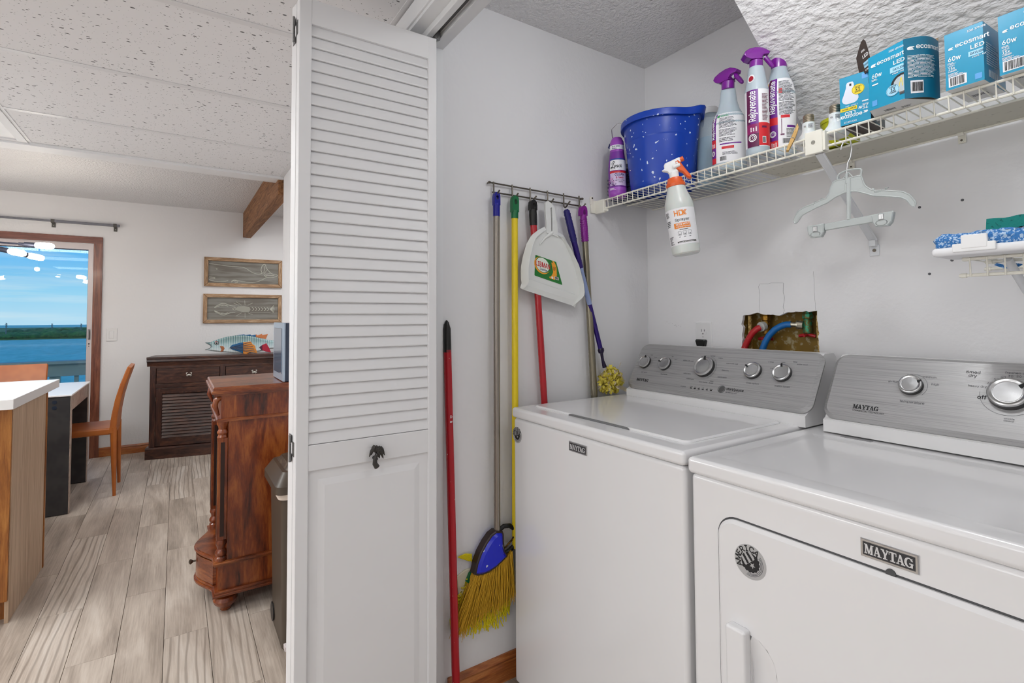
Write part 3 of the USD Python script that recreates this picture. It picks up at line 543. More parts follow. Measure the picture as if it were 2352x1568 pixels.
for k in range(len(rows)-1):
    for j in range(rn):
        a, b, c, d = k*rn+j, k*rn+(j+1) % rn, (k+1)*rn+(j+1) % rn, (k+1)*rn+j; F += [(a, b, c), (a, c, d)]
dr.part('door_pocket', trimesh.Trimesh(np.vstack(rows), F, process=False), enamel, smooth=60, parent=doorp)
hb = rbox(-0.632, -0.590, 0.918, 0.941, 0.28, 0.612, 0.006, 2)
hnd = dr.part('door_handle', cat(hb, box(-0.636, -0.628, 0.932, 0.940, 0.285, 0.606, 0.002)), enamel, smooth=40, parent=doorp)
nameplate(dr, -0.3965, -0.3175, 0.8265, 0.8555, 0.9482)
america_badge(dr, (-0.5870, 0.9379, 0.743), 0.0325, 42)
dr.part('latch', cyl((-0.355, 0.9452, 0.8135), (-0.355, 0.948, 0.8135), 0.007, n=14), mat('groove_grey', '4e4e50', 0.7))

# ================================================================ WATER SUPPLY
brown = speckled('stained_valve_box', '8a6a1f', 'b9ab84', 55, 0.56, 0.66, 0.6, detail=6)
vb = Thing('supply_box', 'brown mottled water supply box recessed in the ragged hole in the back wall', 'valve box', (-0.93, 1.75, 0.95))
vb.part('back_panel', box(-1.072, -0.784, 1.752, 1.756, 0.92, 1.248), brown, smooth=False)
tan = speckled('box_flange', 'c9ab6c', '8d6a2c', 90, 0.5, 0.62, 0.6)
for x0, x1 in ((-1.072, -1.068), (-0.788, -0.784)): vb.part('side_panel', box(x0, x1, 1.690, 1.752, 0.92, 1.248), brown, smooth=False)
vb.part('top_panel', box(-1.072, -0.784, 1.690, 1.752, 1.246, 1.249), brown, smooth=False)
for x0, x1 in ((-1.054, -1.044), (-0.822, -0.812)):
    vb.part('flange', box(x0, x1, 1.700, 1.712, 1.150, 1.222, 0.002), tan, smooth=False); vb.part('flange', box(x0, x1, 1.704, 1.712, 0.94, 1.145, 0.002), tan, smooth=False)
brass = speckled('old_brass', 'a67a2a', '5f4a22', 120, 0.45, 0.7, 0.4, metal=0.7)
verdigris = speckled('verdigris_brass', '6f6a3a', '3f9a76', 90, 0.47, 0.55, 0.5, metal=0.5)
redp = mat('red_handle_paint', 'a5101a', 0.35, coat_weight=0.5)
def valve(label, x, z, m, nut_z, hz):
    t = Thing('supply_valve', label, 'valve', (x, 1.718, z))
    t.part('body', lathe([(0.009, -0.030), (0.012, -0.028), (0.0135, -0.022), (0.0125, -0.005), (0.0125, 0.012), (0.010, 0.016), (0.010, 0.020)], 24, c=(x, 1.718, z)), m)
    t.part('pipe_nut', lathe([(0.012, 0.018), (0.0155, 0.020), (0.0165, 0.034), (0.014, 0.036), (0.012, 0.048)], 8, c=(x, 1.718, z)), m, smooth=False)
    t.part('stem', cyl((x, 1.718, z-0.03), (x, 1.718, hz), 0.0035, n=12), mat('bright_brass', 'c9982e', 0.3, 0.9))
    hd = cat(tube([(x-0.026, 1.716, hz-0.001), (x-0.018, 1.715, hz+0.001), (x-0.008, 1.716, hz+0.003), (x, 1.717, hz+0.004), (x+0.008, 1.716, hz+0.003), (x+0.018, 1.715, hz+0.001), (x+0.026, 1.716, hz-0.001)], [0.0052, 0.0058, 0.005, 0.0075, 0.005, 0.0058, 0.0052], 12), tube([(x, 1.694, hz), (x, 1.706, hz+0.002), (x, 1.718, hz+0.004), (x, 1.74, hz)], [0.004, 0.0052, 0.006, 0.004], 10))
    t.part('handle', hd, redp)
    return t
vh = valve('old brass hot water valve with red handle feeding the red hose', -0.997, 1.186, brass, 0, 1.141)
vc = valve('green corroded water valve with red handle feeding the blue hose', -0.857, 1.192, verdigris, 0, 1.155)
pl_ = mat('hose_coupling_steel', 'b9b4a4', 0.3, 0.85)
t = Thing('supply_hose', 'red rubber water hose curving down from the hot valve', 'hose', (-1.01, 1.7, 1.12))
t.part('hose', tube([(-1.002, 1.690, 1.181), (-1.010, 1.683, 1.176), (-1.024, 1.680, 1.163), (-1.041, 1.680, 1.138), (-1.055, 1.680, 1.110), (-1.064, 1.678, 1.08), (-1.068, 1.67, 1.03), (-1.07, 1.65, 0.97), (-1.07, 1.648, 0.90)], 0.0105, 16), speckled('red_rubber', 'b51f24', 'd9564e', 70, 0.66, 0.72, 0.45))
t.part('coupling', cat(cyl((-0.997, 1.704, 1.186), (-1.000, 1.690, 1.183), 0.0165, n=24), cyl((-0.999, 1.694, 1.184), (-1.002, 1.686, 1.181), 0.0115, n=20)), mat('coupling_white', 'c9c9c6', 0.4, 0.3))
t = Thing('supply_hose', 'blue rubber water hose arching down from the corroded cold valve', 'hose', (-0.94, 1.7, 1.12))
t.part('hose', tube([(-0.901, 1.700, 1.192), (-0.914, 1.697, 1.192), (-0.930, 1.693, 1.187), (-0.950, 1.69, 1.175), (-0.968, 1.686, 1.155), (-0.982, 1.684, 1.130), (-0.992, 1.683, 1.105), (-0.997, 1.68, 1.07), (-0.998, 1.67, 1.02), (-0.998, 1.65, 0.97), (-0.998, 1.648, 0.90)], 0.0105, 16), speckled('blue_rubber', '1467ad', '3d8fd0', 70, 0.66, 0.72, 0.45))
t.part('coupling', cat(cyl((-0.866, 1.708, 1.190), (-0.881, 1.705, 1.191), 0.0135, n=10), cyl((-0.881, 1.705, 1.191), (-0.885, 1.704, 1.191), 0.0145, n=20), cyl((-0.885, 1.704, 1.191), (-0.902, 1.700, 1.192), 0.0085, n=18)), pl_)
# outlet with a black plug
t = Thing('wall_outlet', 'white duplex wall outlet above the washer with a black plug in its lower socket', 'outlet', (-1.217, 1.675, 1.14))
oz = lambda m, k=0.0: to_plane(m, (0, 1.675-k, 0), (1, 0, 0), (0, 0, 1))
t.part('cover_plate', oz(bevel_plate(sbox(-1.252, 1.085, -1.182, 1.199), 0.005, 0.003)), enamel_matte)
for z in (1.163, 1.122): t.part('socket', oz(extr(Point(-1.2175, z).buffer(0.0165).intersection(sbox(-1.3, z-0.0135, -1.1, z+0.0135)), 0.001), 0.005), enamel_matte)
t.part('slots', oz(cat(extr(sbox(-1.2245, 1.162, -1.2225, 1.172), 0.0004), extr(sbox(-1.2125, 1.163, -1.2105, 1.171), 0.0004), disc2(0.0025, 14, 0.0004, -1.2175, 1.1545), disc2(0.0018, 12, 0.0006, -1.2175, 1.1425)), 0.0061), grey_ink)
t = Thing('power_plug', 'black right-angle power plug pushed into the wall outlet', 'plug', (-1.2195, 1.66, 1.122))
t.part('body', oz(bevel_plate(Polygon([(-1.242, 1.128), (-1.238, 1.133), (-1.203, 1.133), (-1.199, 1.128), (-1.206, 1.100), (-1.211, 1.094), (-1.228, 1.094), (-1.233, 1.100)]), 0.018, 0.004), 0.0062), black)
t.part('cord', tube([(-1.2195, 1.656, 1.097), (-1.2195, 1.652, 1.07), (-1.22, 1.645, 1.02), (-1.22, 1.64, 0.95), (-1.22, 1.64, 0.90)], 0.004, 10), black)

# ================================================================ WIRE SHELF
def zs(x): return 1.683 + 0.015*(x+0.8)          # the shelf runs very slightly uphill to the right
def rod(p, q, r, n=8): return tube([p, q], r, n)
sh = Thing('wire_shelf', 'long cream vinyl-coated wire shelf holding bottles, bucket and bulb boxes', 'shelf', (-0.7, 1.52, 1.683))
XA, XB = -1.448, 0.05
for y, dz, r, nm in ((1.380, 0.0, 0.0032, 'front_rail'), (1.384, -0.0315, 0.0032, 'lip_rail'), (1.512, -0.006, 0.0030, 'middle_rail'), (1.662, -0.006, 0.0032, 'back_rail')):
    sh.part(nm, rod((XA, y, zs(XA)+dz), (XB, y, zs(XB)+dz), r), vinyl_white)
for k in range(60):
    x = -1.4427 + 0.02523*k
    if x > 0.04: break
    z = zs(x)
    sh.part('cross_wire', tube([(x, 1.664, z-0.001), (x, 1.39, z-0.001), (x, 1.3815, z+0.0034), (x, 1.3765, z+0.001), (x, 1.3775, z-0.006), (x, 1.3795, z-0.034)], 0.0015, 5), vinyl_white)
liner = speckled('grubby_shelf_liner', 'cfcbbd', '8f8a78', 70, 0.62, 0.75, 0.6, detail=5)
lm = box(-0.90, 0.04, 1.514, 1.662, -0.0045, -0.0028); v = np.asarray(lm.vertices); v[:, 2] += zs(v[:, 0]); lm.vertices = v
sh.part('shelf_liner', lm, liner, smooth=False, label='cloudy plastic liner lying on the back of the shelf')
# end bracket on the left wall
zb = zs(-1.47)
sh.part('end_bracket', cat(box(-1.49, -1.483, 1.352, 1.405, zb-0.045, zb+0.006, 0.002), box(-1.49, -1.482, 1.350, 1.362, zb-0.01, zb+0.020, 0.002), rbox(-1.486, -1.437, 1.3735, 1.388, zb-0.048, zb+0.004, 0.003), cyl((-1.437, 1.381, zb-0.040), (-1.424, 1.381, zb-0.040), 0.006, n=14)), vinyl_white, smooth=30)
sh.part('bracket_screw', cyl((-1.4825, 1.356, zb+0.013), (-1.480, 1.356, zb+0.013), 0.003, n=12), dark_metal)
for x in (-1.318, -0.695, -0.44, -0.1):
    z = zs(x)-0.006
    sh.part('wall_clip', cat(box(x-0.008, x+0.008, 1.668, 1.675, z-0.024, z+0.006, 0.002), cyl((x-0.006, 1.662, z), (x+0.006, 1.662, z), 0.0062, n=12), cyl((x, 1.668, z-0.017), (x, 1.666, z-0.017), 0.005, n=14)), vinyl_white)
    sh.part('clip_screw', cyl((x, 1.667, z-0.017), (x, 1.6645, z-0.017), 0.0026, n=10), dark_metal)
br = Thing('shelf_brace', 'white diagonal shelf brace with square front clip, behind the grey hanger', 'bracket', (-0.65, 1.53, 1.4))
br.part('front_clip', cat(rbox(-0.678, -0.634, 1.3655, 1.3745, zs(-0.65)-0.048, zs(-0.65)+0.012, 0.003), box(-0.676, -0.636, 1.374, 1.392, zs(-0.65)-0.045, zs(-0.65)-0.036, 0.002), box(-0.634, -0.628, 1.367, 1.388, zs(-0.65)-0.044, zs(-0.65)+0.006, 0.001)), vinyl_white)
br.part('clip_screw', cat(cyl((-0.656, 1.3656, zs(-0.65)-0.018), (-0.656, 1.3645, zs(-0.65)-0.018), 0.005, n=16), box(-0.660, -0.652, 1.3638, 1.3646, zs(-0.65)-0.0188, zs(-0.65)-0.0172)), mat('screw_steel', 'a5a39a', 0.35, 0.8))
bmat = mat('brace_white_steel', 'dfe1e4', 0.35)
p, q = np.array((-0.650, 1.384, 1.640)), np.array((-0.643, 1.664, 1.436)); d = q-p
bt = trimesh.creation.box((np.linalg.norm(d), 0.017, 0.006)); dx = d/np.linalg.norm(d); dy = np.array((1.0, 0, 0)); dy -= dx*(dy@dx); dy /= np.linalg.norm(dy)
T4 = np.eye(4); T4[:3, 0], T4[:3, 1], T4[:3, 2], T4[:3, 3] = dx, dy, np.cross(dx, dy), (p+q)/2
bt.apply_transform(T4); br.part('arm', cat(bt, rod(p+dy*0.008, q+dy*0.008, 0.0034), rod(p-dy*0.008, q-dy*0.008, 0.0034)), bmat)
br.part('foot', cat(to_plane(bevel_plate(Polygon([(-0.655, 1.391), (-0.6315, 1.391), (-0.630, 1.420), (-0.637, 1.428), (-0.650, 1.428), (-0.656, 1.420)]), 0.004, 0.001), (0, 1.675, 0), (1, 0, 0), (0, 0, 1)), box(-0.652, -0.634, 1.655, 1.672, 1.418, 1.436, 0.003)), bmat)
br.part('foot_screw', cyl((-0.643, 1.671, 1.407), (-0.643, 1.6685, 1.407), 0.0045, n=14), dark_metal)

# second, lower shelf at the right
s2 = Thing('wire_shelf', 'short white wire shelf stub low on the right under the blue mop pad', 'shelf', (-0.2, 1.5, 1.335))
for y, dz, xa in ((1.380, 0.0, -0.366), (1.384, -0.034, -0.373), (1.44, -0.004, -0.345), (1.662, -0.004, -0.40)):
    s2.part('rail', cat(rod((xa, y, 1.337+dz), (0.05, y, 1.337+dz), 0.0034), lathe([(0.0001, -0.007), (0.0035, -0.006), (0.0048, -0.002), (0.0048, 0.006)], 12, rot=rotm(90, (0, 1, 0)), c=(xa+0.002, y, 1.337+dz))), vinyl_white)
for k in range(16):
    x = -0.3575 + 0.0268*k
    s2.part('cross_wire', tube([(x, 1.664, 1.3365), (x, 1.39, 1.3365), (x, 1.3815, 1.3404), (x, 1.3765, 1.338), (x, 1.3775, 1.331), (x, 1.3795, 1.300)], 0.0016, 5), vinyl_white)
p, q = np.array((-0.305, 1.40, 1.333)), np.array((-0.262, 1.668, 1.10))
s2.part('brace', tube([p, p+(q-p)*0.5, q], 0.0075, 12), bmat)
ml = bmat

# mop pad and scrubbing brush on the lower shelf
bluepile = speckled('blue_chenille', '3f7fc4', 'b9d3ee', 230, 0.5, 0.56, 0.95, bumpd=0.006)
mp = Thing('mop_pad', 'blue and white microfibre mop pad with white tabs lying on the low right shelf', 'mop pad', (-0.2, 1.36, 1.345))
pad = rbox(-0.400, 0.02, 1.315, 1.42, 1.354, 1.386, 0.013, 2); vv = trimesh.remesh.subdivide_to_size(np.asarray(pad.vertices), np.asarray(pad.faces), 0.008)
pad = trimesh.Trimesh(*vv); pad.merge_vertices(); w = np.asarray(pad.vertices); w = w + np.asarray(pad.vertex_normals)*(meshkit.noise(w*150)[:, None]-0.5)*0.006; pad.vertices = w
mp.part('pile', pad, bluepile, smooth=60)
mp.part('backing', rbox(-0.402, 0.02, 1.310, 1.425, 1.3405, 1.358, 0.0075, 2), mat('mop_pad_backing', 'f3f3f5', 0.8))
mp.part('tab', cat(rbox(-0.352, -0.312, 1.3045, 1.312, 1.352, 1.379, 0.002), rbox(-0.366, -0.30, 1.3055, 1.312, 1.346, 1.363, 0.002)), mat('mop_pad_tab', 'fafafa', 0.8))
mp.part('hanging_corner', to_plane(extr(Polygon([(-0.334, 1.325), (-0.318, 1.316), (-0.296, 1.319), (-0.290, 1.323), (-0.30, 1.326), (-0.318, 1.324), (-0.330, 1.329)]), 0.004), (0, 1.44, 0), (1, 0, 0), (0, 0, 1)), bluepile)
gt = speckled('teal_foam', '0f7f78', '06605c', 190, 0.62, 0.68, 0.85, bumpd=0.001)
sb = Thing('scrub_brush', 'dark green block scrubbing brush with hollow underside resting on the blue mop pad', 'brush', (-0.2, 1.36, 1.386))
poly = Polygon([(-0.318, 1.409)] + [(-0.318+0.0085*k, 1.4075+0.0012*math.sin(k*1.4)+0.0002*k) for k in range(1, 36)] + [(0.0, 1.41), (0.0, 1.392), (-0.02, 1.388), (-0.235, 1.3895), (-0.27, 1.3872), (-0.289, 1.3838), (-0.297, 1.3786), (-0.3035, 1.3775), (-0.3195, 1.3865)])
gb = to_plane(extr(poly, 0.075), (0, 1.405, 0), (1, 0, 0), (0, 0, 1)); sb.part('block', gb, gt, smooth=20)
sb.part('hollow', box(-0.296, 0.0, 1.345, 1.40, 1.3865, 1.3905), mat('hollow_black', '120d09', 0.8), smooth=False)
rgb_ = np.random.default_rng(9); bs = []
for k in range(170):
    x = -0.305+0.28*rgb_.random(); y = 1.335+0.05*rgb_.random(); bs.append(tube([(x, y, 1.389), (x+0.004*rgb_.normal(), y-0.012*rgb_.random(), 1.3835), (x-0.012+0.02*rgb_.normal(), y-0.022-0.008*rgb_.random(), 1.3825)], 0.0004, 3, False))
sb.part('bristles', cat(bs), mat('worn_bristle', '8f8468', 0.8), kind='stuff')

# ================================================================ THINGS ON THE SHELF
def rfun(prof):
    z = np.array([p_[1] for p_ in prof]); r = np.array([p_[0] for p_ in prof]); return lambda q: np.interp(q, z, r)
def wrap(m, rf, R, a0=0.0, z0=0.0, eps=0.0004, shx=None):
    """bends a drawing in xy round an upright turned body whose front faces -y; x runs to the viewer's right"""
    m = m.copy(); v = np.asarray(m.vertices); a = -math.pi/2 + a0 + v[:, 0]/R; z = z0 + v[:, 1]; r = rf(z) + eps + v[:, 2]
    m.vertices = np.c_[r*np.cos(a), r*np.sin(a), z]; return m
def patch(x0, x1, y0, y1, nx=14, ny=10):
    X, Y = np.meshgrid(np.linspace(x0, x1, nx+1), np.linspace(y0, y1, ny+1)); V = np.c_[X.ravel(), Y.ravel(), np.zeros(X.size)]; F = []
    for j in range(ny):
        for i in range(nx):
            a = j*(nx+1)+i; F += [(a, a+1, a+nx+2), (a, a+nx+2, a+nx+1)]
    return trimesh.Trimesh(V, F, process=False)
def fine(m, s=0.004):
    V, F = trimesh.remesh.subdivide_to_size(np.asarray(m.vertices), np.asarray(m.faces), s); return trimesh.Trimesh(V, F, process=False)
ruby = mat('label_crimson', 'a3102c', 0.4); violet = mat('label_violet', '6d1a8c', 0.4); plum = mat('label_plum', '5c1145', 0.4); redl = mat('label_red', 'd2202a', 0.4)
paper = mat('label_white', 'f0eff2', 0.45); pbottle = mat('grey_blue_bottle', 'b3c0c9', 0.32, subsurface_weight=0.1)
pcap = mat('purple_cap', '7a1390', 0.28, coat_weight=0.3)
def squash(m, sy): m = m.copy(); m.vertices = np.asarray(m.vertices)*(1, sy, 1); return m
def rejuvenate(label, x, y, rot, R, H, neck, sy, style, shoulder, capf):
    """grey-blue cleaner bottle with the wrap-round printed label"""
    t = Thing('cleaner_bottle', label, 'bottle', (x, y, zs(x)+0.0008), rotz=rot, group=None)
    prof = [(0.0001, 0), (R*0.86, 0.0), (R*0.96, 0.004), (R, 0.012), (R*1.0, shoulder*0.75), (R*0.985, shoulder)] + neck
    rf = rfun([(R*0.96, 0.004), (R, 0.012)] + prof[4:]); S = lambda m: squash(m, sy)
    t.part('bottle', S(lathe(prof, 40)), pbottle)
    lz0, lz1 = (0.022, style['ltop'])
    lb = t.part('label', S(wrap(patch(-R*1.5, R*1.75, lz0, lz1, 30, 12), rf, R, eps=0.0003)), paper, smooth=True)
    b0, b1 = style['band']
    t.part('label_band', S(wrap(patch(b0, b1, lz0, lz1, 10, 12), rf, R, eps=0.0006)), violet, smooth=True, parent=lb)
    t.part('label_band', S(wrap(patch(b0, b0+(b1-b0)*0.35, lz0, lz1, 5, 12), rf, R, eps=0.0008)), plum, smooth=True, parent=lb)
    for (ra, rb_, m_) in style['blocks']:
        t.part('label_band', S(wrap(patch(b0 if len(style['blocks']) < 4 else b0, style.get('bx', b1), ra, rb_, 10, 4), rf, R, eps=0.0009)), m_, smooth=True, parent=lb)
    tx = turn2(text('Rejuvenate', (b1-b0)*0.56, True, 'l', style.get('cond', 0.9)), 90)
    L = np.asarray(tx.vertices)[:, 1].max(); k = style['textlen']/L; tv = np.asarray(tx.vertices); tx.vertices = tv*(1, k, 1)
    t.part('label_lettering', S(wrap(fine(move(tx, b1-(b1-b0)*0.22, style['tz']), 0.006), rf, R, eps=0.0012)), white_ink, parent=lb)
    rr = (b1-b0)*0.33; cx = (b0+b1)/2; cz = style['cz']
    t.part('label_emblem', S(wrap(fine(cat(ring2(rr*0.8, rr, 24, x=cx, y=cz), ring2(rr*0.5, rr*0.66, 24, x=cx, y=cz), extr(Polygon([(cx-rr*.28, cz-rr*.1), (cx+rr*.25, cz+rr*.3), (cx+rr*.05, cz-rr*.3), (cx, cz)]), 0.0002)), 0.006), rf, R, eps=0.0012)), white_ink, parent=lb)
    t.part('label_lettering', S(wrap(fine(move(turn2(bars(0.016, (b1-b0)*0.6, 3, 7, 0.45), 90), b1-(b1-b0)*0.15, style['sz']), 0.006), rf, R, eps=0.0012)), white_ink, parent=lb)
    for (px, pz, w, h, n, m_, sd_) in style['print']:
        t.part('label_print', S(wrap(fine(move(bars(w, h, n, sd_, 0.45), px, pz), 0.006), rf, R, eps=0.0008)), m_, parent=lb)
    for (px, pz, w, h, m_) in style.get('chips', ()):
        t.part('label_print', S(wrap(patch(px, px+w, pz, pz+h, 6, 2), rf, R, eps=0.0009)), m_, smooth=True, parent=lb)
    px, pz, w, h = style['code']
    t.part('label_print', S(wrap(fine(cat(move(barcode(w, h, 4), px, pz)), 0.006), rf, R, eps=0.0009)), ink, parent=lb)
    return t, S, rf
# 1: trigger sprayer, side on
green_l = mat('label_green', '3a9a5a', 0.5)
neck1 = [(0.045, 0.172), (0.033, 0.196), (0.026, 0.222), (0.0215, 0.260), (0.0195, 0.264), (0.0001, 0.264)]
t1, S1, r1 = rejuvenate('purple-topped cleaner sprayer standing beside the jug of blue liquid', -0.957, 1.462, 33, 0.051, 0.264, neck1, 0.62,
    dict(band=(-0.068, -0.043), ltop=0.180, blocks=[(0.022, 0.040, redl), (0.072, 0.098, redl)], textlen=0.080, tz=0.100, cz=0.056, sz=0.074, cond=0.9, code=(-0.028, 0.028, 0.020, 0.013),
         print=[(-0.030, 0.132, 0.055, 0.034, 9, grey_ink, 1), (-0.030, 0.106, 0.058, 0.023, 6, grey_ink, 2), (-0.030, 0.088, 0.05, 0.014, 3, grey_ink, 3), (-0.020, 0.046, 0.05, 0.010, 3, grey_ink, 5), (-0.026, 0.168, 0.030, 0.006, 2, green_l, 8)],
         chips=[(-0.028, 0.078, 0.066, 0.004, violet), (-0.022, 0.064, 0.036, 0.008, redl), (-0.040, 0.167, 0.010, 0.008, green_l)]), 0.150, 0)
def trigger_head(t, z, m, mt, rotz=0.0, s=1.0, white=None):
    """domed spray head; nozzle towards +x, trigger hanging below it"""
    R_ = rotm(rotz, (0, 0, 1)); Z = lambda me: move(me.copy().apply_transform(R_), 0, 0, z)
    t.part('collar', Z(lathe([(0.0185*s, 0), (0.0195*s, 0.001), (0.0195*s, 0.024*s), (0.0175*s, 0.026*s)], 28)), m)
    prof2 = Polygon([(-0.020, 0.026), (-0.034, 0.033), (-0.041, 0.042), (-0.036, 0.053), (-0.022, 0.063), (-0.004, 0.068), (0.014, 0.066), (0.030, 0.058), (0.040, 0.050), (0.037, 0.043), (0.030, 0.042), (0.020, 0.040), (0.014, 0.032), (0.016, 0.026)])
    b_ = extr(prof2, 0.036); b_ = to_plane(b_, (0, 0.018, 0), (1, 0, 0), (0, 0, 1)); V, F = trimesh.remesh.subdivide_to_size(np.asarray(b_.vertices), np.asarray(b_.faces), 0.006); b_ = trimesh.Trimesh(V, F); b_.merge_vertices()
    w_ = np.asarray(b_.vertices); k = 1-0.75*np.clip((w_[:, 2]-0.045)/0.024, 0, 1)**1.5*0.8 - 0.35*np.clip((w_[:, 0]-0.012)/0.03, 0, 1); w_[:, 1] *= k; b_.vertices = w_*s
    trimesh.smoothing.filter_taubin(b_, iterations=6)
    hd = t.part('spray_head', Z(b_), m, smooth=50)
    t.part('trigger', Z(cat(tube(np.array([(0.024, 0, 0.044), (0.030, 0, 0.034), (0.040, 0, 0.020), (0.048, 0, 0.008), (0.050, 0, 0.004)])*s, np.array([0.006, 0.007, 0.007, 0.006, 0.004])*s, 10))), mt, parent=None)
    t.part('trigger_spring', Z(tube(np.array([(0.017, 0, 0.036), (0.026, 0, 0.038)])*s, 0.006*s, 10)), white or mat('trigger_grey', 'c5c5cf', 0.5))
trigger_head(t1, 0.2605, pcap, pcap, -33)
# 2: the same kind seen end on
t2, S2, r2 = rejuvenate('slim purple-headed cleaner bottle with red-based label, between two others', -0.829, 1.406, 30, 0.0318, 0.262, [(0.0325, 0.192), (0.029, 0.205), (0.0215, 0.255), (0.0195, 0.262), (0.0001, 0.262)], 0.95,
    dict(band=(-0.030, 0.004), ltop=0.188, blocks=[(0.022, 0.060, plum), (0.0605, 0.088, mat('label_magenta', '8c1560', 0.4))], textlen=0.090, tz=0.094, cz=0.048, sz=0.066, code=(0.014, 0.032, 0.008, 0.016),
         print=[(0.014, 0.096, 0.020, 0.080, 20, mat('label_print_maroon', '6b3548', 0.6), 11)], chips=[(0.004, 0.024, 0.05, 0.066, redl), (0.013, 0.030, 0.011, 0.020, paper), (0.012, 0.074, 0.014, 0.006, plum)]), 0.185, 0)
t2.part('badge', S2(wrap(disc2(0.012, 24, 0.0003), r2, 0.03, -0.55, 0.224, 0.0005)), paper, label='round seal'); t2.part('badge', S2(wrap(disc2(0.008, 24, 0.0003), r2, 0.03, -0.55, 0.224, 0.0009)), ruby)
trigger_head(t2, 0.2585, pcap, pcap, 20, 0.92)
# 3: cap bottle
t3, S3, r3 = rejuvenate('tall purple-capped floor cleaner bottle with dense white back label', -0.801, 1.478, 28, 0.0405, 0.272, [(0.0425, 0.150), (0.0415, 0.185), (0.0365, 0.212), (0.0285, 0.235), (0.0215, 0.262), (0.0195, 0.272), (0.0001, 0.272)], 0.8,
    dict(band=(-0.034, -0.006), ltop=0.228, blocks=[(0.022, 0.044, redl), (0.090, 0.112, redl)], textlen=0.100, tz=0.122, cz=0.064, sz=0.026, code=(0.006, 0.034, 0.022, 0.014),
         print=[(-0.002, 0.158, 0.048, 0.062, 17, grey_ink, 21), (-0.002, 0.118, 0.050, 0.038, 11, grey_ink, 22), (0.016, 0.052, 0.034, 0.026, 7, grey_ink, 23)],
         chips=[(0.002, 0.108, 0.024, 0.008, redl), (0.018, 0.080, 0.030, 0.006, violet), (-0.002, 0.180, 0.009, 0.016, redl), (0.003, 0.060, 0.0016, 0.046, plum), (0.0005, 0.058, 0.010, 0.004, plum)]), 0.060, 0)
t3.part('label_band', S3(wrap(patch(-0.050, -0.036, 0.16, 0.220, 4, 4), r3, 0.0415, eps=0.0008)), mat('label_cream', 'e8cf8a', 0.5), smooth=True)
t3.part('cap', S3(lathe([(0.0195, 0.266), (0.0205, 0.268), (0.0215, 0.284), (0.0215, 0.299), (0.019, 0.302), (0.0001, 0.302)], 32)), pcap)

# jug of blue liquid
jug = Thing('jug', 'clear plastic jug half full of blue liquid beside the bucket', 'jug', (-1.108, 1.585, zs(-1.108)+0.0008), rotz=35)
jp = [(0.0001, 0), (0.050, 0), (0.056, 0.004), (0.058, 0.012), (0.0575, 0.036), (0.0585, 0.040), (0.058, 0.045), (0.0585, 0.20), (0.055, 0.222), (0.045, 0.243), (0.029, 0.258), (0.025, 0.268), (0.025, 0.278)]
jp = [(r*0.86, z) for r, z in jp]
cloudy = mat('cloudy_plastic', 'b9c9d2', 0.35, alpha=0.55); 
jug.part('liquid', lathe([(r*0.86, z) for r, z in [(0.0001, 0.002), (0.050, 0.002), (0.0550, 0.005), (0.0568, 0.012), (0.0565, 0.036), (0.0572, 0.040), (0.0568, 0.045), (0.0574, 0.170), (0.0001, 0.170)]], 40), mat('blue_liquid', '4a93b5', 0.25, coat_weight=0.3))
jug.part('bottle', lathe(jp, 40), cloudy)
jug.part('cap', lathe([(0.0250, 0.262), (0.0260, 0.264), (0.0260, 0.281), (0.024, 0.284), (0.0001, 0.284)], 32), mat('jug_cap', 'eeeeee', 0.4))

# blue bucket
bk = Thing('bucket', 'bright blue plastic bucket with pouring spout and white specks on the shelf', 'bucket', (-1.247, 1.488, zs(-1.247)+0.0008), rotz=0)
bm_ = speckled('bucket_blue', '0a3fae', 'd6e2f4', 85, 0.765, 0.775, 0.32, detail=0); bcx = (-1.268, 1.515)
n = 72; rows = []
H_ = 0.268
def spout(a): return math.exp(-((a-math.radians(5))/0.24)**2)
prof_b = [(0.108, 0.0), (0.114, 0.004), (0.1165, 0.010), (0.118, 0.020), (0.1185, 0.0205), (0.1345, 0.180), (0.1350, 0.184), (0.1365, 0.186), (0.1415, 0.244), (0.1465, 0.245), (0.1525, 0.243), (0.1535, 0.247), (0.1525, 0.266), (0.149, 0.2685), (0.1440, 0.268), (0.140, 0.24), (0.116, 0.014), (0.0001, 0.012)]
for r_, z_ in prof_b:
    a_ = np.arange(n)/n*2*np.pi - np.pi; s_ = np.exp(-((a_-math.radians(5))/0.22)**2) + 0.35*np.exp(-((np.abs(a_)-np.pi+0.05)/0.2)**2)
    k_ = np.clip((z_-0.16)/0.1, 0, 1)**2 if r_ > 0.12 else 0
    rr_ = r_ + 0.030*k_*s_*(0 if z_ > 0.30 else 1); rows.append(np.c_[rr_*np.cos(a_), rr_*np.sin(a_), z_ + 0.010*k_*s_*(z_ > 0.22)])
V = np.vstack(rows); F = []
for k in range(len(rows)-1):
    for j in range(n): a, b, c, d = k*n+j, k*n+(j+1) % n, (k+1)*n+(j+1) % n, (k+1)*n+j; F += [(a, b, c), (a, c, d)]
bk.world = False; rows = [q*0.965 for q in rows]; V = np.vstack(rows)
bk.part('body', trimesh.Trimesh(V, F, process=False), bm_, smooth=40)
ang = math.radians(-136)
hx, hy = 0.155*math.cos(math.radians(-115)), 0.155*math.sin(math.radians(-115))
bk.part('bail_wire', tube([(hx, hy, 0.250), (hx*1.08-0.010, hy*1.05, 0.251), (-0.125, -0.132, 0.247), (-0.148, -0.105, 0.232), (-0.158, -0.085, 0.213), (-0.160, -0.078, 0.206)], 0.0017, 8), chrome)
bk.part('bail_grip', cat(tube([(-0.176, -0.094, 0.197), (-0.166, -0.096, 0.206), (-0.150, -0.098, 0.212)], [0.006, 0.0075, 0.007], 10)), mat('navy_grip', '10185a', 0.35))
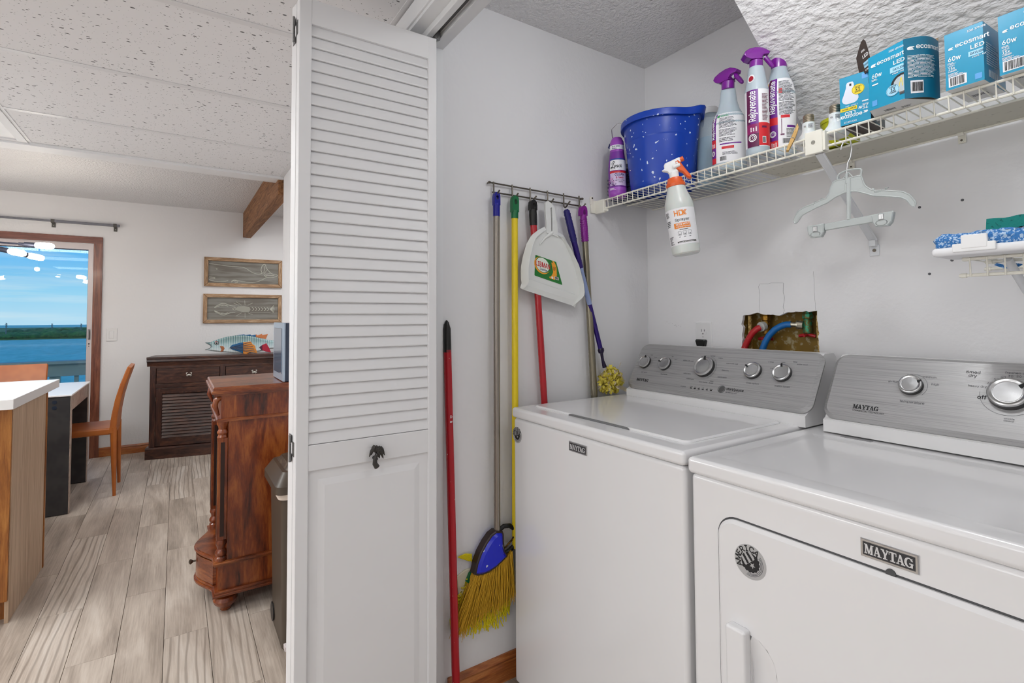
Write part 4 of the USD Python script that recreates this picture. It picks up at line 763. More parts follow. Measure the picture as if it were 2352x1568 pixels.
bk.part('bail_knuckle', lathe([(0.0001, -0.005), (0.0055, -0.003), (0.0062, 0), (0.0055, 0.003), (0.0001, 0.005)], 12, c=(-0.153, -0.092, 0.206)), mat('knuckle_cream', 'd9d2bd', 0.5))

# dark blue jug with ribs, lying behind
nv = mat('navy_bottle', '2b3353', 0.35, coat_weight=0.2)
dk = Thing('detergent_jug', 'dark navy ribbed plastic jug at the far left end of the shelf', 'jug', (-1.420, 1.49, zs(-1.42)+0.0008))
segs = [rbox(-1.480, -1.362, 1.442, 1.560, dk.base[2], dk.base[2]+0.128, 0.018, 2)]
for k in range(5):
    z = dk.base[2]+0.030+0.0145*k; segs.append(rbox(-1.4835, -1.359, 1.4385, 1.5635, z, z+0.0095, 0.0046, 2))
dk.part('body', cat(segs), nv, smooth=45)
dk.part('cap', lathe([(0.02, 0.128), (0.02, 0.15), (0.0001, 0.152)], 24, c=(-1.42, 1.50, dk.base[2])), nv)
# purple spray can shaped bottle
lav = mat('lavender_cap', 'a04cb8', 0.3); lav2 = mat('purple_label', '7a2f9c', 0.4)
ly = Thing('cleaner_bottle', 'lavender disinfectant cleaner bottle squeezed between navy jug and blue bucket', 'bottle', (-1.390, 1.402, zs(-1.39)+0.0008), rotz=38)
lpf = [(0.0001, 0.0), (0.030, 0.0), (0.0335, 0.006), (0.0345, 0.014), (0.0330, 0.06), (0.0340, 0.105), (0.0320, 0.135), (0.0270, 0.172), (0.0268, 0.196), (0.0255, 0.214), (0.018, 0.229), (0.0001, 0.233)]
lrf = rfun(lpf[2:-1]); ly.part('bottle', lathe(lpf, 36), lav)
LL = lambda m, e=0.0008, z0=0.0: wrap(fine(m, 0.006), lrf, 0.034, 0.0, z0, e)
lb = ly.part('label', wrap(patch(-0.048, 0.05, 0.022, 0.172, 20, 16), lrf, 0.034, eps=0.0003), lav2, smooth=True)
ly.part('label_panel', wrap(patch(-0.027, 0.045, 0.098, 0.138, 14, 6), lrf, 0.034, eps=0.0007), paper, smooth=True, parent=lb)
ly.part('label_panel', wrap(patch(-0.048, 0.05, 0.180, 0.197, 20, 3), lrf, 0.034, eps=0.0007), paper, smooth=True, parent=lb)
ly.part('label_panel', wrap(patch(-0.048, 0.05, 0.022, 0.034, 20, 2), lrf, 0.034, eps=0.0007), mat('label_magenta_pale', 'a958c4', 0.4), smooth=True, parent=lb)
ly.part('label_panel', wrap(patch(-0.026, 0.045, 0.040, 0.088, 14, 6), lrf, 0.034, eps=0.0006), mat('label_lilac', 'd9c6e6', 0.4), smooth=True, parent=lb)
ly.part('label_panel', wrap(patch(-0.028, 0.045, 0.088, 0.0955, 14, 2), lrf, 0.034, eps=0.0009), redl, smooth=True, parent=lb)
ly.part('label_panel', wrap(patch(-0.028, 0.045, 0.1385, 0.143, 14, 2), lrf, 0.034, eps=0.0009), mat('label_blue', '1f4fa0', 0.4), smooth=True, parent=lb)
def script_L():
    c = lambda pts, w: LineString(pts).buffer(w, quad_segs=4)
    return extr(unary_union([c([(0.010, 0.024), (0.013, 0.027), (0.015, 0.024), (0.010, 0.012), (0.006, 0.003), (0.002, 0.000), (0.000, 0.003), (0.004, 0.005), (0.010, 0.001), (0.014, 0.002)], 0.0011), c([(0.010, 0.024), (0.006, 0.020), (0.005, 0.016)], 0.0008)]), 0.0002)
yl = lambda pts, w=0.001: extr(LineString(pts).buffer(w, quad_segs=3), 0.0002)
ly.part('label_lettering', LL(move(cat(script_L(), move(text('ysol', 0.0125, True, 'l', 0.85), 0.0135, 0.002)), -0.022, 0.106), 0.0011), ink, parent=lb)
ly.part('label_lettering', LL(move(text('CLEAN', 0.0085, True, 'l', 0.95), -0.006, 0.077), 0.0010), mat('label_navy', '1a2a6a', 0.5), parent=lb)
ly.part('label_lettering', LL(move(text('& fresh', 0.0075, True, 'l', 0.9), -0.002, 0.066), 0.0010), mat('label_pink', 'b8325a', 0.5), parent=lb)
ly.part('label_lettering', LL(cat(move(text('multi-surface', 0.0045, False, 'l', 0.85), 0.0, 0.058), move(text('cleaner', 0.0045, False, 'l', 0.85), 0.008, 0.051)), 0.0010), grey_ink, parent=lb)
ly.part('label_lettering', LL(cat(move(text('KILLS GERMS', 0.0048, True, 'l', 0.85), -0.020, 0.1885), move(bars(0.035, 0.005, 1, 4), -0.02, 0.182)), 0.0010), mat('label_navy', '1a2a6a', 0.5), parent=lb)
rgl = np.random.default_rng(3); fl = [disc2(0.0008+0.0012*rgl.random(), 8, 0.0002, -0.040+0.032*rgl.random()+0.006*k_, 0.038+0.028*rgl.random()) for k_ in (0, 1, 2) for _ in range(16)]
ly.part('label_flowers', LL(cat(fl), 0.0011), mat('label_flower', '4a1466', 0.5), parent=lb)
ly.part('label_flowers', LL(cat([disc2(0.0009+0.001*rgl.random(), 8, 0.0002, -0.040+0.036*rgl.random(), 0.050+0.022*rgl.random()) for _ in range(22)]), 0.0012), mat('label_petals', 'e69ad0', 0.5), parent=lb)
ly.part('label_lettering', LL(move(bars(0.026, 0.008, 3, 9), -0.026, 0.024), 0.0010), white_ink, parent=lb)

# bulbs, tub, clothes peg
bulbw = mat('bulb_white', 'e9ecec', 0.35, subsurface_weight=0.1); screwm = mat('bulb_screw', 'a39a88', 0.3, 0.9)
def bulb(label, x, y):
    t = Thing('light_bulb', label, 'light bulb', (x, y, zs(x)+0.0008), group=None); t.world = False
    t.part('globe', lathe([(0.0001, 0), (0.028, 0.0005), (0.032, 0.006), (0.0315, 0.012), (0.025, 0.022), (0.0175, 0.032), (0.0155, 0.040), (0.0155, 0.058), (0.0145, 0.0605)], 36), bulbw)
    sp_ = []; 
    for k in range(5): sp_ += [(0.0128, 0.0605+0.0042*k), (0.0137, 0.0620+0.0042*k), (0.0128, 0.0645+0.0042*k)]
    t.part('screw_base', lathe(sp_ + [(0.0115, 0.083), (0.005, 0.086), (0.0001, 0.0865)], 28), screwm)
    rf = lambda z: np.full(np.shape(z), 0.0155)
    t.part('print', wrap(cat(move(bars(0.012, 0.011, 4, 3), -0.002, 0.044), move(text('UL', 0.004, True), -0.014, 0.047)), rf, 0.0155, math.radians(30), 0, 0.0003), grey_ink)
    return t
bulb('white reflector bulb standing base up behind the brace clip, nearer the clothespin', -0.700, 1.435)
bulb('white reflector bulb standing base up in front of the lime tub', -0.630, 1.430)
lime = mat('lime_plastic', 'b9bb12', 0.4)
tb = Thing('plastic_tub', 'lime yellow plastic tub behind the reflector bulb on the shelf', 'tub', (-0.668, 1.545, zs(-0.668)+0.0008)); tb.world = False
tb.part('body', lathe([(0.0001, 0), (0.040, 0), (0.043, 0.004), (0.0455, 0.070), (0.0475, 0.071), (0.0480, 0.080), (0.046, 0.081), (0.044, 0.070), (0.0425, 0.006), (0.0001, 0.005)], 36, sy=1.1), lime)
tb.part('contents', cat(rbox(-0.005, 0.036, -0.035, 0.02, 0.03, 0.0885, 0.004), cyl((0.0, -0.03, 0.088), (0.03, -0.02, 0.091), 0.003)), mat('dark_contents', '17182a', 0.4))
peg = wood('peg_wood', 'b0854a', 'd3a862', 'e6c88c', (8, 8, 8), 0.6, 4.0)
pg = Thing('clothespin', 'wooden clothespin clipped upright on the front rail of the shelf', 'clothespin', (-0.718, 1.378, 1.69))
def peg_half(s):
    return Polygon([(-0.004, -0.030), (0.0015, -0.030), (0.0042, -0.006), (0.005, 0.010), (0.0032, 0.034), (-0.003, 0.042), (-0.0045, 0.0)])
for s in (-1, 1):
    m_ = extr(peg_half(s), 0.009); m_ = move(m_, 0, 0, -0.0045); v = np.asarray(m_.vertices); v = np.c_[v[:, 0], v[:, 2]*0.9 + s*0.0052 + s*0.06*np.clip(v[:, 1], 0, 1), v[:, 1]]; m_ = trimesh.Trimesh(v, m_.faces, process=False) if s < 0 else trimesh.Trimesh(v, np.asarray(m_.faces)[:, ::-1], process=False)
    m_.apply_transform(rotm(22, (0, 1, 0))); m_.apply_transform(rotm(28, (0, 0, 1))); m_.apply_translation((-0.716, 1.379, 1.693)); m_.fix_normals(); pg.part('jaw', m_, peg, smooth=20)
spc = cat([tube([(0.006*math.cos(a_), 0.011*math.sin(a_), 0.004) for a_ in np.linspace(0, 6.28, 18)], 0.0008, 6)]); spc.apply_transform(rotm(22, (0, 1, 0))); spc.apply_transform(rotm(28, (0, 0, 1))); spc.apply_translation((-0.716, 1.379, 1.693)); pg.part('spring', spc, chrome)

# ---------------------------------------------------------------- lamp cartons
card = mat('carton_cyan', '0b97c0', 0.33, coat_weight=0.35, coat_roughness=0.2); cardw = mat('carton_white', 'e3e2e0', 0.5); cardk = mat('carton_brown', '3e332c', 0.5); cardi = mat('carton_inside', '8f7a63', 0.8)
paleb = mat('carton_pale_blue', 'a6dcf5', 0.45); yelb = mat('carton_yellow', 'f0d61b', 0.45); tealdk = mat('carton_teal_dark', '0a6c8c', 0.4)
def swoosh(s):
    a = Polygon([(0.3, 0), (2.0, 0), (1.7, 0.45), (0.75, 0.45), (0.75, 0.62), (1.75, 0.62), (1.5, 1.0), (0.75, 1.0), (0.75, 1.1), (2.2, 1.1), (1.9, 1.5), (0.75, 1.5), (0.2, 1.2), (0, 0.75), (0.05, 0.3)])
    m = extr(a.buffer(0.04), 1.0); v = np.asarray(m.vertices); m.vertices = v*(s, s*0.8, 0.0002); return m
def face(t, parent, items, o, x, y):
    """prints: (mesh, dx, dy, lift, material, name)"""
    for m, dx, dy, k, mt, nm in items: t.part(nm, to_plane(move(m, dx, dy, k), o, x, y), mt, parent=parent)
def carton(label, x, y, w, h, d, rot, seed, style='std'):
    t = Thing('bulb_carton', label, 'box', (x, y, zs(x)+0.0008+0.003), rotz=rot)
    b = t.part('box', box(0, w, 0, d, 0.0006, h), card, smooth=False)
    t.part('bottom_flap', box(0.0006, w-0.0006, 0.0006, d-0.0006, 0, 0.0008), cardw, smooth=False)
    t.part('top_flap', box(0.0004, w-0.0004, 0.0004, d-0.0004, h-0.0003, h+0.0008), cardk if style == 'std' else card, smooth=False)
    t.part('side_print', to_plane(cat(move(bars(d*0.7, h*0.4, 10, seed), d*0.12, h*0.3), move(barcode(d*0.4, h*0.12, seed), d*0.2, h*0.1)), (w+0.0002, 0, 0), (0, 1, 0), (0, 0, 1)), white_ink, parent=b)
    t.part('bottom_print', cat(move(barcode(w*0.4, d*0.12, seed), w*0.3, d*0.25), move(bars(w*0.4, d*0.1, 3, seed), w*0.25, d*0.6)).apply_transform(rotm(180, (1, 0, 0))).apply_translation((0, d, 0)), grey_ink)
    face(t, b, [(swoosh(w*0.062), w*0.10, h*0.70, 0.0002, white_ink, 'front_print'), (text('ecosmart', h*0.072, True, 'l', 1.05), w*0.27, h*0.715, 0.0002, white_ink, 'front_lettering'),
        (text('LED', h*0.068, True, 'l', 1.1), w*0.66, h*0.59, 0.0002, white_ink, 'front_lettering'), (box(w*0.62, w*0.99, h*0.47, h*0.555, 0, 0.0002), 0, 0, 0.0001, paleb, 'front_print'),
        (text('DAYLIGHT', h*0.036, True, 'l', 0.85), w*0.66, h*0.495, 0.0004, mat('carton_navy', '174a6e', 0.5), 'front_lettering'), (text('4 PACK - A19', h*0.024, True, 'l', 0.85), w*0.70, h*0.435, 0.0002, white_ink, 'front_lettering'),
        (text('60w', h*0.075, True, 'l', 0.85), w*0.07, h*0.50, 0.0002, white_ink, 'front_lettering'), (bars(w*0.22, h*0.04, 2, seed), w*0.07, h*0.445, 0.0002, white_ink, 'front_print'),
        (text('1001 370 398', h*0.032, True, 'l', 0.8), w*0.60, h*0.905, 0.0002, white_ink, 'front_lettering')], (0, -0.0002, 0), (1, 0, 0), (0, 0, 1))
    return t, b
fo = lambda k=0.0002: ((0, -k, 0), (1, 0, 0), (0, 0, 1))
c1, b1 = carton('upright cyan bulb carton standing between the torn open carton and the rightmost one', -0.3800, 1.354, 0.0625, 0.120, 0.115, -3, 31)
face(c1, b1, [(text('LASTS', 0.0032, True, 'l', .8), 0.0045, 0.0485, 0.0002, white_ink, 'front_lettering'), (text('15x', 0.0058, True, 'l', .8), 0.0045, 0.0415, 0.0002, white_ink, 'front_lettering'), (text('LONGER', 0.0032, True, 'l', .8), 0.0045, 0.037, 0.0002, white_ink, 'front_lettering'), (bars(0.018, 0.004, 2, 3), 0.0045, 0.031, 0.0002, white_ink, 'front_print'), (box(0, 0.030, 0, 0.021, 0, 0.0002), 0.005, 0.0055, 0.0001, paper, 'front_print'), (barcode(0.024, 0.017, 12), 0.008, 0.0075, 0.0004, ink, 'front_print'),
    (box(0, 0.011, 0, 0.0115, 0, 0.0002), 0.048, 0.006, 0.0001, mat('carton_star', '5fa8e6', 0.5), 'front_print'), (bars(0.032, 0.0035, 2, 5), 0.005, 0.0275, 0.0002, white_ink, 'front_print')], *fo())
c2, b2 = carton('rightmost cyan bulb carton, cut off by the edge of the picture', -0.2975, 1.362, 0.0625, 0.120, 0.115, -3, 37)
face(c2, b2, [(text('LASTS', 0.0032, True, 'l', .8), 0.0045, 0.0485, 0.0002, white_ink, 'front_lettering'), (text('15x', 0.0058, True, 'l', .8), 0.0045, 0.0415, 0.0002, white_ink, 'front_lettering'), (text('LONGER', 0.0032, True, 'l', .8), 0.0045, 0.037, 0.0002, white_ink, 'front_lettering'), (bars(0.018, 0.004, 2, 3), 0.0045, 0.031, 0.0002, white_ink, 'front_print'), (box(0, 0.036, 0, 0.021, 0, 0.0002), 0.005, 0.0055, 0.0001, paper, 'front_print'), (barcode(0.029, 0.017, 12), 0.008, 0.0075, 0.0004, ink, 'front_print'), (bars(0.032, 0.0035, 2, 5), 0.005, 0.0275, 0.0002, white_ink, 'front_print')], *fo())
# the upside-down 75w carton
w, h, d = 0.064, 0.120, 0.110
c3 = Thing('bulb_carton', 'smaller upside-down cyan bulb carton with white bulb and yellow disc print', 'box', (-0.594, 1.374, zs(-0.594)+0.0038), rotz=6)
b3 = c3.part('box', box(0, w, 0, d, 0.0006, h), card, smooth=False)
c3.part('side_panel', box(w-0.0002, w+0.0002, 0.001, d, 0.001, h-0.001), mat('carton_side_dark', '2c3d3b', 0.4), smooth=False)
c3.part('side_print', to_plane(box(0, d, 0.028, 0.034, 0, 0.0002), (w+0.0003, 0, 0), (0, 1, 0), (0, 0, 1)), yelb)
c3.part('top_flap', box(0.0004, w-0.0004, 0.0004, d-0.0004, h-0.0003, h+0.0008), cardk, smooth=False)
c3.part('bottom_flap', box(0.0006, w-0.0006, 0.0006, d-0.0006, 0, 0.0008), cardk, smooth=False)
up = lambda m, dx, dy: move(turn2(m, 180), dx, dy)
bulbshape = Polygon([(0, 0.052), (0.0055, 0.0515), (0.0075, 0.047), (0.0078, 0.040), (0.0095, 0.034), (0.0135, 0.022), (0.0165, 0.014), (0.0168, 0.009), (0.0145, 0.004), (0.009, 0.0005), (0, 0), (-0.009, 0.0005), (-0.0145, 0.004), (-0.0168, 0.009), (-0.0165, 0.014), (-0.0135, 0.022), (-0.0095, 0.034), (-0.0078, 0.040), (-0.0075, 0.047), (-0.0055, 0.0515)]).buffer(0.0008)
face(c3, b3, [(extr(bulbshape, 0.0002), 0.0225, 0.052, 0.0001, mat('carton_bulb_print', 'dfe2ee', 0.45), 'front_print'), (box(-0.0022, 0.0022, 0, 0.006, 0, 0.0002), 0.0235, 0.0945, 0.0003, ink, 'front_print'), (disc2(0.0135, 32, 0.0002, 0, 0, 0.95), 0.0395, 0.0815, 0.0003, yelb, 'front_print'), (ring2(0.0122, 0.0126, 32), 0.0395, 0.0815, 0.0005, ink, 'front_print'),
    (up(text('LASTS', 0.0032, True, 'c'), 0.0395, 0.0895), 0, 0, 0.0006, ink, 'front_lettering'), (up(text('13', 0.006, True, 'c'), 0.0395, 0.0850), 0, 0, 0.0006, ink, 'front_lettering'), (up(text('YEARS', 0.0032, True, 'c'), 0.0395, 0.0775), 0, 0, 0.0006, ink, 'front_lettering'),
    (up(text('2 PACK - A19', 0.0028, True, 'r'), 0.012, 0.0475), 0, 0, 0.0002, white_ink, 'front_lettering'), (box(0, 0.036, 0, 0.0085, 0, 0.0002), 0.0003, 0.0345, 0.0001, yelb, 'front_print'), (up(text('BRIGHT WHITE', 0.0036, True, 'r', .8), 0.005, 0.0408), 0, 0, 0.0003, ink, 'front_lettering'),
    (up(text('75w', 0.0085, True, 'l', .85), 0.060, 0.0385), 0, 0, 0.0002, white_ink, 'front_lettering'), (up(bars(0.017, 0.004, 2, 4), 0.060, 0.042), 0, 0, 0.0002, white_ink, 'front_print'), (box(0, 0.013, 0, 0.0028, 0, 0.0002), 0.047, 0.0475, 0.0002, white_ink, 'front_print'),
    (up(text('LED', 0.0085, True, 'r', 1.1), 0.010, 0.0320), 0, 0, 0.0002, white_ink, 'front_lettering'), (up(text('ecosmart', 0.0090, True, 'l', 1.0), 0.0475, 0.0240), 0, 0, 0.0002, white_ink, 'front_lettering'), (up(swoosh(0.0044), 0.0585, 0.0250), 0, 0, 0.0002, white_ink, 'front_print'),
    (up(text('1002 428 125', 0.0036, True, 'r', .8), 0.008, 0.0085), 0, 0, 0.0002, white_ink, 'front_lettering'), (box(0, 0.012, 0, 0.0125, 0, 0.0002), 0.048, 0.1035, 0.0001, mat('carton_star', '5fa8e6', 0.5), 'front_print')], *fo())
# torn-open carton with a raised brown flap
c4 = Thing('bulb_carton', 'torn open cyan bulb carton with a dark brown flap sticking up', 'box', (-0.513, 1.330, zs(-0.513)+0.0038), rotz=0)
c4.world = False
p0, p1, p2, p3 = np.array((0, 0.0)), np.array((0.0725, -0.013)), np.array((0.112, 0.062)), np.array((-0.018, 0.085))
def wall2(a, b, z0, z1, m, nm, t_=0.0006, top=None, parent=None, bulge=0.0, n=8):
    a, b = np.asarray(a, float), np.asarray(b, float); dd = (b-a)/np.linalg.norm(b-a); nn = np.array((dd[1], -dd[0])); V = []; F = []
    for k in range(n+1):
        u = k/n; q = a*(1-u)+b*u + nn*bulge*math.sin(math.pi*u)
        zt_ = z1 if top is None else top(u)
        for s in (0, 1):
            e = q - nn*t_*s; V += [(e[0], e[1], z0), (e[0], e[1], zt_)]
    for k in range(n):
        i = 4*k; F += [(i, i+4, i+5), (i, i+5, i+1), (i+2, i+3, i+7), (i+2, i+7, i+6), (i+1, i+5, i+7), (i+1, i+7, i+3), (i, i+2, i+6), (i, i+6, i+4)]
    return c4.part(nm, trimesh.Trimesh(np.array(V), F, process=False), m, smooth=30, parent=parent)
f4 = wall2(p0, p1, 0.0, 0.1300, card, 'front_panel', top=lambda u: 0.124+0.006*u)
s4 = wall2(p1, p2, 0.0, 0.130, tealdk, 'side_panel', bulge=0.012, top=lambda u: 0.131+0.006*math.sin(u*2.4)-0.004*u)
l4 = wall2(p3, p0, 0.0, 0.120, card, 'side_panel', top=lambda u: 0.118+0.006*u)
wall2(p2, p3, 0.0, 0.128, cardi, 'back_panel', top=lambda u: 0.140-0.01*u)
for nm, pts, m_ in (('bottom_flap', [p0, p1, p2, p3], cardw),):
    c4.part(nm, extr(Polygon(pts), 0.0008), m_, smooth=False)
c4.part('bottom_print', cat(move(barcode(0.022, 0.012, 5), 0.02, 0.02), move(bars(0.02, 0.012, 3, 6), 0.05, 0.03)).apply_transform(np.diag((1, 1, -1, 1))), grey_ink)
c4.part('inner_lining', to_plane(extr(Polygon([(0, 0), (0.078, 0), (0.078, 0.012), (0.05, 0.020), (0.02, 0.016), (0, 0.010)]), 0.0006), (0.000, 0.03, 0.120), (1, 0, 0), (0, 0.4, 1)), cardi, smooth=False)
flx = np.array((-0.034, 0.060, 0.0)); 
fl = to_plane(extr(Polygon([(-0.012, 0), (0.030, 0.0), (0.030, 0.050), (0.028, 0.072), (0.024, 0.078), (0.016, 0.076), (-0.010, 0.050)]).buffer(0.001), 0.0008), (-0.030, 0.052, 0.112), (0.82, -0.57, 0.05), (-0.16, -0.02, 0.985))
flp = c4.part('torn_flap', fl, cardk, smooth=False, label='dark brown raised flap')
fpl = lambda m: to_plane(move(m, 0, 0, 0.0010), (-0.030, 0.052, 0.112), (0.82, -0.57, 0.05), (-0.16, -0.02, 0.985))
c4.part('flap_print', fpl(box(0.008, 0.030, 0.012, 0.026, 0, 0.0002)), paleb, parent=flp)
c4.part('flap_lettering', fpl(cat(move(text('LED', 0.008, True, 'l', 1.0), 0.009, 0.036), move(bars(0.018, 0.006, 2, 4), 0.009, 0.052), move(text('4 PACK', 0.004, True, 'l', .8), 0.009, 0.004))), white_ink, parent=flp)
c4.part('flap_lettering', fpl(move(text('DAYLIGHT', 0.0042, True, 'l', .7), 0.009, 0.017, 0.0003)), mat('carton_navy', '174a6e', 0.5), parent=flp)
dv = (p1-p0)/np.linalg.norm(p1-p0); F3 = ((p0[0], p0[1]-0.0004, 0), (dv[0], dv[1], 0), (0, 0, 1)); Wd = np.linalg.norm(p1-p0)
lamp = Polygon([(-0.0175, 0.0175), (-0.016, 0.026), (-0.010, 0.033), (0, 0.036), (0.004, 0.036), (0.004, -0.002), (-0.0055, -0.002), (-0.0075, 0.004), (-0.014, 0.010)])
face(c4, f4, [(swoosh(0.0052), 0.006, 0.098, 0.0002, white_ink, 'front_print'), (text('ecosmart', 0.0088, True, 'l', 1.05), 0.0185, 0.099, 0.0002, white_ink, 'front_lettering'), (text('LED', 0.0085, True, 'l', 1.1), 0.052, 0.084, 0.0002, white_ink, 'front_lettering'), (text('1002 429 555', 0.0040, True, 'l', .8), 0.044, 0.116, 0.0002, white_ink, 'front_lettering'),
    (box(0, 0.0275, 0, 0.0125, 0, 0.0002), 0.046, 0.067, 0.0001, paleb, 'front_print'), (text('DAYLIGHT', 0.0046, True, 'l', .85), 0.0515, 0.0705, 0.0003, mat('carton_navy', '174a6e', 0.5), 'front_lettering'), (text('4 PACK - B10', 0.003, True, 'l', .85), 0.050, 0.0625, 0.0002, white_ink, 'front_lettering'),
    (text('60w', 0.0090, True, 'l', .85), 0.0065, 0.072, 0.0002, white_ink, 'front_lettering'), (bars(0.016, 0.005, 2, 4), 0.0065, 0.0655, 0.0002, white_ink, 'front_print'), (box(0, 0.013, 0, 0.003, 0, 0.0002), 0.0075, 0.055, 0.0002, white_ink, 'front_print'),
    (extr(Point(0.070, 0.036).buffer(0.0235, quad_segs=12).difference(Point(0.070, 0.036).buffer(0.0185, quad_segs=12)).intersection(sbox(0.04, 0.036, 0.0735, 0.07)), 0.0002), 0, 0, 0.0002, ink, 'front_print'),
    (extr(lamp, 0.0002), 0.0695, 0.019, 0.0002, mat('lamp_print_grey', 'b9c3c9', 0.4), 'front_print'), (extr(unary_union([LineString([(-0.006, 0.012), (-0.002, 0.030)]).buffer(0.0006), LineString([(0.001, 0.012), (-0.001, 0.030)]).buffer(0.0006)]), 0.0002), 0.0695, 0.019, 0.0004, yelb, 'front_print'),
    (cat(*[box(-0.0055, 0.004, -0.006+0.0022*k, -0.0047+0.0022*k, 0, 0.0002) for k in range(3)]), 0.0695, 0.019, 0.0004, mat('lamp_screw_print', '5a4636', 0.5), 'front_print'),
    (disc2(0.0135, 32, 0.0002, 0, 0, 0.92), 0.0505, 0.028, 0.0005, paleb, 'front_print'), (text('LASTS', 0.0036, True, 'c', .9), 0.0505, 0.0345, 0.0008, ink, 'front_lettering'), (text('13', 0.0065, True, 'c', .9), 0.0505, 0.0265, 0.0008, ink, 'front_lettering'), (text('YEARS', 0.0036, True, 'c', .9), 0.0505, 0.0215, 0.0008, ink, 'front_lettering'), (ring2(0.0120, 0.0123, 32), 0.0505, 0.028, 0.0007, ink, 'front_print'),
    (box(0, 0.011, 0, 0.0125, 0, 0.0002), 0.0065, 0.008, 0.0001, mat('carton_star', '5fa8e6', 0.5), 'front_print')], *F3)
dv2 = (p2-p1)/np.linalg.norm(p2-p1)
def on_side(m): 
    m = fine(m, 0.006); v = np.asarray(m.vertices); L_ = np.linalg.norm(p2-p1); u = v[:, 0]/L_; nn = np.array((dv2[1], -dv2[0])); q = p1 + np.outer(u, p2-p1) + np.outer(0.012*np.sin(np.pi*np.clip(u, 0, 1)) + 0.0004 + v[:, 2], nn)
    m.vertices = np.c_[q, v[:, 1]]; return m
c4.part('side_print', on_side(cat(move(swoosh(0.0058), 0.006, 0.106), move(text('ecosmart', 0.0100, True, 'l', 1.0), 0.021, 0.108), move(bars(0.066, 0.050, 18, 8, 0.4), 0.006, 0.045))), white_ink, parent=s4)
c4.part('side_print', on_side(patch(0.010, 0.034, 0.010, 0.038)), paper, parent=s4); c4.part('side_print', on_side(move(barcode(0.020, 0.020, 9), 0.012, 0.014, 0.0004)), ink, parent=s4)
dl = (p0-p3)/np.linalg.norm(p0-p3); LS = ((p3[0]-0.0006, p3[1], 0), (dl[0], dl[1], 0), (0, 0, 1))
face(c4, l4, [(text('LED', 0.0085, True, 'l', .9), 0.040, 0.098, 0.0004, white_ink, 'side_lettering'), (box(0.05, 0.086, 0.068, 0.082, 0, 0.0002), 0, 0, 0.0003, paleb, 'side_print'), (text('DAYLIGHT', 0.005, True, 'l', .7), 0.054, 0.072, 0.0006, ink, 'side_lettering'), (bars(0.03, 0.014, 3, 3), 0.055, 0.045, 0.0003, white_ink, 'side_print')], *LS)

# ---------------------------------------------------------------- spray bottle hooked on the shelf lip
milky = mat('milky_plastic', 'd6dad6', 0.3, subsurface_weight=0.15); orange = mat('orange_plastic', 'e2602a', 0.35); hdo = mat('orange_ink', 'f08a2a', 0.45)
hx = Thing('spray_bottle', 'milky spray bottle with orange collar hanging by its trigger from the shelf lip', 'spray bottle', (-1.015, 1.318, 1.412), rotz=36)
TI = rotm(-7.5, (0, 1, 0)); TL = lambda m: m.copy().apply_transform(TI)
hp = [(0.0001, 0), (0.036, 0), (0.0405, 0.004), (0.042, 0.012), (0.0430, 0.10), (0.0435, 0.150), (0.0425, 0.162), (0.036, 0.182), (0.029, 0.204), (0.0265, 0.218), (0.0255, 0.222), (0.0001, 0.222)]
hrf = rfun([(0.0405, 0.004)] + hp[3:-1]); hx.part('bottle', TL(lathe(hp, 40)), milky)
hl = hx.part('label', TL(wrap(patch(-0.060, 0.056, 0.028, 0.140, 24, 12), hrf, 0.043, eps=0.0003)), paper, smooth=True)
HW = lambda m, e=0.0008: TL(wrap(fine(m, 0.006), hrf, 0.043, 0, 0, e))
xs = extr(unary_union([LineString([(0, 0), (0.72, 1)]).buffer(0.07, cap_style=2), LineString([(0.62, 0), (0, 1)]).buffer(0.07, cap_style=2), LineString([(0.22, 0), (0.94, 1)]).buffer(0.045, cap_style=2), LineString([(0.84, 0), (0.22, 1)]).buffer(0.045, cap_style=2)]), 1.0); xs.vertices = np.asarray(xs.vertices)*(0.0155, 0.0165, 0.0002)
hx.part('label_lettering', HW(cat(move(text('HD', 0.0165, True, 'l', 0.85), -0.019, 0.1165), move(xs, 0.0055, 0.1165))), hdo, parent=hl)
hx.part('label_lettering', HW(move(text('Sprayer', 0.0085, False, 'l', 1.0), -0.018, 0.100)), ink, parent=hl)
hx.part('label_band', TL(wrap(patch(-0.023, 0.026, 0.078, 0.094, 14, 3), hrf, 0.043, eps=0.0007)), hdo, smooth=True, parent=hl)
hx.part('label_lettering', HW(cat(move(text('WIDE MOUTH', 0.0052, True, 'l', 0.95), -0.017, 0.0870), move(text('FOR EASY FILLING', 0.0036, True, 'l', 0.9), -0.017, 0.0805)), 0.0012), white_ink, parent=hl)
hx.part('label_print', HW(cat(move(bars(0.026, 0.004, 1, 3), -0.008, 0.0725), *[move(extr(rrect(0, 0.0105, 0, 0.0125, 0.0015, 3).difference(rrect(0.0006, 0.0099, 0.0006, 0.0119, 0.0012, 3)), 0.0002), -0.0145+0.0150*k, 0.056) for k in range(3)], *[move(extr(Polygon([(0.003, 0.002), (0.0075, 0.002), (0.0065, 0.005), (0.0045, 0.005)]), 0.0002), -0.0145+0.0150*k, 0.056) for k in range(3)], *[move(bars(0.006, 0.003, 1, k), -0.0125+0.0150*k, 0.050) for k in range(3)])), grey_ink, parent=hl)
hx.part('label_band', TL(wrap(patch(-0.020, 0.040, 0.0335, 0.038, 14, 2), hrf, 0.043, eps=0.0007)), mat('label_charcoal', '4a4844', 0.5), smooth=True, parent=hl)
hx.part('label_lettering', HW(move(bars(0.052, 0.0025, 1, 8), -0.016, 0.0345), 0.0012), white_ink, parent=hl)
hx.part('label_print', HW(cat(move(bars(0.018, 0.016, 5, 1), -0.052, 0.118), move(bars(0.020, 0.020, 4, 2), -0.052, 0.088), move(bars(0.02, 0.026, 8, 3, ragged=.6), -0.050, 0.032))), grey_ink, parent=hl)
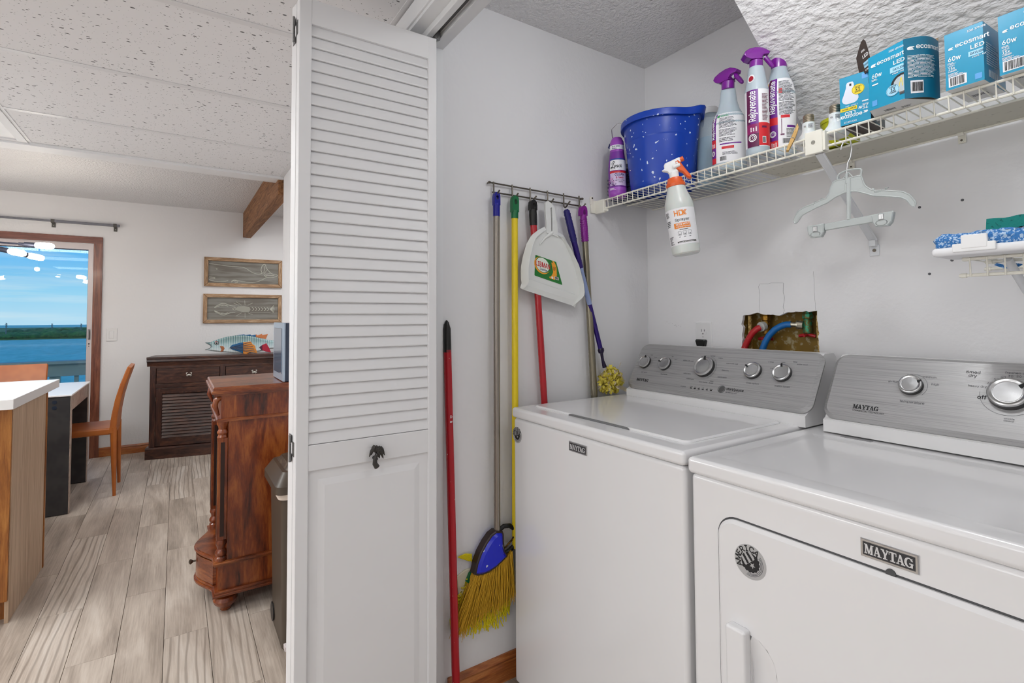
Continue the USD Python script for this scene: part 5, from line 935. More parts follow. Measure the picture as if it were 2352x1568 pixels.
hx.part('collar', TL(lathe([(0.0262, 0.214), (0.0285, 0.215), (0.0290, 0.224), (0.0245, 0.232), (0.0225, 0.238), (0.0215, 0.243), (0.0001, 0.243)], 36)), orange)
hw = mat('sprayer_white', 'f2f2f2', 0.35)
hx.part('spray_head', TL(cat(lathe([(0.0145, 0.240), (0.0145, 0.262), (0.010, 0.264), (0.0001, 0.264)], 24), to_plane(bevel_plate(Polygon([(-0.013, 0.256), (-0.018, 0.266), (-0.031, 0.272), (-0.034, 0.275), (-0.026, 0.278), (-0.026, 0.288), (-0.022, 0.295), (0.022, 0.305), (0.027, 0.302), (0.026, 0.290), (0.014, 0.284), (0.016, 0.272), (0.014, 0.256)]), 0.009, 0.003), (0, 0.0, 0), (1, 0, 0), (0, 0, 1)), to_plane(bevel_plate(Polygon([(-0.013, 0.256), (-0.018, 0.266), (-0.031, 0.272), (-0.034, 0.275), (-0.026, 0.278), (-0.026, 0.288), (-0.022, 0.295), (0.022, 0.305), (0.027, 0.302), (0.026, 0.290), (0.014, 0.284), (0.016, 0.272), (0.014, 0.256)]).simplify(0), 0.009, 0.003).apply_transform(np.diag((1, 1, -1, 1))), (0, 0.0, 0), (1, 0, 0), (0, 0, 1)), cyl((0.002, -0.012, 0.276), (0.022, -0.012, 0.280), 0.006, n=14))), hw, smooth=30)
hx.part('nozzle', TL(cyl((0.022, 0, 0.297), (0.035, 0, 0.300), 0.0085, 0.0075, 20)), orange)
tg = Polygon([(0.010, 0.293), (0.018, 0.296), (0.026, 0.285), (0.034, 0.268), (0.046, 0.246), (0.050, 0.236), (0.044, 0.232), (0.036, 0.238), (0.026, 0.256), (0.014, 0.264), (0.009, 0.270), (0.011, 0.280)])
hx.part('trigger', TL(to_plane(bevel_plate(tg, 0.024, 0.003), (0, 0.012, 0), (1, 0, 0), (0, 0, 1))), orange, smooth=30)
hx.part('trigger_pin', TL(cyl((0.014, -0.0125, 0.288), (0.014, 0.013, 0.288), 0.003, n=12)), hw)

# outlines of the traced flat things, in metres on their own planes
HUP = [(-0.703,1.4644),(-0.7068,1.469),(-0.7025,1.4829),(-0.6932,1.4958),(-0.6778,1.5022),(-0.6553,1.5071),(-0.6357,1.5135),(-0.6262,1.5142),(-0.6177,1.5263),(-0.6138,1.5406),(-0.6078,1.5518),(-0.5997,1.5545),(-0.5772,1.5535),(-0.5468,1.5549),(-0.5429,1.5396),(-0.538,1.5265),(-0.5268,1.5157),(-0.5187,1.5116),(-0.5026,1.5089),(-0.4831,1.5029),(-0.4641,1.4978),(-0.4513,1.4872),(-0.4425,1.4721),(-0.4409,1.4629),(-0.4465,1.4606),(-0.45,1.4657),(-0.4571,1.4783),(-0.4682,1.4862),(-0.4931,1.4935),(-0.521,1.5003),(-0.5394,1.5101),(-0.5562,1.5184),(-0.5692,1.5211),(-0.5847,1.5207),(-0.6053,1.5138),(-0.6241,1.5036),(-0.6482,1.4967),(-0.6705,1.4891),(-0.6858,1.4827),(-0.6951,1.471),(-0.7004,1.464)]
HPAN = [(-0.6142,1.5281),(-0.6067,1.5491),(-0.5818,1.5484),(-0.5824,1.5251),(-0.6005,1.5228)]
HPAN2 = [(-0.5674,1.5476),(-0.5491,1.547),(-0.5411,1.526),(-0.5519,1.5223),(-0.568,1.5233)]
HLOOP = [(-0.5985,1.556),(-0.5983,1.5622),(-0.5936,1.5698),(-0.5767,1.5738),(-0.5592,1.5729),(-0.5443,1.5694),(-0.5468,1.5537)]
HLOOP2 = [(-0.5849,1.5565),(-0.5735,1.5686),(-0.565,1.5556)]
HSTEM = [(-0.5772,1.5535),(-0.5684,1.5527),(-0.572,1.4529),(-0.5793,1.4531)]
HBAR = [(-0.6325,1.4502),(-0.5243,1.455),(-0.5237,1.4384),(-0.6294,1.4345)]
HCL = [(-0.6703,1.4496),(-0.6665,1.4513),(-0.6301,1.4516),(-0.6307,1.4302),(-0.6381,1.4185),(-0.6623,1.4192),(-0.6682,1.4304)]
HCR = [(-0.5257,1.4552),(-0.4824,1.4574),(-0.4809,1.4544),(-0.4849,1.4333),(-0.493,1.4242),(-0.5169,1.4256),(-0.5227,1.4359)]
HHOOK = [(-0.5887,1.6282),(-0.5874,1.6365),(-0.5815,1.6472),(-0.5725,1.6507),(-0.5672,1.6442),(-0.5648,1.6251),(-0.5682,1.604),(-0.5751,1.5911),(-0.5772,1.5695),(-0.5776,1.5548)]
DBODY = [(1.0989,1.5313),(1.0742,1.5184),(1.0449,1.4982),(1.0256,1.4695),(1.0111,1.4298),(1.0024,1.3909),(1.0022,1.3563),(1.0058,1.3373),(0.9977,1.316),(1.2193,1.2625),(1.2547,1.304),(1.2487,1.3452),(1.2291,1.4103),(1.198,1.4699),(1.1697,1.5085),(1.1492,1.5157),(1.1214,1.5237)]
DHAND = [(1.0989,1.5225),(1.0982,1.5622),(1.0946,1.6017),(1.0949,1.6296),(1.1049,1.6356),(1.1249,1.6272),(1.1364,1.6064),(1.1445,1.5588),(1.1502,1.5109)]
DHOLE = [(1.1189,1.5283),(1.1193,1.5724),(1.1172,1.6122),(1.1223,1.6148),(1.1244,1.5729),(1.1249,1.5268)]
DFLOOR = [(1.1213,1.5225),(1.0863,1.5056),(1.0592,1.4798),(1.0397,1.4394),(1.0274,1.3921),(1.02,1.357),(1.2251,1.3055),(1.2203,1.3483),(1.2051,1.409),(1.1795,1.4605),(1.1489,1.4906)]
DLAB = [(1.0432,1.4352),(1.1314,1.4159),(1.1576,1.3387),(1.0392,1.3671)]

# ---------------------------------------------------------------- hanger on the shelf lip
hg = Thing('clothes_hanger', 'grey plastic skirt hanger with two clips hanging from the shelf lip', 'hanger', (-0.578, 1.384, 1.66))
hgrey = mat('hanger_grey', 'b9bfbe', 0.35); hedge = mat('hanger_rim', 'a7aead', 0.35)
hk = lambda L: [(x*1.01765, 1.22+(z-1.22)*1.01765) for x, z in L]
hp_ = lambda m, y=0.0: to_plane(m, (0, 1.384+y, 0), (1, 0, 0), (0, 0, 1))
def rim(L, r=0.0012, closed=True):
    L = list(L) + [L[0]] if closed else list(L); P_ = LineString(L); P_ = P_.simplify(0)
    n_ = max(8, int(P_.length/0.006)); pts = [P_.interpolate(k/n_, normalized=True).coords[0] for k in range(n_+1)]
    return tube([(x, 0, z) for x, z in pts], r, 6).apply_translation((0, 1.384, 0))
up_ = Polygon(hk(HUP)).buffer(0.0009).buffer(-0.0009)
hg.part('shoulder_bar', cat(hp_(move(extr(up_, 0.0024), 0, 0, -0.0012)), rim(hk(HUP), 0.0021), rim(hk(HPAN), 0.0014), rim(hk(HPAN2), 0.0014)), hgrey, smooth=30)
hg.part('notch_hook', cat(rim([(-0.668, 1.508), (-0.666, 1.5155), (-0.660, 1.5165)], 0.0016, False), rim([(-0.652, 1.5165), (-0.648, 1.522), (-0.643, 1.520)], 0.0016, False), rim([(-0.530, 1.519), (-0.529, 1.513), (-0.516, 1.512), (-0.5135, 1.517)], 0.0016, False), rim([(-0.5285, 1.5205), (-0.534, 1.5225)], 0.0016, False), rim([(-0.5045, 1.5145), (-0.5065, 1.518), (-0.500, 1.5185)], 0.0016, False)), hedge)
hg.part('handle_loop', cat(rim(hk(HLOOP), 0.0023, False), rim(hk(HLOOP2), 0.0014, False)), hgrey)
hg.part('stem', cat(hp_(bevel_plate(Polygon(hk(HSTEM)), 0.005, 0.001), 0.002), rim(hk(HSTEM), 0.0012)), hgrey)
hg.part('clip_bar', cat(hp_(bevel_plate(Polygon(hk(HBAR)), 0.005, 0.001), 0.002), rim(hk(HBAR), 0.0012), rim([(-0.617, 1.4575), (-0.616, 1.4425)], 0.0009, False), rim([(-0.556, 1.460), (-0.555, 1.4455)], 0.0009, False)), hgrey)
for L, cx, cz in ((HCL, -0.6615, 1.4365), (HCR, -0.5135, 1.4435)):
    P_ = Polygon(hk(L)).buffer(0.002).buffer(-0.002); P_ = P_.buffer(-0.001).buffer(0.001)
    c_ = hg.part('clip', cat(hp_(bevel_plate(P_, 0.007, 0.002), -0.001), hp_(bevel_plate(P_.buffer(-0.001), 0.006, 0.002), 0.008), hp_(move(ring2(0.0088, 0.0096, 32, 0.0008), 0, 0, 0.0062).apply_transform(np.diag((1.25, .72, 1, 1))).apply_translation((cx, cz-0.006, 0)), -0.001)), hgrey, smooth=25)
    hg.part('clip_spring', cat(hp_(bevel_plate(sbox(cx-0.0055, cz+0.001, cx+0.0055, cz+0.0145), 0.004, 0.0012), -0.0065), hp_(extr(sbox(cx-0.002, cz+0.003, cx+0.0012, cz+0.011), 0.001), -0.0105)), chrome, smooth=25, parent=c_)
LH = LineString(hk(HHOOK)); hg.part('hook', tube([(x, 1.384, z) for x, z in [LH.interpolate(k/36, normalized=True).coords[0] for k in range(37)]], 0.0019, 10), chrome)
hg.part('hook', cyl((-0.5875, 1.384, 1.548), (-0.5875, 1.384, 1.572), 0.0036, n=14), hgrey)

# ---------------------------------------------------------------- hook rail on the left wall
hr = Thing('hook_rail', 'bronze wire rail with six hooks on the closet wall holding brooms and dustpan', 'hook rail', (-1.48, 1.09, 1.66))
XH = -1.478
hr.part('rail', rod((XH, 0.884, 1.6805), (XH, 1.300, 1.6755), 0.0028), dark_metal); hr.part('rail', rod((XH, 0.896, 1.6485), (XH, 1.292, 1.6465), 0.0028), dark_metal)
for y, z in ((0.884, 1.6805), (1.300, 1.6755)): hr.part('rail_end', cat(lathe([(0.0001, -0.0045), (0.0045, -0.003), (0.0058, 0), (0.0045, 0.003), (0.0001, 0.0045)], 14, c=(XH+0.001, y, z)), cyl((-1.49, y, z), (XH, y, z), 0.003, n=10)), dark_metal)
HY = [0.899, 0.975, 1.052, 1.130, 1.206, 1.282]
for y in HY:
    hr.part('hook', tube([(XH+0.003, y, 1.684), (XH+0.004, y, 1.66), (XH+0.004, y, 1.640), (XH+0.006, y, 1.6325), (XH+0.012, y, 1.629), (XH+0.020, y, 1.631), (XH+0.027, y, 1.638), (XH+0.036, y+0.004, 1.649)], 0.0028, 8), dark_metal)
def eye_cap(y, z0, z1, r, m_hole_z, x=-1.457, taper=0.85, lean=0.0):
    """hanging end of a handle: a flattened plastic cap with an eye"""
    poly = Polygon([(-r, z0), (r, z0), (r, z1-r*1.4), (r*taper, z1-r*0.5), (r*0.4, z1), (-r*0.4, z1), (-r*taper, z1-r*0.5), (-r, z1-r*1.4)]).buffer(0.001)
    hole = Point(0, m_hole_z).buffer(r*0.48, quad_segs=5).union(Point(0, m_hole_z-r*0.55).buffer(r*0.48, quad_segs=5)).convex_hull
    rr_ = poly.difference(hole); m_ = extr(rr_, r*1.5); return to_plane(move(m_, y, 0, -r*0.75), (x, 0, 0), (0, 1, 0), (0, 0, 1))
silver_h = mat('silver_handle', '9c948a', 0.28, 0.85)
# blue broom with silver handle
bristle = mat('straw_bristle', 'cfa01c', 0.7); yarn = mat('yellow_yarn', 'e3d21a', 0.9)
bb = Thing('broom', 'angle broom with silver handle, blue head and straw bristles on the first hook', 'broom', (-1.455, 0.896, 0.24))
navyc = mat('blue_cap', '14148c', 0.3)
bb.part('handle_cap', cat(eye_cap(0.899, 1.60, 1.642, 0.0105, 1.628), cyl((-1.457, 0.899, 1.562), (-1.457, 0.899, 1.604), 0.0118, n=20)), navyc, smooth=30)
bb.part('handle', cyl((-1.457, 0.899, 1.575), (-1.457, 0.896, 0.512), 0.0108, n=20), silver_h)
head = Polygon([(0.884, 0.520), (0.866, 0.512), (0.846, 0.492), (0.826, 0.465), (0.812, 0.435), (0.804, 0.404), (0.815, 0.398), (0.836, 0.395), (0.858, 0.397), (0.884, 0.405), (0.906, 0.416), (0.929, 0.430), (0.917, 0.452), (0.914, 0.478), (0.913, 0.505), (0.909, 0.514), (0.900, 0.517)])
hb_ = lambda m, x: to_plane(m, (x, 0, 0), (0, 1, 0), (0, 0, 1))
bb.part('head', hb_(bevel_plate(head.buffer(-0.003), 0.044, 0.010), -1.478), speckled('broom_blue', '0a1fc8', 'cfd6e8', 60, 0.77, 0.78, 0.3, detail=0), smooth=40)
bb.part('head_rim', hb_(bevel_plate(head.buffer(0.0015).difference(head.buffer(-0.005)), 0.030, 0.003), -1.472), mat('broom_rim', '2a1714', 0.4), smooth=30)
rgb2 = np.random.default_rng(11); vs = []
for k in range(560):
    u = rgb2.random(); s_ = rgb2.random(); y0_ = 0.808+0.142*u; z0_ = 0.400+0.040*u**2; x0_ = -1.474+0.030*s_
    y1_ = y0_ - 0.074*(1-u)**1.1 + 0.004*rgb2.normal() + 0.010*u; z1_ = 0.232 + 0.052*u + 0.012*rgb2.normal(); x1_ = x0_ + 0.006*rgb2.normal()
    q = np.array((x1_, y1_, z1_)); p_ = np.array((x0_, y0_, z0_)); md = (p_+q)/2 + (0.004*rgb2.normal(), 0.003*rgb2.normal(), 0); vs.append(tube([p_, md, q], [0.0011, 0.0010, 0.0007], 4, False))
bb.part('bristles', cat(vs), bristle, kind='stuff')
# yellow yarn mop behind it, on the yellow handle
ym = Thing('dust_mop', 'yellow-handled dust mop with green cap and shaggy yellow yarn on the second hook', 'mop', (-1.46, 0.97, 0.2))
grn = mat('green_cap', '0d6b3c', 0.35)
ym.part('handle_cap', cat(eye_cap(0.973, 1.585, 1.640, 0.0118, 1.622), cyl((-1.457, 0.973, 1.562), (-1.457, 0.973, 1.590), 0.0128, n=20)), grn, smooth=30)
ym.part('handle', cyl((-1.457, 0.973, 1.572), (-1.462, 0.972, 0.44), 0.0112, n=20), mat('yellow_handle', 'e8cc10', 0.35, coat_weight=0.2))
vs = []; rgb3 = np.random.default_rng(12)
for k in range(420):
    a_ = rgb3.uniform(0, math.pi*2); cy, cz = 0.865+0.10*math.cos(a_)*rgb3.uniform(0.6, 1), 0.325+0.075*math.sin(a_)*rgb3.uniform(0.5, 1)
    dy_ = 0.020*math.cos(a_)+0.010*rgb3.normal(); L_ = 0.045+0.035*rgb3.random(); x0_ = -1.484+0.006*rgb3.random(); t_ = np.linspace(0, 1, 6)
    px_ = np.c_[x0_ + 0.007*np.sin(t_*3+a_), cy + dy_*t_ + 0.006*np.sin(t_*6+k), cz - L_*t_**1.2 + 0.014*np.sin(t_*3.1)]
    px_[:, 1] = np.clip(px_[:, 1], 0.738, 0.955); vs.append(tube(px_, 0.0017, 4, False))
ym.part('yarn', cat(vs), yarn, kind='stuff')
ym.part('frame_plate', hb_(bevel_plate(Polygon([(0.760, 0.39), (0.79, 0.405), (0.90, 0.405), (0.94, 0.40), (0.94, 0.31), (0.77, 0.325)]), 0.006, 0.002), -1.4895), mat('cream_plate', 'ddd6bd', 0.5))
ym.part('frame_strip', hb_(extr(Polygon([(0.790, 0.372), (0.803, 0.397), (0.815, 0.397), (0.800, 0.365)]), 0.010), -1.482), grn)
vs = [tube([(-1.484, 0.765+0.003*k, 0.452-0.0016*k), (-1.480, 0.790+0.002*k, 0.458-0.002*k), (-1.478, 0.812, 0.452-0.002*k)], 0.002, 4, False) for k in range(14)]
ym.part('yarn', cat(vs), yarn, kind='stuff')
# black and gold dustpan ring hiding behind the washer edge
lk = Thing('hand_brush', 'black loop-handled brush end with gold rim behind the blue broom head', 'brush', (-1.462, 0.945, 0.46))
lk.part('loop', cat(tube([(-1.468, 0.915+0.0, 0.512), (-1.466, 0.928, 0.520), (-1.464, 0.950, 0.518), (-1.463, 0.972, 0.500), (-1.463, 0.982, 0.475), (-1.463, 0.972, 0.450), (-1.464, 0.950, 0.436), (-1.466, 0.930, 0.428)], 0.0075, 12)), black)
lk.part('rim', tube([(-1.460, 0.920, 0.446), (-1.459, 0.938, 0.458), (-1.459, 0.955, 0.470), (-1.459, 0.968, 0.485)], 0.003, 8), speckled('gold_flake', '8a6420', '2a1c0c', 200, 0.5, 0.55, 0.4, metal=0.6))
# red handle, black grip
rh = Thing('floor_mop', 'red-poled mop with black rubber grip on the third hook behind the dustpan', 'mop', (-1.46, 1.05, 0.9))
gr = mat('black_grip', '14120f', 0.4)
rh.part('grip', cat(eye_cap(1.050, 1.600, 1.634, 0.0125, 1.618), tube([(-1.457, 1.050, 1.602), (-1.457, 1.0515, 1.58), (-1.457, 1.053, 1.546)], [0.0135, 0.0145, 0.0135], 20), *[cyl((-1.4425, 1.0525, 1.556+0.009*k), (-1.442, 1.0525, 1.556+0.009*k), 0.0035, n=8) for k in range(6)]), gr, smooth=30)
rh.part('handle', cyl((-1.457, 1.053, 1.550), (-1.463, 1.108, 0.80), 0.0118, n=20), mat('red_handle_gloss', 'b0101e', 0.3, coat_weight=0.3))
# white dustpan
dp = Thing('dustpan', 'white plastic dustpan with green and orange printed label hanging on the hook rail', 'dustpan', (-1.43, 1.13, 1.35))
dpw = mat('dustpan_white', 'e3e4e1', 0.4); dx_ = lambda m, x: to_plane(m, (x, 0, 0), (0, 1, 0), (0, 0, 1))
body = Polygon(DBODY).buffer(0.002).buffer(-0.002)
dp.part('pan', dx_(extr(body, 0.003), -1.447), dpw, smooth=False)
# walls rise from the floor of the pan towards the lip on both sides
def side_wall(pts, hgt, lean):
    pts = np.array(pts); L = LineString(pts); n_ = 26; q = np.array([L.interpolate(k/n_, normalized=True).coords[0] for k in range(n_+1)]); t_ = np.gradient(q, axis=0); nn = np.c_[t_[:, 1], -t_[:, 0]]; nn /= np.linalg.norm(nn, axis=1)[:, None]
    hh = hgrt = np.array([hgt(k/n_) for k in range(n_+1)]); inn = q + nn*lean; V = []; F = []
    for k in range(n_+1): V += [(-1.447, *q[k]), (-1.446+hh[k], *(q[k])), (-1.4465+hh[k], *(q[k]*0.85+inn[k]*0.15)), (-1.4435, *inn[k])]
    for k in range(n_):
        for j in range(3): a = 4*k+j; F += [(a, a+1, a+5), (a, a+5, a+4)]
    m_ = trimesh.Trimesh(V, F, process=False); return m_
lw = side_wall(list(reversed(DBODY[0:8])) if False else DBODY[0:9], lambda u: 0.004+0.026*math.sin(min(u, 0.92)/0.92*math.pi*0.62)*(1 if u < 0.9 else (1-u)*10), 0.014)
rw = side_wall(list(reversed(DBODY[9:17])), lambda u: 0.004+0.026*math.sin(min(u, 0.92)/0.92*math.pi*0.62)*(1 if u < 0.9 else (1-u)*10), -0.014)
dp.part('side_wall', lw, dpw, smooth=50); dp.part('side_wall', rw, dpw, smooth=50)
dp.part('lip', dx_(_loft(Polygon([(0.998, 1.3175), (1.2195, 1.264), (1.229, 1.305), (1.012, 1.357)]), Polygon([(1.006, 1.332), (1.221, 1.281), (1.225, 1.303), (1.012, 1.355)]), 0, 0.004), -1.444), dpw, smooth=20)
hnd_ = Polygon(DHAND).buffer(0.001).difference(Polygon(DHOLE).buffer(0.0006))
dp.part('handle', dx_(bevel_plate(Polygon(DHAND).buffer(-0.001), 0.008, 0.003, None, Polygon(DHOLE).buffer(0.0012)), -1.450) if False else dx_(extr(hnd_, 0.009), -1.4485), dpw, smooth=25)
dp.part('handle_ridge', tube([(-1.440, 1.124, 1.525), (-1.441, 1.112, 1.516), (-1.442, 1.090, 1.500), (-1.4435, 1.070, 1.476)], [0.006, 0.006, 0.004, 0.002], 10), dpw)
lg = mat('label_libgreen', '1f7a2e', 0.4); lo_ = mat('label_orange', 'f0a02c', 0.4)
LP = lambda m, k=0.0: to_plane(m, (-1.4435+k, 0, 0), (0, 1, 0), (0, 0, 1))
lq = Polygon([(y*1.009, 1.22+(z-1.22)*1.009) for y, z in DLAB]).buffer(0.002)
lbp = dp.part('label', LP(extr(lq, 0.0004)), lg, label='green, orange and white printed label')
ex, ey = 0.052, 0.0
lx, lyv = np.array((0.971, -0.213*1.0)), np.array((0.0, 1.0))
LX = lambda m, k: to_plane(m, (-1.4435+k, 1.0445, 1.3715), (0, 0.976, -0.215), (0, 0.0, 1.0))
el = lambda cx, cy, a, b: Polygon([(cx+a*math.cos(t), cy+b*math.sin(t)) for t in np.linspace(0, 2*math.pi, 40, endpoint=False)])
dp.part('label_print', LX(extr(el(0.036, 0.040, 0.035, 0.030).difference(el(0.040, 0.043, 0.033, 0.028)).intersection(sbox(0.0015, 0.004, 0.2, 0.2)), 0.0002), 0.0006), lo_, parent=lbp)
dp.part('label_print', LX(extr(el(0.038, 0.042, 0.030, 0.025), 0.0002), 0.0008), mat('label_pale', 'e9efe2', 0.4), parent=lbp)
dp.part('label_print', LX(extr(unary_union([el(0.082, 0.034, 0.022, 0.036)]).difference(el(0.066, 0.044, 0.022, 0.036)).intersection(sbox(0, 0.003, 0.103, 0.08)), 0.0002), 0.0006), lo_, parent=lbp)
dp.part('label_print', LX(extr(Polygon([(0.078, 0.062), (0.096, 0.060), (0.104, 0.022), (0.098, 0.020), (0.086, 0.030)]), 0.0002), 0.0007), lo_, parent=lbp)
tl = text('LIBMAN', 0.017, True, 'c', 0.72); dp.part('label_lettering', LX(move(tl, 0.039, 0.034), 0.0011), mat('label_libred', 'c2141e', 0.4), parent=lbp)
dp.part('label_lettering', LX(move(text('Dust Pan', 0.0075, True, 'c', 0.75), 0.042, 0.0225), 0.0011), mat('label_navy', '1a2a6a', 0.5), parent=lbp)
dp.part('label_lettering', LX(move(bars(0.014, 0.014, 5, 2), 0.086, 0.036), 0.0010), mat('label_brown', '6b4a18', 0.5), parent=lbp)
dp.part('label_print', LX(cat(move(box(0, 0.020, 0, 0.010, 0, 0.0002), 0.092, 0.006), disc2(0.0045, 20, 0.0002, 0.082, 0.008)), 0.0008), paper, parent=lbp)
dp.part('label_print', LX(move(barcode(0.016, 0.008, 2), 0.094, 0.007), 0.0011), ink, parent=lbp)
# purple extending duster with fluffy yellow head
du = Thing('duster', 'purple extending duster with crumpled yellow and cream cloth head', 'duster', (-1.45, 1.3, 0.95))
pgr = mat('indigo_grip', '1c1466', 0.3); prp = mat('deep_purple', '2a126e', 0.25, 0.2)
A_, B_ = np.array((-1.450, 1.197, 1.618)), np.array((-1.450, 1.366, 1.083)); at_ = lambda u: A_*(1-u)+B_*u
du.part('grip', cat(tube([at_(0), at_(0.01), at_(0.12), at_(0.22)], [0.006, 0.0115, 0.0128, 0.0118], 16), *[tube([at_(0.03+0.024*k)-(0, 0.0, 0), at_(0.04+0.024*k)], 0.0132, 12) for k in range(8)]), pgr, smooth=30)
du.part('handle', tube([at_(0.20), at_(0.40)], 0.0108, 16), prp); du.part('extension', tube([at_(0.39), at_(0.655)], 0.0095, 16), mat('periwinkle', '8f9fc8', 0.35))
du.part('lower_rod', tube([at_(0.655), at_(0.97)], 0.0090, 16), prp)
du.part('joint', cat(lathe([(0.0001, -0.012), (0.009, -0.010), (0.0125, 0.0), (0.011, 0.010), (0.0001, 0.012)], 16, c=at_(0.985)), tube([at_(1.0), at_(1.0)+(0, 0.006, -0.03), at_(1.0)+(0.0, 0.016, -0.056)], [0.006, 0.0055, 0.009], 12)), mat('dark_purple_joint', '17092e', 0.3))
rgd = np.random.default_rng(21); yel_, cre_ = [], []
for k in range(150):
    a_, e_ = rgd.uniform(0, 2*math.pi), math.asin(rgd.uniform(-0.8, 1)); c_ = np.array((-1.438, 1.400, 0.972)); d_ = np.array((0.030*math.cos(e_)*math.cos(a_), 0.056*math.cos(e_)*math.sin(a_), 0.056*math.sin(e_)))
    p_ = c_ + d_*rgd.uniform(0.65, 1.0); u_ = rgd.normal(size=3); u_ /= np.linalg.norm(u_); w_ = np.cross(u_, rgd.normal(size=3)); w_ /= np.linalg.norm(w_); L_, W_ = rgd.uniform(0.016, 0.030), rgd.uniform(0.009, 0.015)
    n_ = np.cross(u_, w_); V = []; F = []
    for i in range(5):
        for j in range(3): V.append(p_ + u_*L_*(i/4-0.5) + w_*W_*(j/2-0.5) + n_*0.007*math.sin(i*1.9+k) + n_*0.004*math.cos(j*3+k) + rgd.normal(0, 0.0008, 3))
    for i in range(4):
        for j in range(2): a = i*3+j; F += [(a, a+1, a+4), (a, a+4, a+3)]
    V = np.array(V); V[:, 0] = np.maximum(V[:, 0], -1.486); (cre_ if rgd.random() < 0.22 else yel_).append(trimesh.Trimesh(V, F, process=False))
for p_, q_, w in (((-1.425, 1.372, 0.985), (-1.415, 1.378, 0.945), 0.016), ((-1.43, 1.435, 0.950), (-1.43, 1.490, 0.930), 0.013), ((-1.43, 1.450, 0.985), (-1.43, 1.468, 0.965), 0.012), ((-1.43, 1.437, 1.025), (-1.43, 1.448, 1.040), 0.008)):
    p_, q_ = np.array(p_), np.array(q_); t_ = np.linspace(0, 1, 6); V = []; F = []
    for i, u in enumerate(t_):
        for s in (-1, 1): V.append(p_*(1-u)+q_*u + (0.003*math.sin(i*1.3), 0, 0) + np.array((0, 0.5, 0.8))*s*w*0.6)
    for i in range(5): a = 2*i; F += [(a, a+1, a+3), (a, a+3, a+2)]
    cre_.append(trimesh.Trimesh(V, F, process=False))
def clothm(n_, c): 
    return usdkit.material(stage, '/World/Looks/'+n_, {'d': ('diffuse_bsdf', {'color': lin(c)}), 't': ('translucent_bsdf', {'color': lin(c)}), 'x': ('mix_closure', {'fac': 0.3})}, [('d.BSDF', 'x.closure1'), ('t.BSDF', 'x.closure2')], surface='x.closure')
du.part('cloth_strips', cat(yel_), clothm('yellow_cloth', 'efe06a'), smooth=True, kind='stuff'); du.part('cloth_strips', cat(cre_), clothm('cream_cloth', 'e9dcc0'), smooth=True, kind='stuff')
# purple grip, silver pole
sp = Thing('floor_mop', 'silver-poled mop with magenta ribbed grip on the last hook nearest the shelf', 'mop', (-1.46, 1.3, 0.9))
mg = mat('magenta_grip', '86148c', 0.35)
sp.part('grip', cat(eye_cap(1.285, 1.605, 1.640, 0.0135, 1.620), tube([(-1.455, 1.285, 1.607), (-1.455, 1.289, 1.56), (-1.455, 1.293, 1.506)], [0.0125, 0.0135, 0.0128], 18), *[tube([(-1.455, 1.2855+0.0008*k, 1.592-0.0088*k), (-1.455, 1.2858+0.0008*k, 1.588-0.0088*k)], 0.0142, 16) for k in range(10)]), mg, smooth=30)
sp.part('handle', cyl((-1.455, 1.293, 1.510), (-1.458, 1.340, 0.80), 0.0115, n=18), mat('champagne_pole', '8d8673', 0.3, 0.8))
sp.part('sleeve', cyl((-1.4552, 1.312, 1.24), (-1.4575, 1.339, 0.82), 0.0128, n=18), mat('champagne_pole', '8d8673', 0.3, 0.8))
# red pole leaning by the door jamb
rp = Thing('broom', 'broom with scratched red pole and black top leaning beside the louvred door', 'broom', (-1.44, 0.72, 0.0))
rp.part('handle', cyl((-1.434, 0.7345, 0.0), (-1.474, 0.7235, 1.118), 0.0125, n=20), speckled('scratched_red', 'ae0a1c', 'd9b5a8', 120, 0.74, 0.76, 0.3, stretch=(1, 1, 0.5)))
rp.part('grip', tube([(-1.474, 0.7235, 1.110), (-1.4765, 0.7230, 1.185), (-1.4775, 0.7227, 1.205), (-1.478, 0.7226, 1.212)], [0.0128, 0.0122, 0.007, 0.002], 18), gr)
rp.part('lettering', to_plane(cat(text('D', 0.008, True), move(text('ar', 0.007, True), 0.0, -0.014)), (-1.4535, 0.722, 0.905), (0.25, 0.9, 0), (0, 0, 1)), white_ink)
# unseen ceiling lamp, out of view, placed to light the closet, and the beaded pull chain whose ball shows at the top of the picture
cl = Thing('closet_lamp', 'unseen bare bulb in a white porcelain ceiling holder inside the closet', 'lamp', (-0.50, 0.92, 2.29))
cl.part('lamp_holder', lathe([(0.055, 2.262), (0.06, 2.268), (0.06, 2.29), (0.0001, 2.29)], 32, c=(-0.50, 0.92, 0)), enamel_matte); cl.part('socket', lathe([(0.02, 2.19), (0.02, 2.262)], 20, c=(-0.50, 0.92, 0)), enamel_matte)
pc = Thing('pull_chain', 'small grey ball on a beaded pull chain hanging from the closet ceiling', 'pull chain', (-0.8855, 1.0245, 2.29))
pc.part('chain', cat(rod((-0.8855, 1.0245, 2.058), (-0.8855, 1.0245, 2.29), 0.0006, 5), *[trimesh.creation.icosphere(1, 0.0016).apply_translation((-0.8855, 1.0245, 2.062+0.0057*k)) for k in range(40)]), chrome)
pc.part('chain_ball', trimesh.creation.icosphere(2, 0.0075).apply_translation((-0.8855, 1.0245, 2.0535)), mat('chain_ball_grey', 'a9a8a8', 0.3, 0.3))
WFR = [(0.223,1.832),(0.9266,1.8326),(0.9206,1.5448),(0.2194,1.5404)]
WIN = [(0.2573,1.7989),(0.882,1.7925),(0.884,1.5813),(0.2601,1.5793)]
WH1 = [(0.2615,1.7666),(0.3492,1.7597),(0.4269,1.7504),(0.5058,1.7499),(0.57,1.7413),(0.6108,1.7187),(0.6519,1.6931),(0.7015,1.6815),(0.7388,1.6942)]
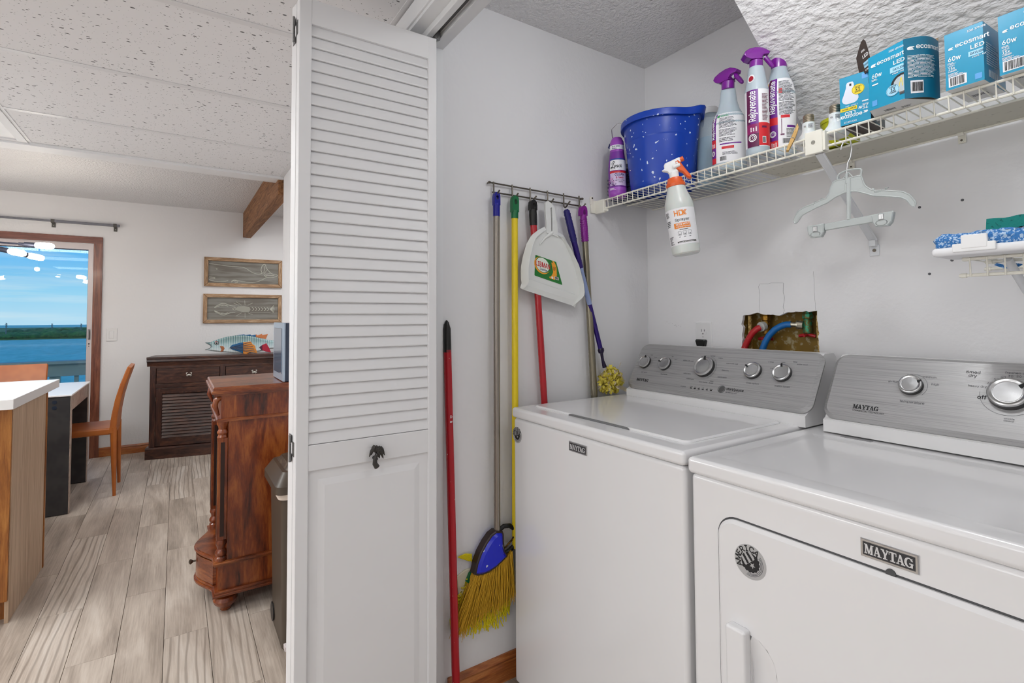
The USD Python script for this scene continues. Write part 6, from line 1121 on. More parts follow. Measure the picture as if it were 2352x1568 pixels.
WH2 = [(0.777,1.6522),(0.7437,1.6278),(0.694,1.6029),(0.6285,1.5916),(0.5475,1.6024),(0.4679,1.6086)]
WH3 = [(0.2632,1.6347),(0.3126,1.6296),(0.3013,1.6186),(0.271,1.6148),(0.2787,1.6001),(0.3513,1.5938),(0.4287,1.6028)]
WH4 = [(0.7388,1.6942),(0.7259,1.7287),(0.738,1.7709),(0.763,1.7861),(0.776,1.7497),(0.8017,1.7137),(0.8359,1.6872),(0.8788,1.6796),(0.8661,1.6603),(0.8192,1.651),(0.7769,1.655),(0.7515,1.679)]
WH5 = [(0.4563,1.5903),(0.4915,1.614),(0.5156,1.5968),(0.4879,1.5824)]
WFAN = [(0.7514,1.6928),(0.759,1.7674),(0.7556,1.6884),(0.7846,1.7315),(0.7641,1.6795),(0.8188,1.6958),(0.7684,1.6704),(0.8531,1.6739)]
WEYE = [(0.3267,1.716)]
LFR = [(0.2181,1.4687),(0.9257,1.4669),(0.9224,1.176),(0.2153,1.1788)]
LIN = [(0.253,1.4345),(0.8855,1.4315),(0.8833,1.2118),(0.2499,1.216)]
LB = [(0.4871,1.3174),(0.5185,1.3446),(0.5745,1.3495),(0.6232,1.3362),(0.6315,1.3135),(0.6196,1.2908),(0.5671,1.288),(0.519,1.2996)]
LT = [(0.6312,1.3454),(0.672,1.3503),(0.7717,1.351),(0.8137,1.3607),(0.8188,1.2772),(0.7722,1.2956),(0.6727,1.2908),(0.6318,1.2908)]
LCU = [(0.4947,1.3489),(0.4395,1.3574),(0.4003,1.3748),(0.3542,1.3655),(0.3125,1.3342),(0.3391,1.3432),(0.3774,1.3568),(0.4318,1.3484)]
LCD = [(0.4954,1.2861),(0.4405,1.2771),(0.4018,1.2593),(0.3554,1.2683),(0.313,1.2991),(0.3398,1.2903),(0.3784,1.2727),(0.4326,1.2816)]
LLEG = [(0.5824,1.3586),(0.5778,1.4084),(0.5503,1.3583),(0.5021,1.3939),(0.5263,1.3581),(0.4785,1.3801),(0.6067,1.3588),(0.6512,1.382),(0.5833,1.2816),(0.5839,1.2319),(0.5512,1.2816),(0.5037,1.2502),(0.6075,1.2817),(0.6525,1.2635)]
FB = [(0.2294,0.994),(0.2727,0.9968),(0.3309,1.0204),(0.4049,1.0439),(0.4803,1.0549),(0.5571,1.0556),(0.6353,1.0424),(0.7151,1.0182),(0.7717,1.0033),(0.8619,0.9917),(0.9286,0.9852),(0.9293,0.9129),(0.8626,0.9154),(0.797,0.9135),(0.6924,0.8911),(0.5901,0.8779),(0.4595,0.8862),(0.3472,0.8995),(0.2738,0.9143),(0.2288,0.927),(0.2662,0.9382),(0.2791,0.9545),(0.2658,0.9718)]
FDOR = [(0.4803,1.0549),(0.557,1.0643),(0.5687,1.0571),(0.6115,1.0631),(0.6211,1.0515),(0.6668,1.0618),(0.6748,1.0502),(0.7146,1.0669),(0.7187,1.0535),(0.7686,1.063),(0.7513,1.0128),(0.691,1.026),(0.6117,1.0473)]
FPEC = [(0.4302,0.9405),(0.451,0.9654),(0.5193,0.9847),(0.6123,0.9949),(0.6283,0.9681),(0.6521,0.9498),(0.6564,0.9233),(0.6727,0.8787),(0.6057,0.886),(0.5669,0.8702),(0.5126,0.8985),(0.4591,0.9179)]
FPEL = [(0.688,0.9353),(0.7157,0.9564),(0.7518,0.9729),(0.7765,0.9276),(0.7973,0.8778),(0.7486,0.8888),(0.7082,0.9081)]
FEYE = [(0.3181,0.9869),(0.3727,0.9358)]

# ================================================================ DINING ROOM
dark_w = wood('dark_stained_wood', '1f1110', '3d241e', '5e3a2a', (9, 9, 1.2), 0.38, 3.0, coat=0.2); dark_h = wood('dark_stained_wood_flat', '21120f', '432820', '623d2c', (9, 1.0, 9), 0.38, 3.0, coat=0.2)
cb = Thing('sideboard', 'dark wood sideboard with louvred door and crab-shaped drawer knobs against the far wall', 'sideboard', (-5.474, -0.213, 0), rotz=-11.06)
# local axes: y runs along the front, x out of the front towards the room
LCB, DCB = 1.25, 0.30
def cbx(y0, y1, z0, z1, x0, x1, b=0.002): return box(x0, x1, y0, y1, z0, z1, b)
cb.part('carcass', cat(cbx(0.022, LCB-0.022, 0.0, 0.81, -DCB+0.02, -0.045)), dark_w, smooth=False)
crown = Polygon([(0.0, 0.888), (0.0, 0.872), (-0.006, 0.866), (-0.004, 0.848), (-0.014, 0.840), (-0.020, 0.820), (-0.022, 0.806), (-DCB, 0.806), (-DCB, 0.888)])
cb.part('top', to_plane(extr(crown, LCB), (0, LCB, 0), (1, 0, 0), (0, 0, 1)), dark_h, smooth=20)
cb.part('plinth', to_plane(extr(Polygon([(0, 0), (0, 0.088), (-0.012, 0.098), (-0.03, 0.100), (-DCB, 0.100), (-DCB, 0)]), LCB), (0, LCB, 0), (1, 0, 0), (0, 0, 1)), dark_h, smooth=20)
for y0, y1 in ((0.022, 0.066), (0.560, 0.603), (LCB-0.066, LCB-0.022)): cb.part('stile', cbx(y0, y1, 0.10, 0.806, -0.05, -0.022), dark_w, smooth=False)
for z0, z1 in ((0.786, 0.806), (0.615, 0.648)): cb.part('rail', cbx(0.066, LCB-0.066, z0, z1, -0.05, -0.0225), dark_h, smooth=False)
crabm = mat('pewter_white', 'd6d3cc', 0.35, 0.4)
def crab():
    out = [trimesh.creation.icosphere(2, 1.0).apply_transform(np.diag((0.013, 0.0085, 0.006, 1)))]
    for s in (-1, 1):
        out.append(tube([(s*0.009, 0.003, 0.002), (s*0.018, 0.006, 0.003), (s*0.021, 0.013, 0.003), (s*0.014, 0.0185, 0.003), (s*0.007, 0.0195, 0.003)], [0.002, 0.0024, 0.003, 0.003, 0.001], 8))
        out.append(tube([(s*0.020, 0.010, 0.003), (s*0.022, 0.017, 0.003), (s*0.016, 0.022, 0.003)], [0.002, 0.0026, 0.001], 8))
        for dy, ex, ey in ((-0.002, 0.022, -0.004), (-0.005, 0.020, -0.012), (-0.006, 0.013, -0.017)): out.append(tube([(s*0.010, dy, 0.001), ((s*(ex-0.002)), dy-0.001, 0.003), (s*ex, ey, 0.0)], [0.0018, 0.0016, 0.0008], 6))
    return cat(out)
for y0, y1, yc in ((0.0675, 0.558, 0.318), (0.6045, LCB-0.0675, 0.843)):
    d_ = cb.part('drawer', cbx(y0+0.002, y1-0.002, 0.650, 0.784, -0.05, -0.026, 0.003), dark_h, smooth=False)
    cb.part('knob', to_plane(crab(), (-0.016, yc, 0.722), (0, 1, 0), (0, 0, 1)), crabm, parent=d_, label='pale metal crab-shaped knob')
for y0, y1 in ((0.068, 0.556), (0.606, LCB-0.068)):
    d_ = cb.part('door', cat(cbx(y0, y0+0.036, 0.104, 0.612, -0.048, -0.025), cbx(y1-0.036, y1, 0.104, 0.612, -0.048, -0.025)), dark_w, smooth=False)
    cb.part('door_rail', cbx(y0+0.036, y1-0.036, 0.573, 0.612, -0.048, -0.025), dark_h, smooth=False, parent=d_); cb.part('door_rail', cbx(y0+0.036, y1-0.036, 0.104, 0.163, -0.048, -0.025), dark_h, smooth=False, parent=d_)
    cb.part('moulding', to_plane(extr(sbox(y0+0.034, 0.161, y1-0.034, 0.575).difference(sbox(y0+0.046, 0.173, y1-0.046, 0.563)), 0.006), (-0.030, 0, 0), (0, 1, 0), (0, 0, 1)), dark_w, smooth=False, parent=d_)
    for k in range(14):
        z = 0.178+0.0275*k; pr = Polygon([(-0.030, z-0.006), (-0.026, z-0.003), (-0.040, z+0.024), (-0.044, z+0.022)]); cb.part('slat', to_plane(extr(pr, y1-y0-0.09), (0, y1-0.045, 0), (1, 0, 0), (0, 0, 1)), dark_h, smooth=False, parent=d_)
for z in (0.517, 0.219): cb.part('hinge', cyl((-0.022, 0.067, z-0.018), (-0.022, 0.067, z+0.018), 0.003, n=10), mat('dark_bronze', '6b655c', 0.4, 0.9))
# framed reliefs
framew = wood('weathered_frame', '7d6048', 'ab8866', 'd0b394', (10, 1.4, 10), 0.65, 4.0); framev = wood('weathered_frame_upright', '7d6048', 'ab8866', 'd0b394', (10, 10, 1.4), 0.65, 4.0)
slate = speckled('driftwood_panel', '8c8a83', '767068', 7, 0.45, 0.6, 0.8, stretch=(1, 0.5, 5), detail=6); chalk = mat('chalk_relief', 'c9c9bd', 0.8)
def relief(name, label, FRo, FRi, lines, fills=()):
    X0 = -5.839; ys, zs_ = [p_[0] for p_ in FRo], [p_[1] for p_ in FRo]; y0, y1, z0, z1 = min(ys), max(ys), min(zs_)+0.002, max(zs_)
    t = Thing(name, label, 'picture', (X0, (y0+y1)/2, (z0+z1)/2), group=None); b = 0.036
    P_ = lambda m, x=0.0: to_plane(m, (X0+x, 0, 0), (0, 1, 0), (0, 0, 1))
    for quad, m_ in (([(y0, z0), (y1, z0), (y1-b, z0+b), (y0+b, z0+b)], framew), ([(y0, z1), (y0+b, z1-b), (y1-b, z1-b), (y1, z1)], framew), ([(y0, z0), (y0+b, z0+b), (y0+b, z1-b), (y0, z1)], framev), ([(y1, z0), (y1, z1), (y1-b, z1-b), (y1-b, z0+b)], framev)):
        t.part('frame_side', P_(bevel_plate(Polygon(quad).buffer(-0.0006), 0.026, 0.003)), m_, smooth=False)
    pn = t.part('panel', P_(extr(sbox(y0+b*0.8, z0+b*0.8, y1-b*0.8, z1-b*0.8), 0.008)), slate, smooth=False)
    for L, w in lines:
        q = np.array(L); n_ = max(6, int(LineString(q).length/0.012)); tt = np.linspace(0, 1, len(q)); 
        from scipy.interpolate import make_interp_spline
        sp_ = make_interp_spline(tt, q, k=min(2, len(q)-1)); c_ = sp_(np.linspace(0, 1, n_))
        t.part('carved_line', tube(np.c_[np.full(n_, X0+0.0085), c_], w, 6), chalk, parent=pn)
    for L in fills: t.part('carved_body', P_(bevel_plate(Polygon(L).buffer(0.002), 0.004, 0.002), 0.008), mat('relief_fill', 'a3a196', 0.8), parent=pn)
    return t
relief('wall_picture', 'upper wood-framed whale relief on the far wall', WFR, WIN, [(L, 0.0026) for L in (WH1, WH2, WH3, WH5)] + [(WH4, 0.003)] + [([WFAN[k], WFAN[k+1]], 0.0022) for k in range(0, 8, 2)] + [([(0.4563+0.012*k, 1.60), (0.480+0.012*k, 1.616-0.004*k)], 0.0016) for k in range(4)], [[(WEYE[0][0]+0.008*math.cos(a_), WEYE[0][1]+0.008*math.sin(a_)) for a_ in np.linspace(0, 6.0, 10)]])
relief('wall_picture', 'lower wood-framed lobster relief on the far wall above the fish', LFR, LIN, [(LCU, 0.003), (LCD, 0.003)] + [([LLEG[k], LLEG[k+1]], 0.002) for k in range(0, len(LLEG)-1, 2)] + [([(0.645+0.028*k, 1.338), (0.662+0.028*k, 1.3195), (0.645+0.028*k, 1.301)], 0.0030) for k in range(6)] + [([(0.815, 1.3197), (0.862-abs(k)*0.004, 1.3197+0.013*k)], 0.0024) for k in range(-3, 4)] + [([(0.63, 1.352), (0.82, 1.354)], 0.0014), ([(0.63, 1.287), (0.82, 1.285)], 0.0014), ([(0.50, 1.335), (0.47, 1.322), (0.50, 1.305)], 0.002)], [LB, [(p_[0]*0.35+0.335*0.65, p_[1]*0.6+1.352*0.4) for p_ in LCU], [(p_[0]*0.35+0.335*0.65, p_[1]*0.6+1.283*0.4) for p_ in LCD]])
# wooden fish
fk = lambda L: [(y*0.979, 1.22+(z-1.22)*0.979+0.004) for y, z in L]
fs = Thing('fish_sculpture', 'painted wooden fish with blue and orange fins lying along the dark sideboard', 'sculpture', (-5.50, 0.57, 0.889))
fb = fk(FB)
fish_mat = usdkit.material(stage, '/World/Looks/painted_fish', {'t': ('geometry', {}), 'sp': ('separate_xyz', {}), 'w': ('wave_texture', {'bands_direction': 'y', 'scale': 16.0, 'distortion': 2.0, 'detail': 2.0}), 'n': ('noise_texture', {'scale': 22.0}),
    'a': ('math', {'math_type': 'multiply_add', 'value2': 0.05, 'value3': 0.0}), 'a2': ('math', {'math_type': 'add'}), 'mr': ('map_range', {'from_min': 0.90, 'from_max': 1.08, 'clamp': True}),
    'r': ('rgb_ramp', {'ramp': [(0.0, lin('d5dcdc')), (0.35, lin('c6d6da')), (0.55, lin('9fbfc4')), (0.72, lin('6b979b')), (1.0, lin('4d7676'))]}), 'mx': ('mix_color', {'b': lin('e8efef')}), 'k': ('math', {'math_type': 'multiply', 'value2': 0.4}), 'p': ('principled_bsdf', {'roughness': 0.45})},
    [('t.position', 'sp.vector'), ('t.position', 'w.vector'), ('t.position', 'n.vector'), ('n.fac', 'a.value1'), ('sp.z', 'a2.value1'), ('a.value', 'a2.value2'), ('a2.value', 'mr.value'), ('mr.result', 'r.fac'), ('w.fac', 'k.value1'), ('k.value', 'mx.fac'), ('r.color', 'mx.a'), ('mx.result', 'p.base_color')], surface='p.BSDF')
FX = lambda m, x: to_plane(m, (-5.50+x, 0, 0), (0, 1, 0), (0, 0, 1))
fs.part('body', cat(FX(bevel_plate(Polygon(fb).buffer(-0.001), 0.022, 0.012), 0.0), FX(extr(Polygon(fb), 0.02), -0.02)), fish_mat, smooth=40)
ob, bl_, rdf = mat('fin_orange', 'd98b3a', 0.5), mat('fin_blue', '1f5f8f', 0.5), mat('fin_red', 'b0243c', 0.5)
def fin(L, name, m1, m2, split, x):
    P_ = Polygon(fk(L)).buffer(0); f1 = P_.intersection(sbox(0, 0, split, 3)); f2 = P_.intersection(sbox(split, 0, 9, 3))
    h = fs.part(name, FX(bevel_plate(f1 if f1.geom_type == 'Polygon' else max(f1.geoms, key=lambda g: g.area), 0.008, 0.003), x), m1); fs.part(name + '_tip', FX(bevel_plate(f2 if f2.geom_type == 'Polygon' else max(f2.geoms, key=lambda g: g.area), 0.008, 0.003), x), m2, parent=h)
    return h
fin(FDOR, 'dorsal_fin', bl_, mat('fin_coral', 'c9794a', 0.5), 0.645, -0.006); pf = fin(FPEC, 'pectoral_fin', bl_, ob, 0.535, 0.020); fin(FPEL, 'pelvic_fin', mat('fin_plum', '5a2740', 0.5), rdf, 0.700, 0.020)
for k in range(6):
    a0, a1 = np.array(fk([FPEC[0]])[0]), np.array(fk([(0.61+0.011*k, 0.99-0.023*k)])[0]); fs.part('fin_ray', tube([(-5.471, *a0), (-5.469, *((a0+a1)/2)), (-5.471, *a1)], 0.0022, 6), mat('fin_line', '3b4c66', 0.5), parent=pf)
ec = np.array(fk([((FEYE[0][0]+0.005), FEYE[0][1])])[0])
for r_, m_, x_ in ((0.0185, redl, 0.021), (0.0130, paper, 0.0222), (0.0085, ink, 0.0232)): fs.part('eye', FX(disc2(r_, 28, 0.001, *ec), x_), m_)
gl = Polygon([(FEYE[1][0]-0.022, FEYE[1][1]+0.022), (FEYE[1][0]+0.004, FEYE[1][1]+0.020), (FEYE[1][0]+0.016, FEYE[1][1]), (FEYE[1][0]+0.004, FEYE[1][1]-0.028), (FEYE[1][0]-0.018, FEYE[1][1]-0.032), (FEYE[1][0]-0.008, FEYE[1][1]-0.010)])
fs.part('gill', FX(bevel_plate(Polygon(fk(gl.exterior.coords)).buffer(0.001), 0.004, 0.002), 0.0212), mat('gill_brown', 'a8643c', 0.5)); fs.part('gill_edge', FX(extr(Polygon(fk(gl.exterior.coords)).buffer(0.006).difference(Polygon(fk(gl.exterior.coords)).buffer(-0.002)).intersection(sbox(0, 0, 0.335, 3)), 0.003), 0.0211), bl_)
fs.part('outline', tube([(-5.478, y, z) for y, z in fb[-4:]+fb[:2]], 0.002, 6), ink)
# light switch, curtain rod
sw = Thing('light_switch', 'white rocker light switch on the far wall beside the sliding door', 'switch', (-5.84, -0.486, 1.084))
WX = lambda m, x=0.0: to_plane(m, (-5.84+x, 0, 0), (0, 1, 0), (0, 0, 1))
sw.part('cover_plate', WX(bevel_plate(sbox(-0.526, 1.025, -0.446, 1.143), 0.006, 0.003)), enamel_matte); sw.part('rocker', WX(bevel_plate(sbox(-0.504, 1.050, -0.471, 1.117), 0.004, 0.002), 0.006), enamel_matte)
cr = Thing('curtain_rod', 'grey metal curtain rod on square brackets above the sliding door', 'curtain rod', (-5.79, -1.3, 2.07))
gm_ = mat('gunmetal', '75757c', 0.4, 0.6)
cr.part('rod', cat(box(-5.797, -5.777, -0.905, -0.440, 2.056, 2.078, 0.003), box(-5.795, -5.779, -2.3, -0.90, 2.060, 2.076, 0.003)), gm_, smooth=False)
for y in (-0.898, -0.475, -2.2): cr.part('bracket', cat(box(-5.84, -5.775, y-0.012, y+0.012, 2.052, 2.082, 0.002), box(-5.84, -5.834, y-0.013, y+0.013, 2.020, 2.056, 0.001)), mat('bracket_grey', '5e5c58', 0.5, 0.5), smooth=False)
for i_, y in enumerate((-0.898, -0.475)): cr.part('screw', cyl((-5.834, y, 2.036), (-5.832, y, 2.036), 0.003, n=10), crabm)
# hall stand with turned columns and bow-fronted drawer
cherry = wood('antique_cherry', '2c0f08', '7a3616', 'a8602a', (7, 7, 1.3), 0.28, 2.2, coat=0.35, dist=0.8); cherry_h = wood('antique_cherry_flat', '37140a', '7a3a1a', 'a4602e', (2.2, 1.6, 9), 0.28, 2.6, coat=0.4, dist=0.8)
hs = Thing('hall_stand', 'polished reddish-brown hall table with turned corner columns and bow-fronted bottom drawer', 'cabinet', (-2.69, 0.34, 0))
HX0, HX1, HY0, HY1 = -2.925, -2.462, 0.150, 0.565
def bow(b, n_=16): return [(HX1-(HX1-HX0)*u, HY0-b*math.sin(math.pi*min(max((u-0.14)/0.72, 0), 1))**1.2) for u in np.linspace(0, 1, n_)]
def slabz(poly, z0, z1, b=0.0): m_ = (bevel_plate(poly, z1-z0, b) if b else extr(poly, z1-z0)); return move(m_, 0, 0, z0)
top_ = Polygon([(HX1+0.020, HY0-0.024), (HX0-0.020, HY0-0.024), (HX0-0.020, HY1+0.01), (HX1+0.020, HY1+0.01)])
hs.part('top', cat(slabz(top_.buffer(-0.006), 0.918, 0.936, 0.005), slabz(top_, 0.908, 0.920, 0.003), slabz(top_.buffer(-0.010), 0.898, 0.909, 0.0)), cherry_h, smooth=30)
hs.part('frieze', box(HX0+0.008, HX1-0.004, HY0+0.012, HY1, 0.800, 0.900, 0.002), cherry, smooth=False)
hs.part('side_panel', box(HX1-0.016, HX1-0.004, HY0+0.040, HY1, 0.21, 0.80), cherry, smooth=False); hs.part('side_panel', box(HX0+0.004, HX0+0.016, HY0+0.040, HY1, 0.21, 0.80), cherry, smooth=False)
hs.part('back_panel', box(HX0+0.01, HX1-0.01, HY1-0.01, HY1, 0.21, 0.80), cherry, smooth=False)
hs.part('beading', cat(slabz(Polygon([(HX1+0.006, HY0-0.004), (HX0-0.006, HY0-0.004), (HX0-0.006, HY0+0.05), (HX1-0.020, HY0+0.05), (HX1-0.020, HY1), (HX1+0.006, HY1)]), 0.790, 0.803, 0.004)), cherry_h, smooth=30)
for x in (HX0+0.020, HX1-0.020):
    c_ = cat(lathe([(0.019, 0.720), (0.021, 0.724), (0.0165, 0.733), (0.021, 0.740), (0.021, 0.746), (0.015, 0.756), (0.017, 0.768), (0.0225, 0.778), (0.0225, 0.791)], 24), box(-0.019, 0.019, -0.019, 0.019, 0.300, 0.722, 0.003), lathe([(0.0225, 0.214), (0.0225, 0.226), (0.017, 0.232), (0.0225, 0.240), (0.0225, 0.250), (0.015, 0.262), (0.017, 0.274), (0.021, 0.282), (0.021, 0.288), (0.0185, 0.300)], 24))
    col = hs.part('column', move(c_, x, HY0+0.020), cherry, smooth=35)
    for dx_2, dy_2, xd in ((0.0193, 0, (0, 1, 0)), (0, -0.0193, (1, 0, 0))):
        hs.part('flute', to_plane(bevel_plate(sbox(-0.008, 0.312, 0.008, 0.708).difference(sbox(-0.0045, 0.318, 0.0045, 0.702)) if False else sbox(-0.0075, 0.316, 0.0075, 0.704), 0.0012, 0.0008), (x+dx_2, HY0+0.020+dy_2, 0), xd, (0, 0, 1)), mat('flute_dark', '2a130a', 0.4), smooth=False, parent=col)
    hs.part('corbel', tube([(x, HY0+0.012, 0.890), (x+0.002, HY0-0.006, 0.878), (x+0.002, HY0-0.010, 0.855), (x+0.001, HY0-0.003, 0.835), (x, HY0+0.004, 0.815)], [0.010, 0.012, 0.011, 0.008, 0.005], 12), cherry)
sl = Polygon(bow(0.060) + [(HX0, HY1), (HX1, HY1)])
hs.part('lower_body', slabz(sl.buffer(-0.010), 0.085, 0.200), cherry, smooth=20)
for z0, z1, o in ((0.196, 0.204, 0.004), (0.204, 0.212, 0.010), (0.072, 0.082, 0.010), (0.082, 0.092, 0.004)): hs.part('moulding', slabz(sl.buffer(o, join_style=2), z0, z1, 0.003), cherry_h, smooth=30)
hs.part('shelf_top', slabz(sl.buffer(0.002), 0.211, 0.2145), cherry_h, smooth=False)
dwp = hs.part('drawer_front', move(extr(Polygon(bow(0.060, 20)[3:-3] + [(x, y+0.012) for x, y in bow(0.060, 20)[3:-3]][::-1]), 0.095), 0, -0.003, 0.095), cherry_h, smooth=30)
hs.part('drawer_knob', lathe([(0.004, 0), (0.004, 0.010), (0.010, 0.018), (0.011, 0.022), (0.006, 0.026), (0.0001, 0.027)], 18, rot=rotm(90, (1, 0, 0)), c=(-2.70, 0.088, 0.147)), dark_metal, parent=dwp)
for x in (HX0+0.045, HX1-0.035):
    for y in (HY0+0.04, HY1-0.05): hs.part('bun_foot', lathe([(0.016, 0), (0.020, 0.004), (0.024, 0.016), (0.030, 0.020), (0.042, 0.032), (0.047, 0.046), (0.042, 0.060), (0.028, 0.068), (0.028, 0.074)], 28, c=(x, y, 0)), cherry)
dc = Thing('countertop_case', 'dark box with silver-framed glass door standing on the hall table, cut by the door edge', 'cabinet', (-2.6, 0.48, 0.936))
navy_m = mat('slate_blue_case', '2f3a4e', 0.4)
dc.part('case', box(-2.735, -2.472, 0.410, 0.575, 0.9375, 1.200, 0.003), navy_m, smooth=False)
fpc = dc.part('door_frame', to_plane(bevel_plate(sbox(-2.737, 0.9385, -2.470, 1.202).difference(sbox(-2.712, 0.965, -2.495, 1.178)) if False else sbox(-2.737, 0.9385, -2.470, 1.202), 0.010, 0.002), (0, 0.410, 0), (1, 0, 0), (0, 0, 1)), mat('frame_silver_blue', 'aebdcd', 0.25, 0.5), smooth=False)
dc.part('door_glass', to_plane(bevel_plate(sbox(-2.708, 0.970, -2.499, 1.176), 0.0016, 0.001), (0, 0.3998, 0), (1, 0, 0), (0, 0, 1)), mat('case_glass', '5f7084', 0.08, coat_weight=0.5), smooth=False, parent=fpc)
# kitchen bin
bn = Thing('trash_bin', 'tall brown plastic trash bin with swing lid between the hall table and the louvred door', 'trash bin', (-2.18, 0.45, 0))
bp_ = mat('bin_brown', '4a3f34', 0.42); bl2 = mat('bin_liner', 'd8c9bb', 0.6)
def taper(x0, x1, y0, y1, z0, z1, s, r=0.03):
    a = np.array(rrect(x0, x1, y0, y1, r).exterior.coords)[:-1]; c_ = np.array(((x0+x1)/2, (y0+y1)/2)); n_ = len(a); b = c_ + (a-c_)*s
    V = np.vstack([np.c_[a, np.full(n_, z0)], np.c_[b, np.full(n_, z1)]]); F = []
    for j in range(n_): k = (j+1) % n_; F += [(j, k, n_+k), (j, n_+k, n_+j)]
    cap = lambda q, z: move(extr(Polygon(q), 1e-4), 0, 0, z)
    return cat(trimesh.Trimesh(V, F, process=False), cap(a, z0), cap(b, z1))
bn.part('body', taper(-2.315, -2.052, 0.342, 0.560, 0.004, 0.585, 1.10), bp_, smooth=30)
bn.part('liner', taper(-2.333, -2.034, 0.322, 0.578, 0.555, 0.580, 1.005), bl2, smooth=30)
bn.part('lid', cat(taper(-2.345, -2.022, 0.310, 0.585, 0.578, 0.606, 1.0), taper(-2.345, -2.022, 0.310, 0.585, 0.606, 0.650, 0.80)), bp_, smooth=25)
bn.part('lid_flap', taper(-2.30, -2.066, 0.350, 0.550, 0.650, 0.668, 0.86), speckled('bin_flap', '3d3025', '57493a', 60, 0.5, 0.65, 0.5), smooth=25)
bn.part('pedal', box(-2.06, -2.03, 0.345, 0.375, 0.012, 0.03, 0.003), alu, smooth=False)
bn.part('wheel', cyl((-2.27, 0.340, 0.05), (-2.27, 0.336, 0.05), 0.035, n=24), black)
# kitchen island
il = Thing('kitchen_island', 'oak kitchen island with pale end panel at the left edge of the picture', 'kitchen island', (-3.13, -1.3, 0), rotz=0)
oakp = wood('pale_oak_panel', 'a3866c', 'bb9f84', 'cdb49a', (10, 10, 0.7), 0.5, 3.0); oakd = wood('honey_oak', '6e3c14', '9c5f26', 'b97c3a', (10, 10, 0.9), 0.4, 3.0)
def isl(m): m.apply_transform(trimesh.transformations.rotation_matrix(math.radians(-1.6), (0, 0, 1), (-2.87, -0.55, 0))); return m
il.part('side_panel', isl(box(-3.405, -2.872, -0.562, -0.550, 0.0, 0.862)), oakp, smooth=False); il.part('body', isl(box(-3.40, -2.875, -2.2, -0.562, 0.09, 0.862)), oakd, smooth=False)
il.part('corner_strip', isl(box(-3.424, -3.405, -0.566, -0.546, 0.0, 0.862, 0.003)), oakd, smooth=False); il.part('toe_kick', isl(box(-3.38, -2.92, -2.2, -0.565, 0.0, 0.09)), oakd, smooth=False)
il.part('face_frame', isl(cat(box(-2.876, -2.862, -0.620, -0.553, 0.09, 0.862), box(-2.876, -2.862, -2.2, -0.620, 0.82, 0.862), box(-2.876, -2.862, -2.2, -0.620, 0.60, 0.640))), oakd, smooth=False)
for z0, z1, nm in ((0.645, 0.815, 'drawer'), (0.11, 0.595, 'door')): il.part(nm, isl(box(-2.866, -2.846, -1.10, -0.605, z0, z1, 0.005)), oakd, smooth=False)
il.part('countertop', isl(rbox(-3.60, -2.800, -2.25, -0.535, 0.864, 0.905, 0.002)), mat('white_laminate', 'f1f0ef', 0.3), smooth=False)
# table and chairs
tbm = speckled('charcoal_table', '2f2e30', '393838', 14, 0.4, 0.6, 0.5); tan_e = wood('pale_edge', '8f7c70', 'a89588', 'bba99c', (6, 6, 6), 0.5, 3.0)
dt_ = Thing('dining_table', 'white-topped dining table on wide charcoal slab legs behind the island', 'table', (-4.65, -1.25, 0))
dt_.part('table_top', box(-5.065, -4.235, -1.95, -0.545, 0.738, 0.748, 0.002), mat('white_table_top', 'f4f3f2', 0.28), smooth=False)
for x0, x1 in ((-4.300, -4.245), (-5.050, -4.995)):
    for y0, y1 in ((-0.760, -0.552), (-1.94, -1.74)):
        lgp = dt_.part('leg', box(x0, x1, y0, y1, 0.002, 0.738, 0.004), tbm, smooth=False)
        if x0 > -4.5 and y1 > -1: 
            for dz in (0.705, 0.670): dt_.part('bolt_cap', cyl((x1-0.001, -0.628, dz), (x1+0.002, -0.628, dz), 0.012, n=20), mat('bolt_cap_blue', '1e2b3c', 0.4), parent=lgp)
    dt_.part('leg_edge', box(x0+0.002, x1-0.002, -0.5525, -0.549, 0.002, 0.738), tan_e, smooth=False)
dt_.part('apron', box(-4.995, -4.300, -0.575, -0.552, 0.640, 0.737), tan_e, smooth=False)
leather = speckled('tan_leather', 'b5662a', 'a85a22', 8, 0.4, 0.6, 0.38)
def chair(label, base, rot):
    t = Thing('dining_chair', label, 'chair', base, rotz=rot if rot else 0.0, group=None); t.world = False
    prof = [(0.170, 0.428), (0.176, 0.47), (0.184, 0.56), (0.200, 0.66), (0.224, 0.76), (0.252, 0.85), (0.262, 0.884)]
    V = []; F = []; nx = 6
    P_ = np.array(prof); tg = np.gradient(P_, axis=0); nn = np.c_[-tg[:, 1], tg[:, 0]]; nn /= np.linalg.norm(nn, axis=1)[:, None]
    th = np.array([0.020, 0.019, 0.017, 0.016, 0.015, 0.014, 0.012]); loop = np.vstack([P_ + nn*th[:, None], (P_ - nn*th[:, None])[::-1]])
    bk_ = to_plane(bevel_plate(Polygon(loop), 0.19, 0.006), (0, 0, 0), (0, 1, 0), (0, 0, 1)); bk2 = bk_.copy(); bk2.vertices = np.asarray(bk2.vertices)*(-1, 1, 1); bk2.faces = np.asarray(bk2.faces)[:, ::-1]
    t.part('backrest', cat(bk_, bk2), leather, smooth=35)
    t.part('seat', rbox(-0.185, 0.185, -0.235, 0.182, 0.424, 0.470, 0.012, 2), leather, smooth=40)
    for s in (-1, 1):
        t.part('leg', tube([(s*0.172, 0.178, 0.47), (s*0.173, 0.182, 0.30), (s*0.174, 0.190, 0.0)], [0.020, 0.017, 0.010], 8), leather); t.part('leg', tube([(s*0.168, -0.215, 0.44), (s*0.171, -0.218, 0.25), (s*0.172, -0.222, 0.0)], [0.019, 0.016, 0.010], 8), leather)
    return t
chair('tan leather dining chair seen from the side at the end of the table', (-4.681, -0.533, 0), 0)
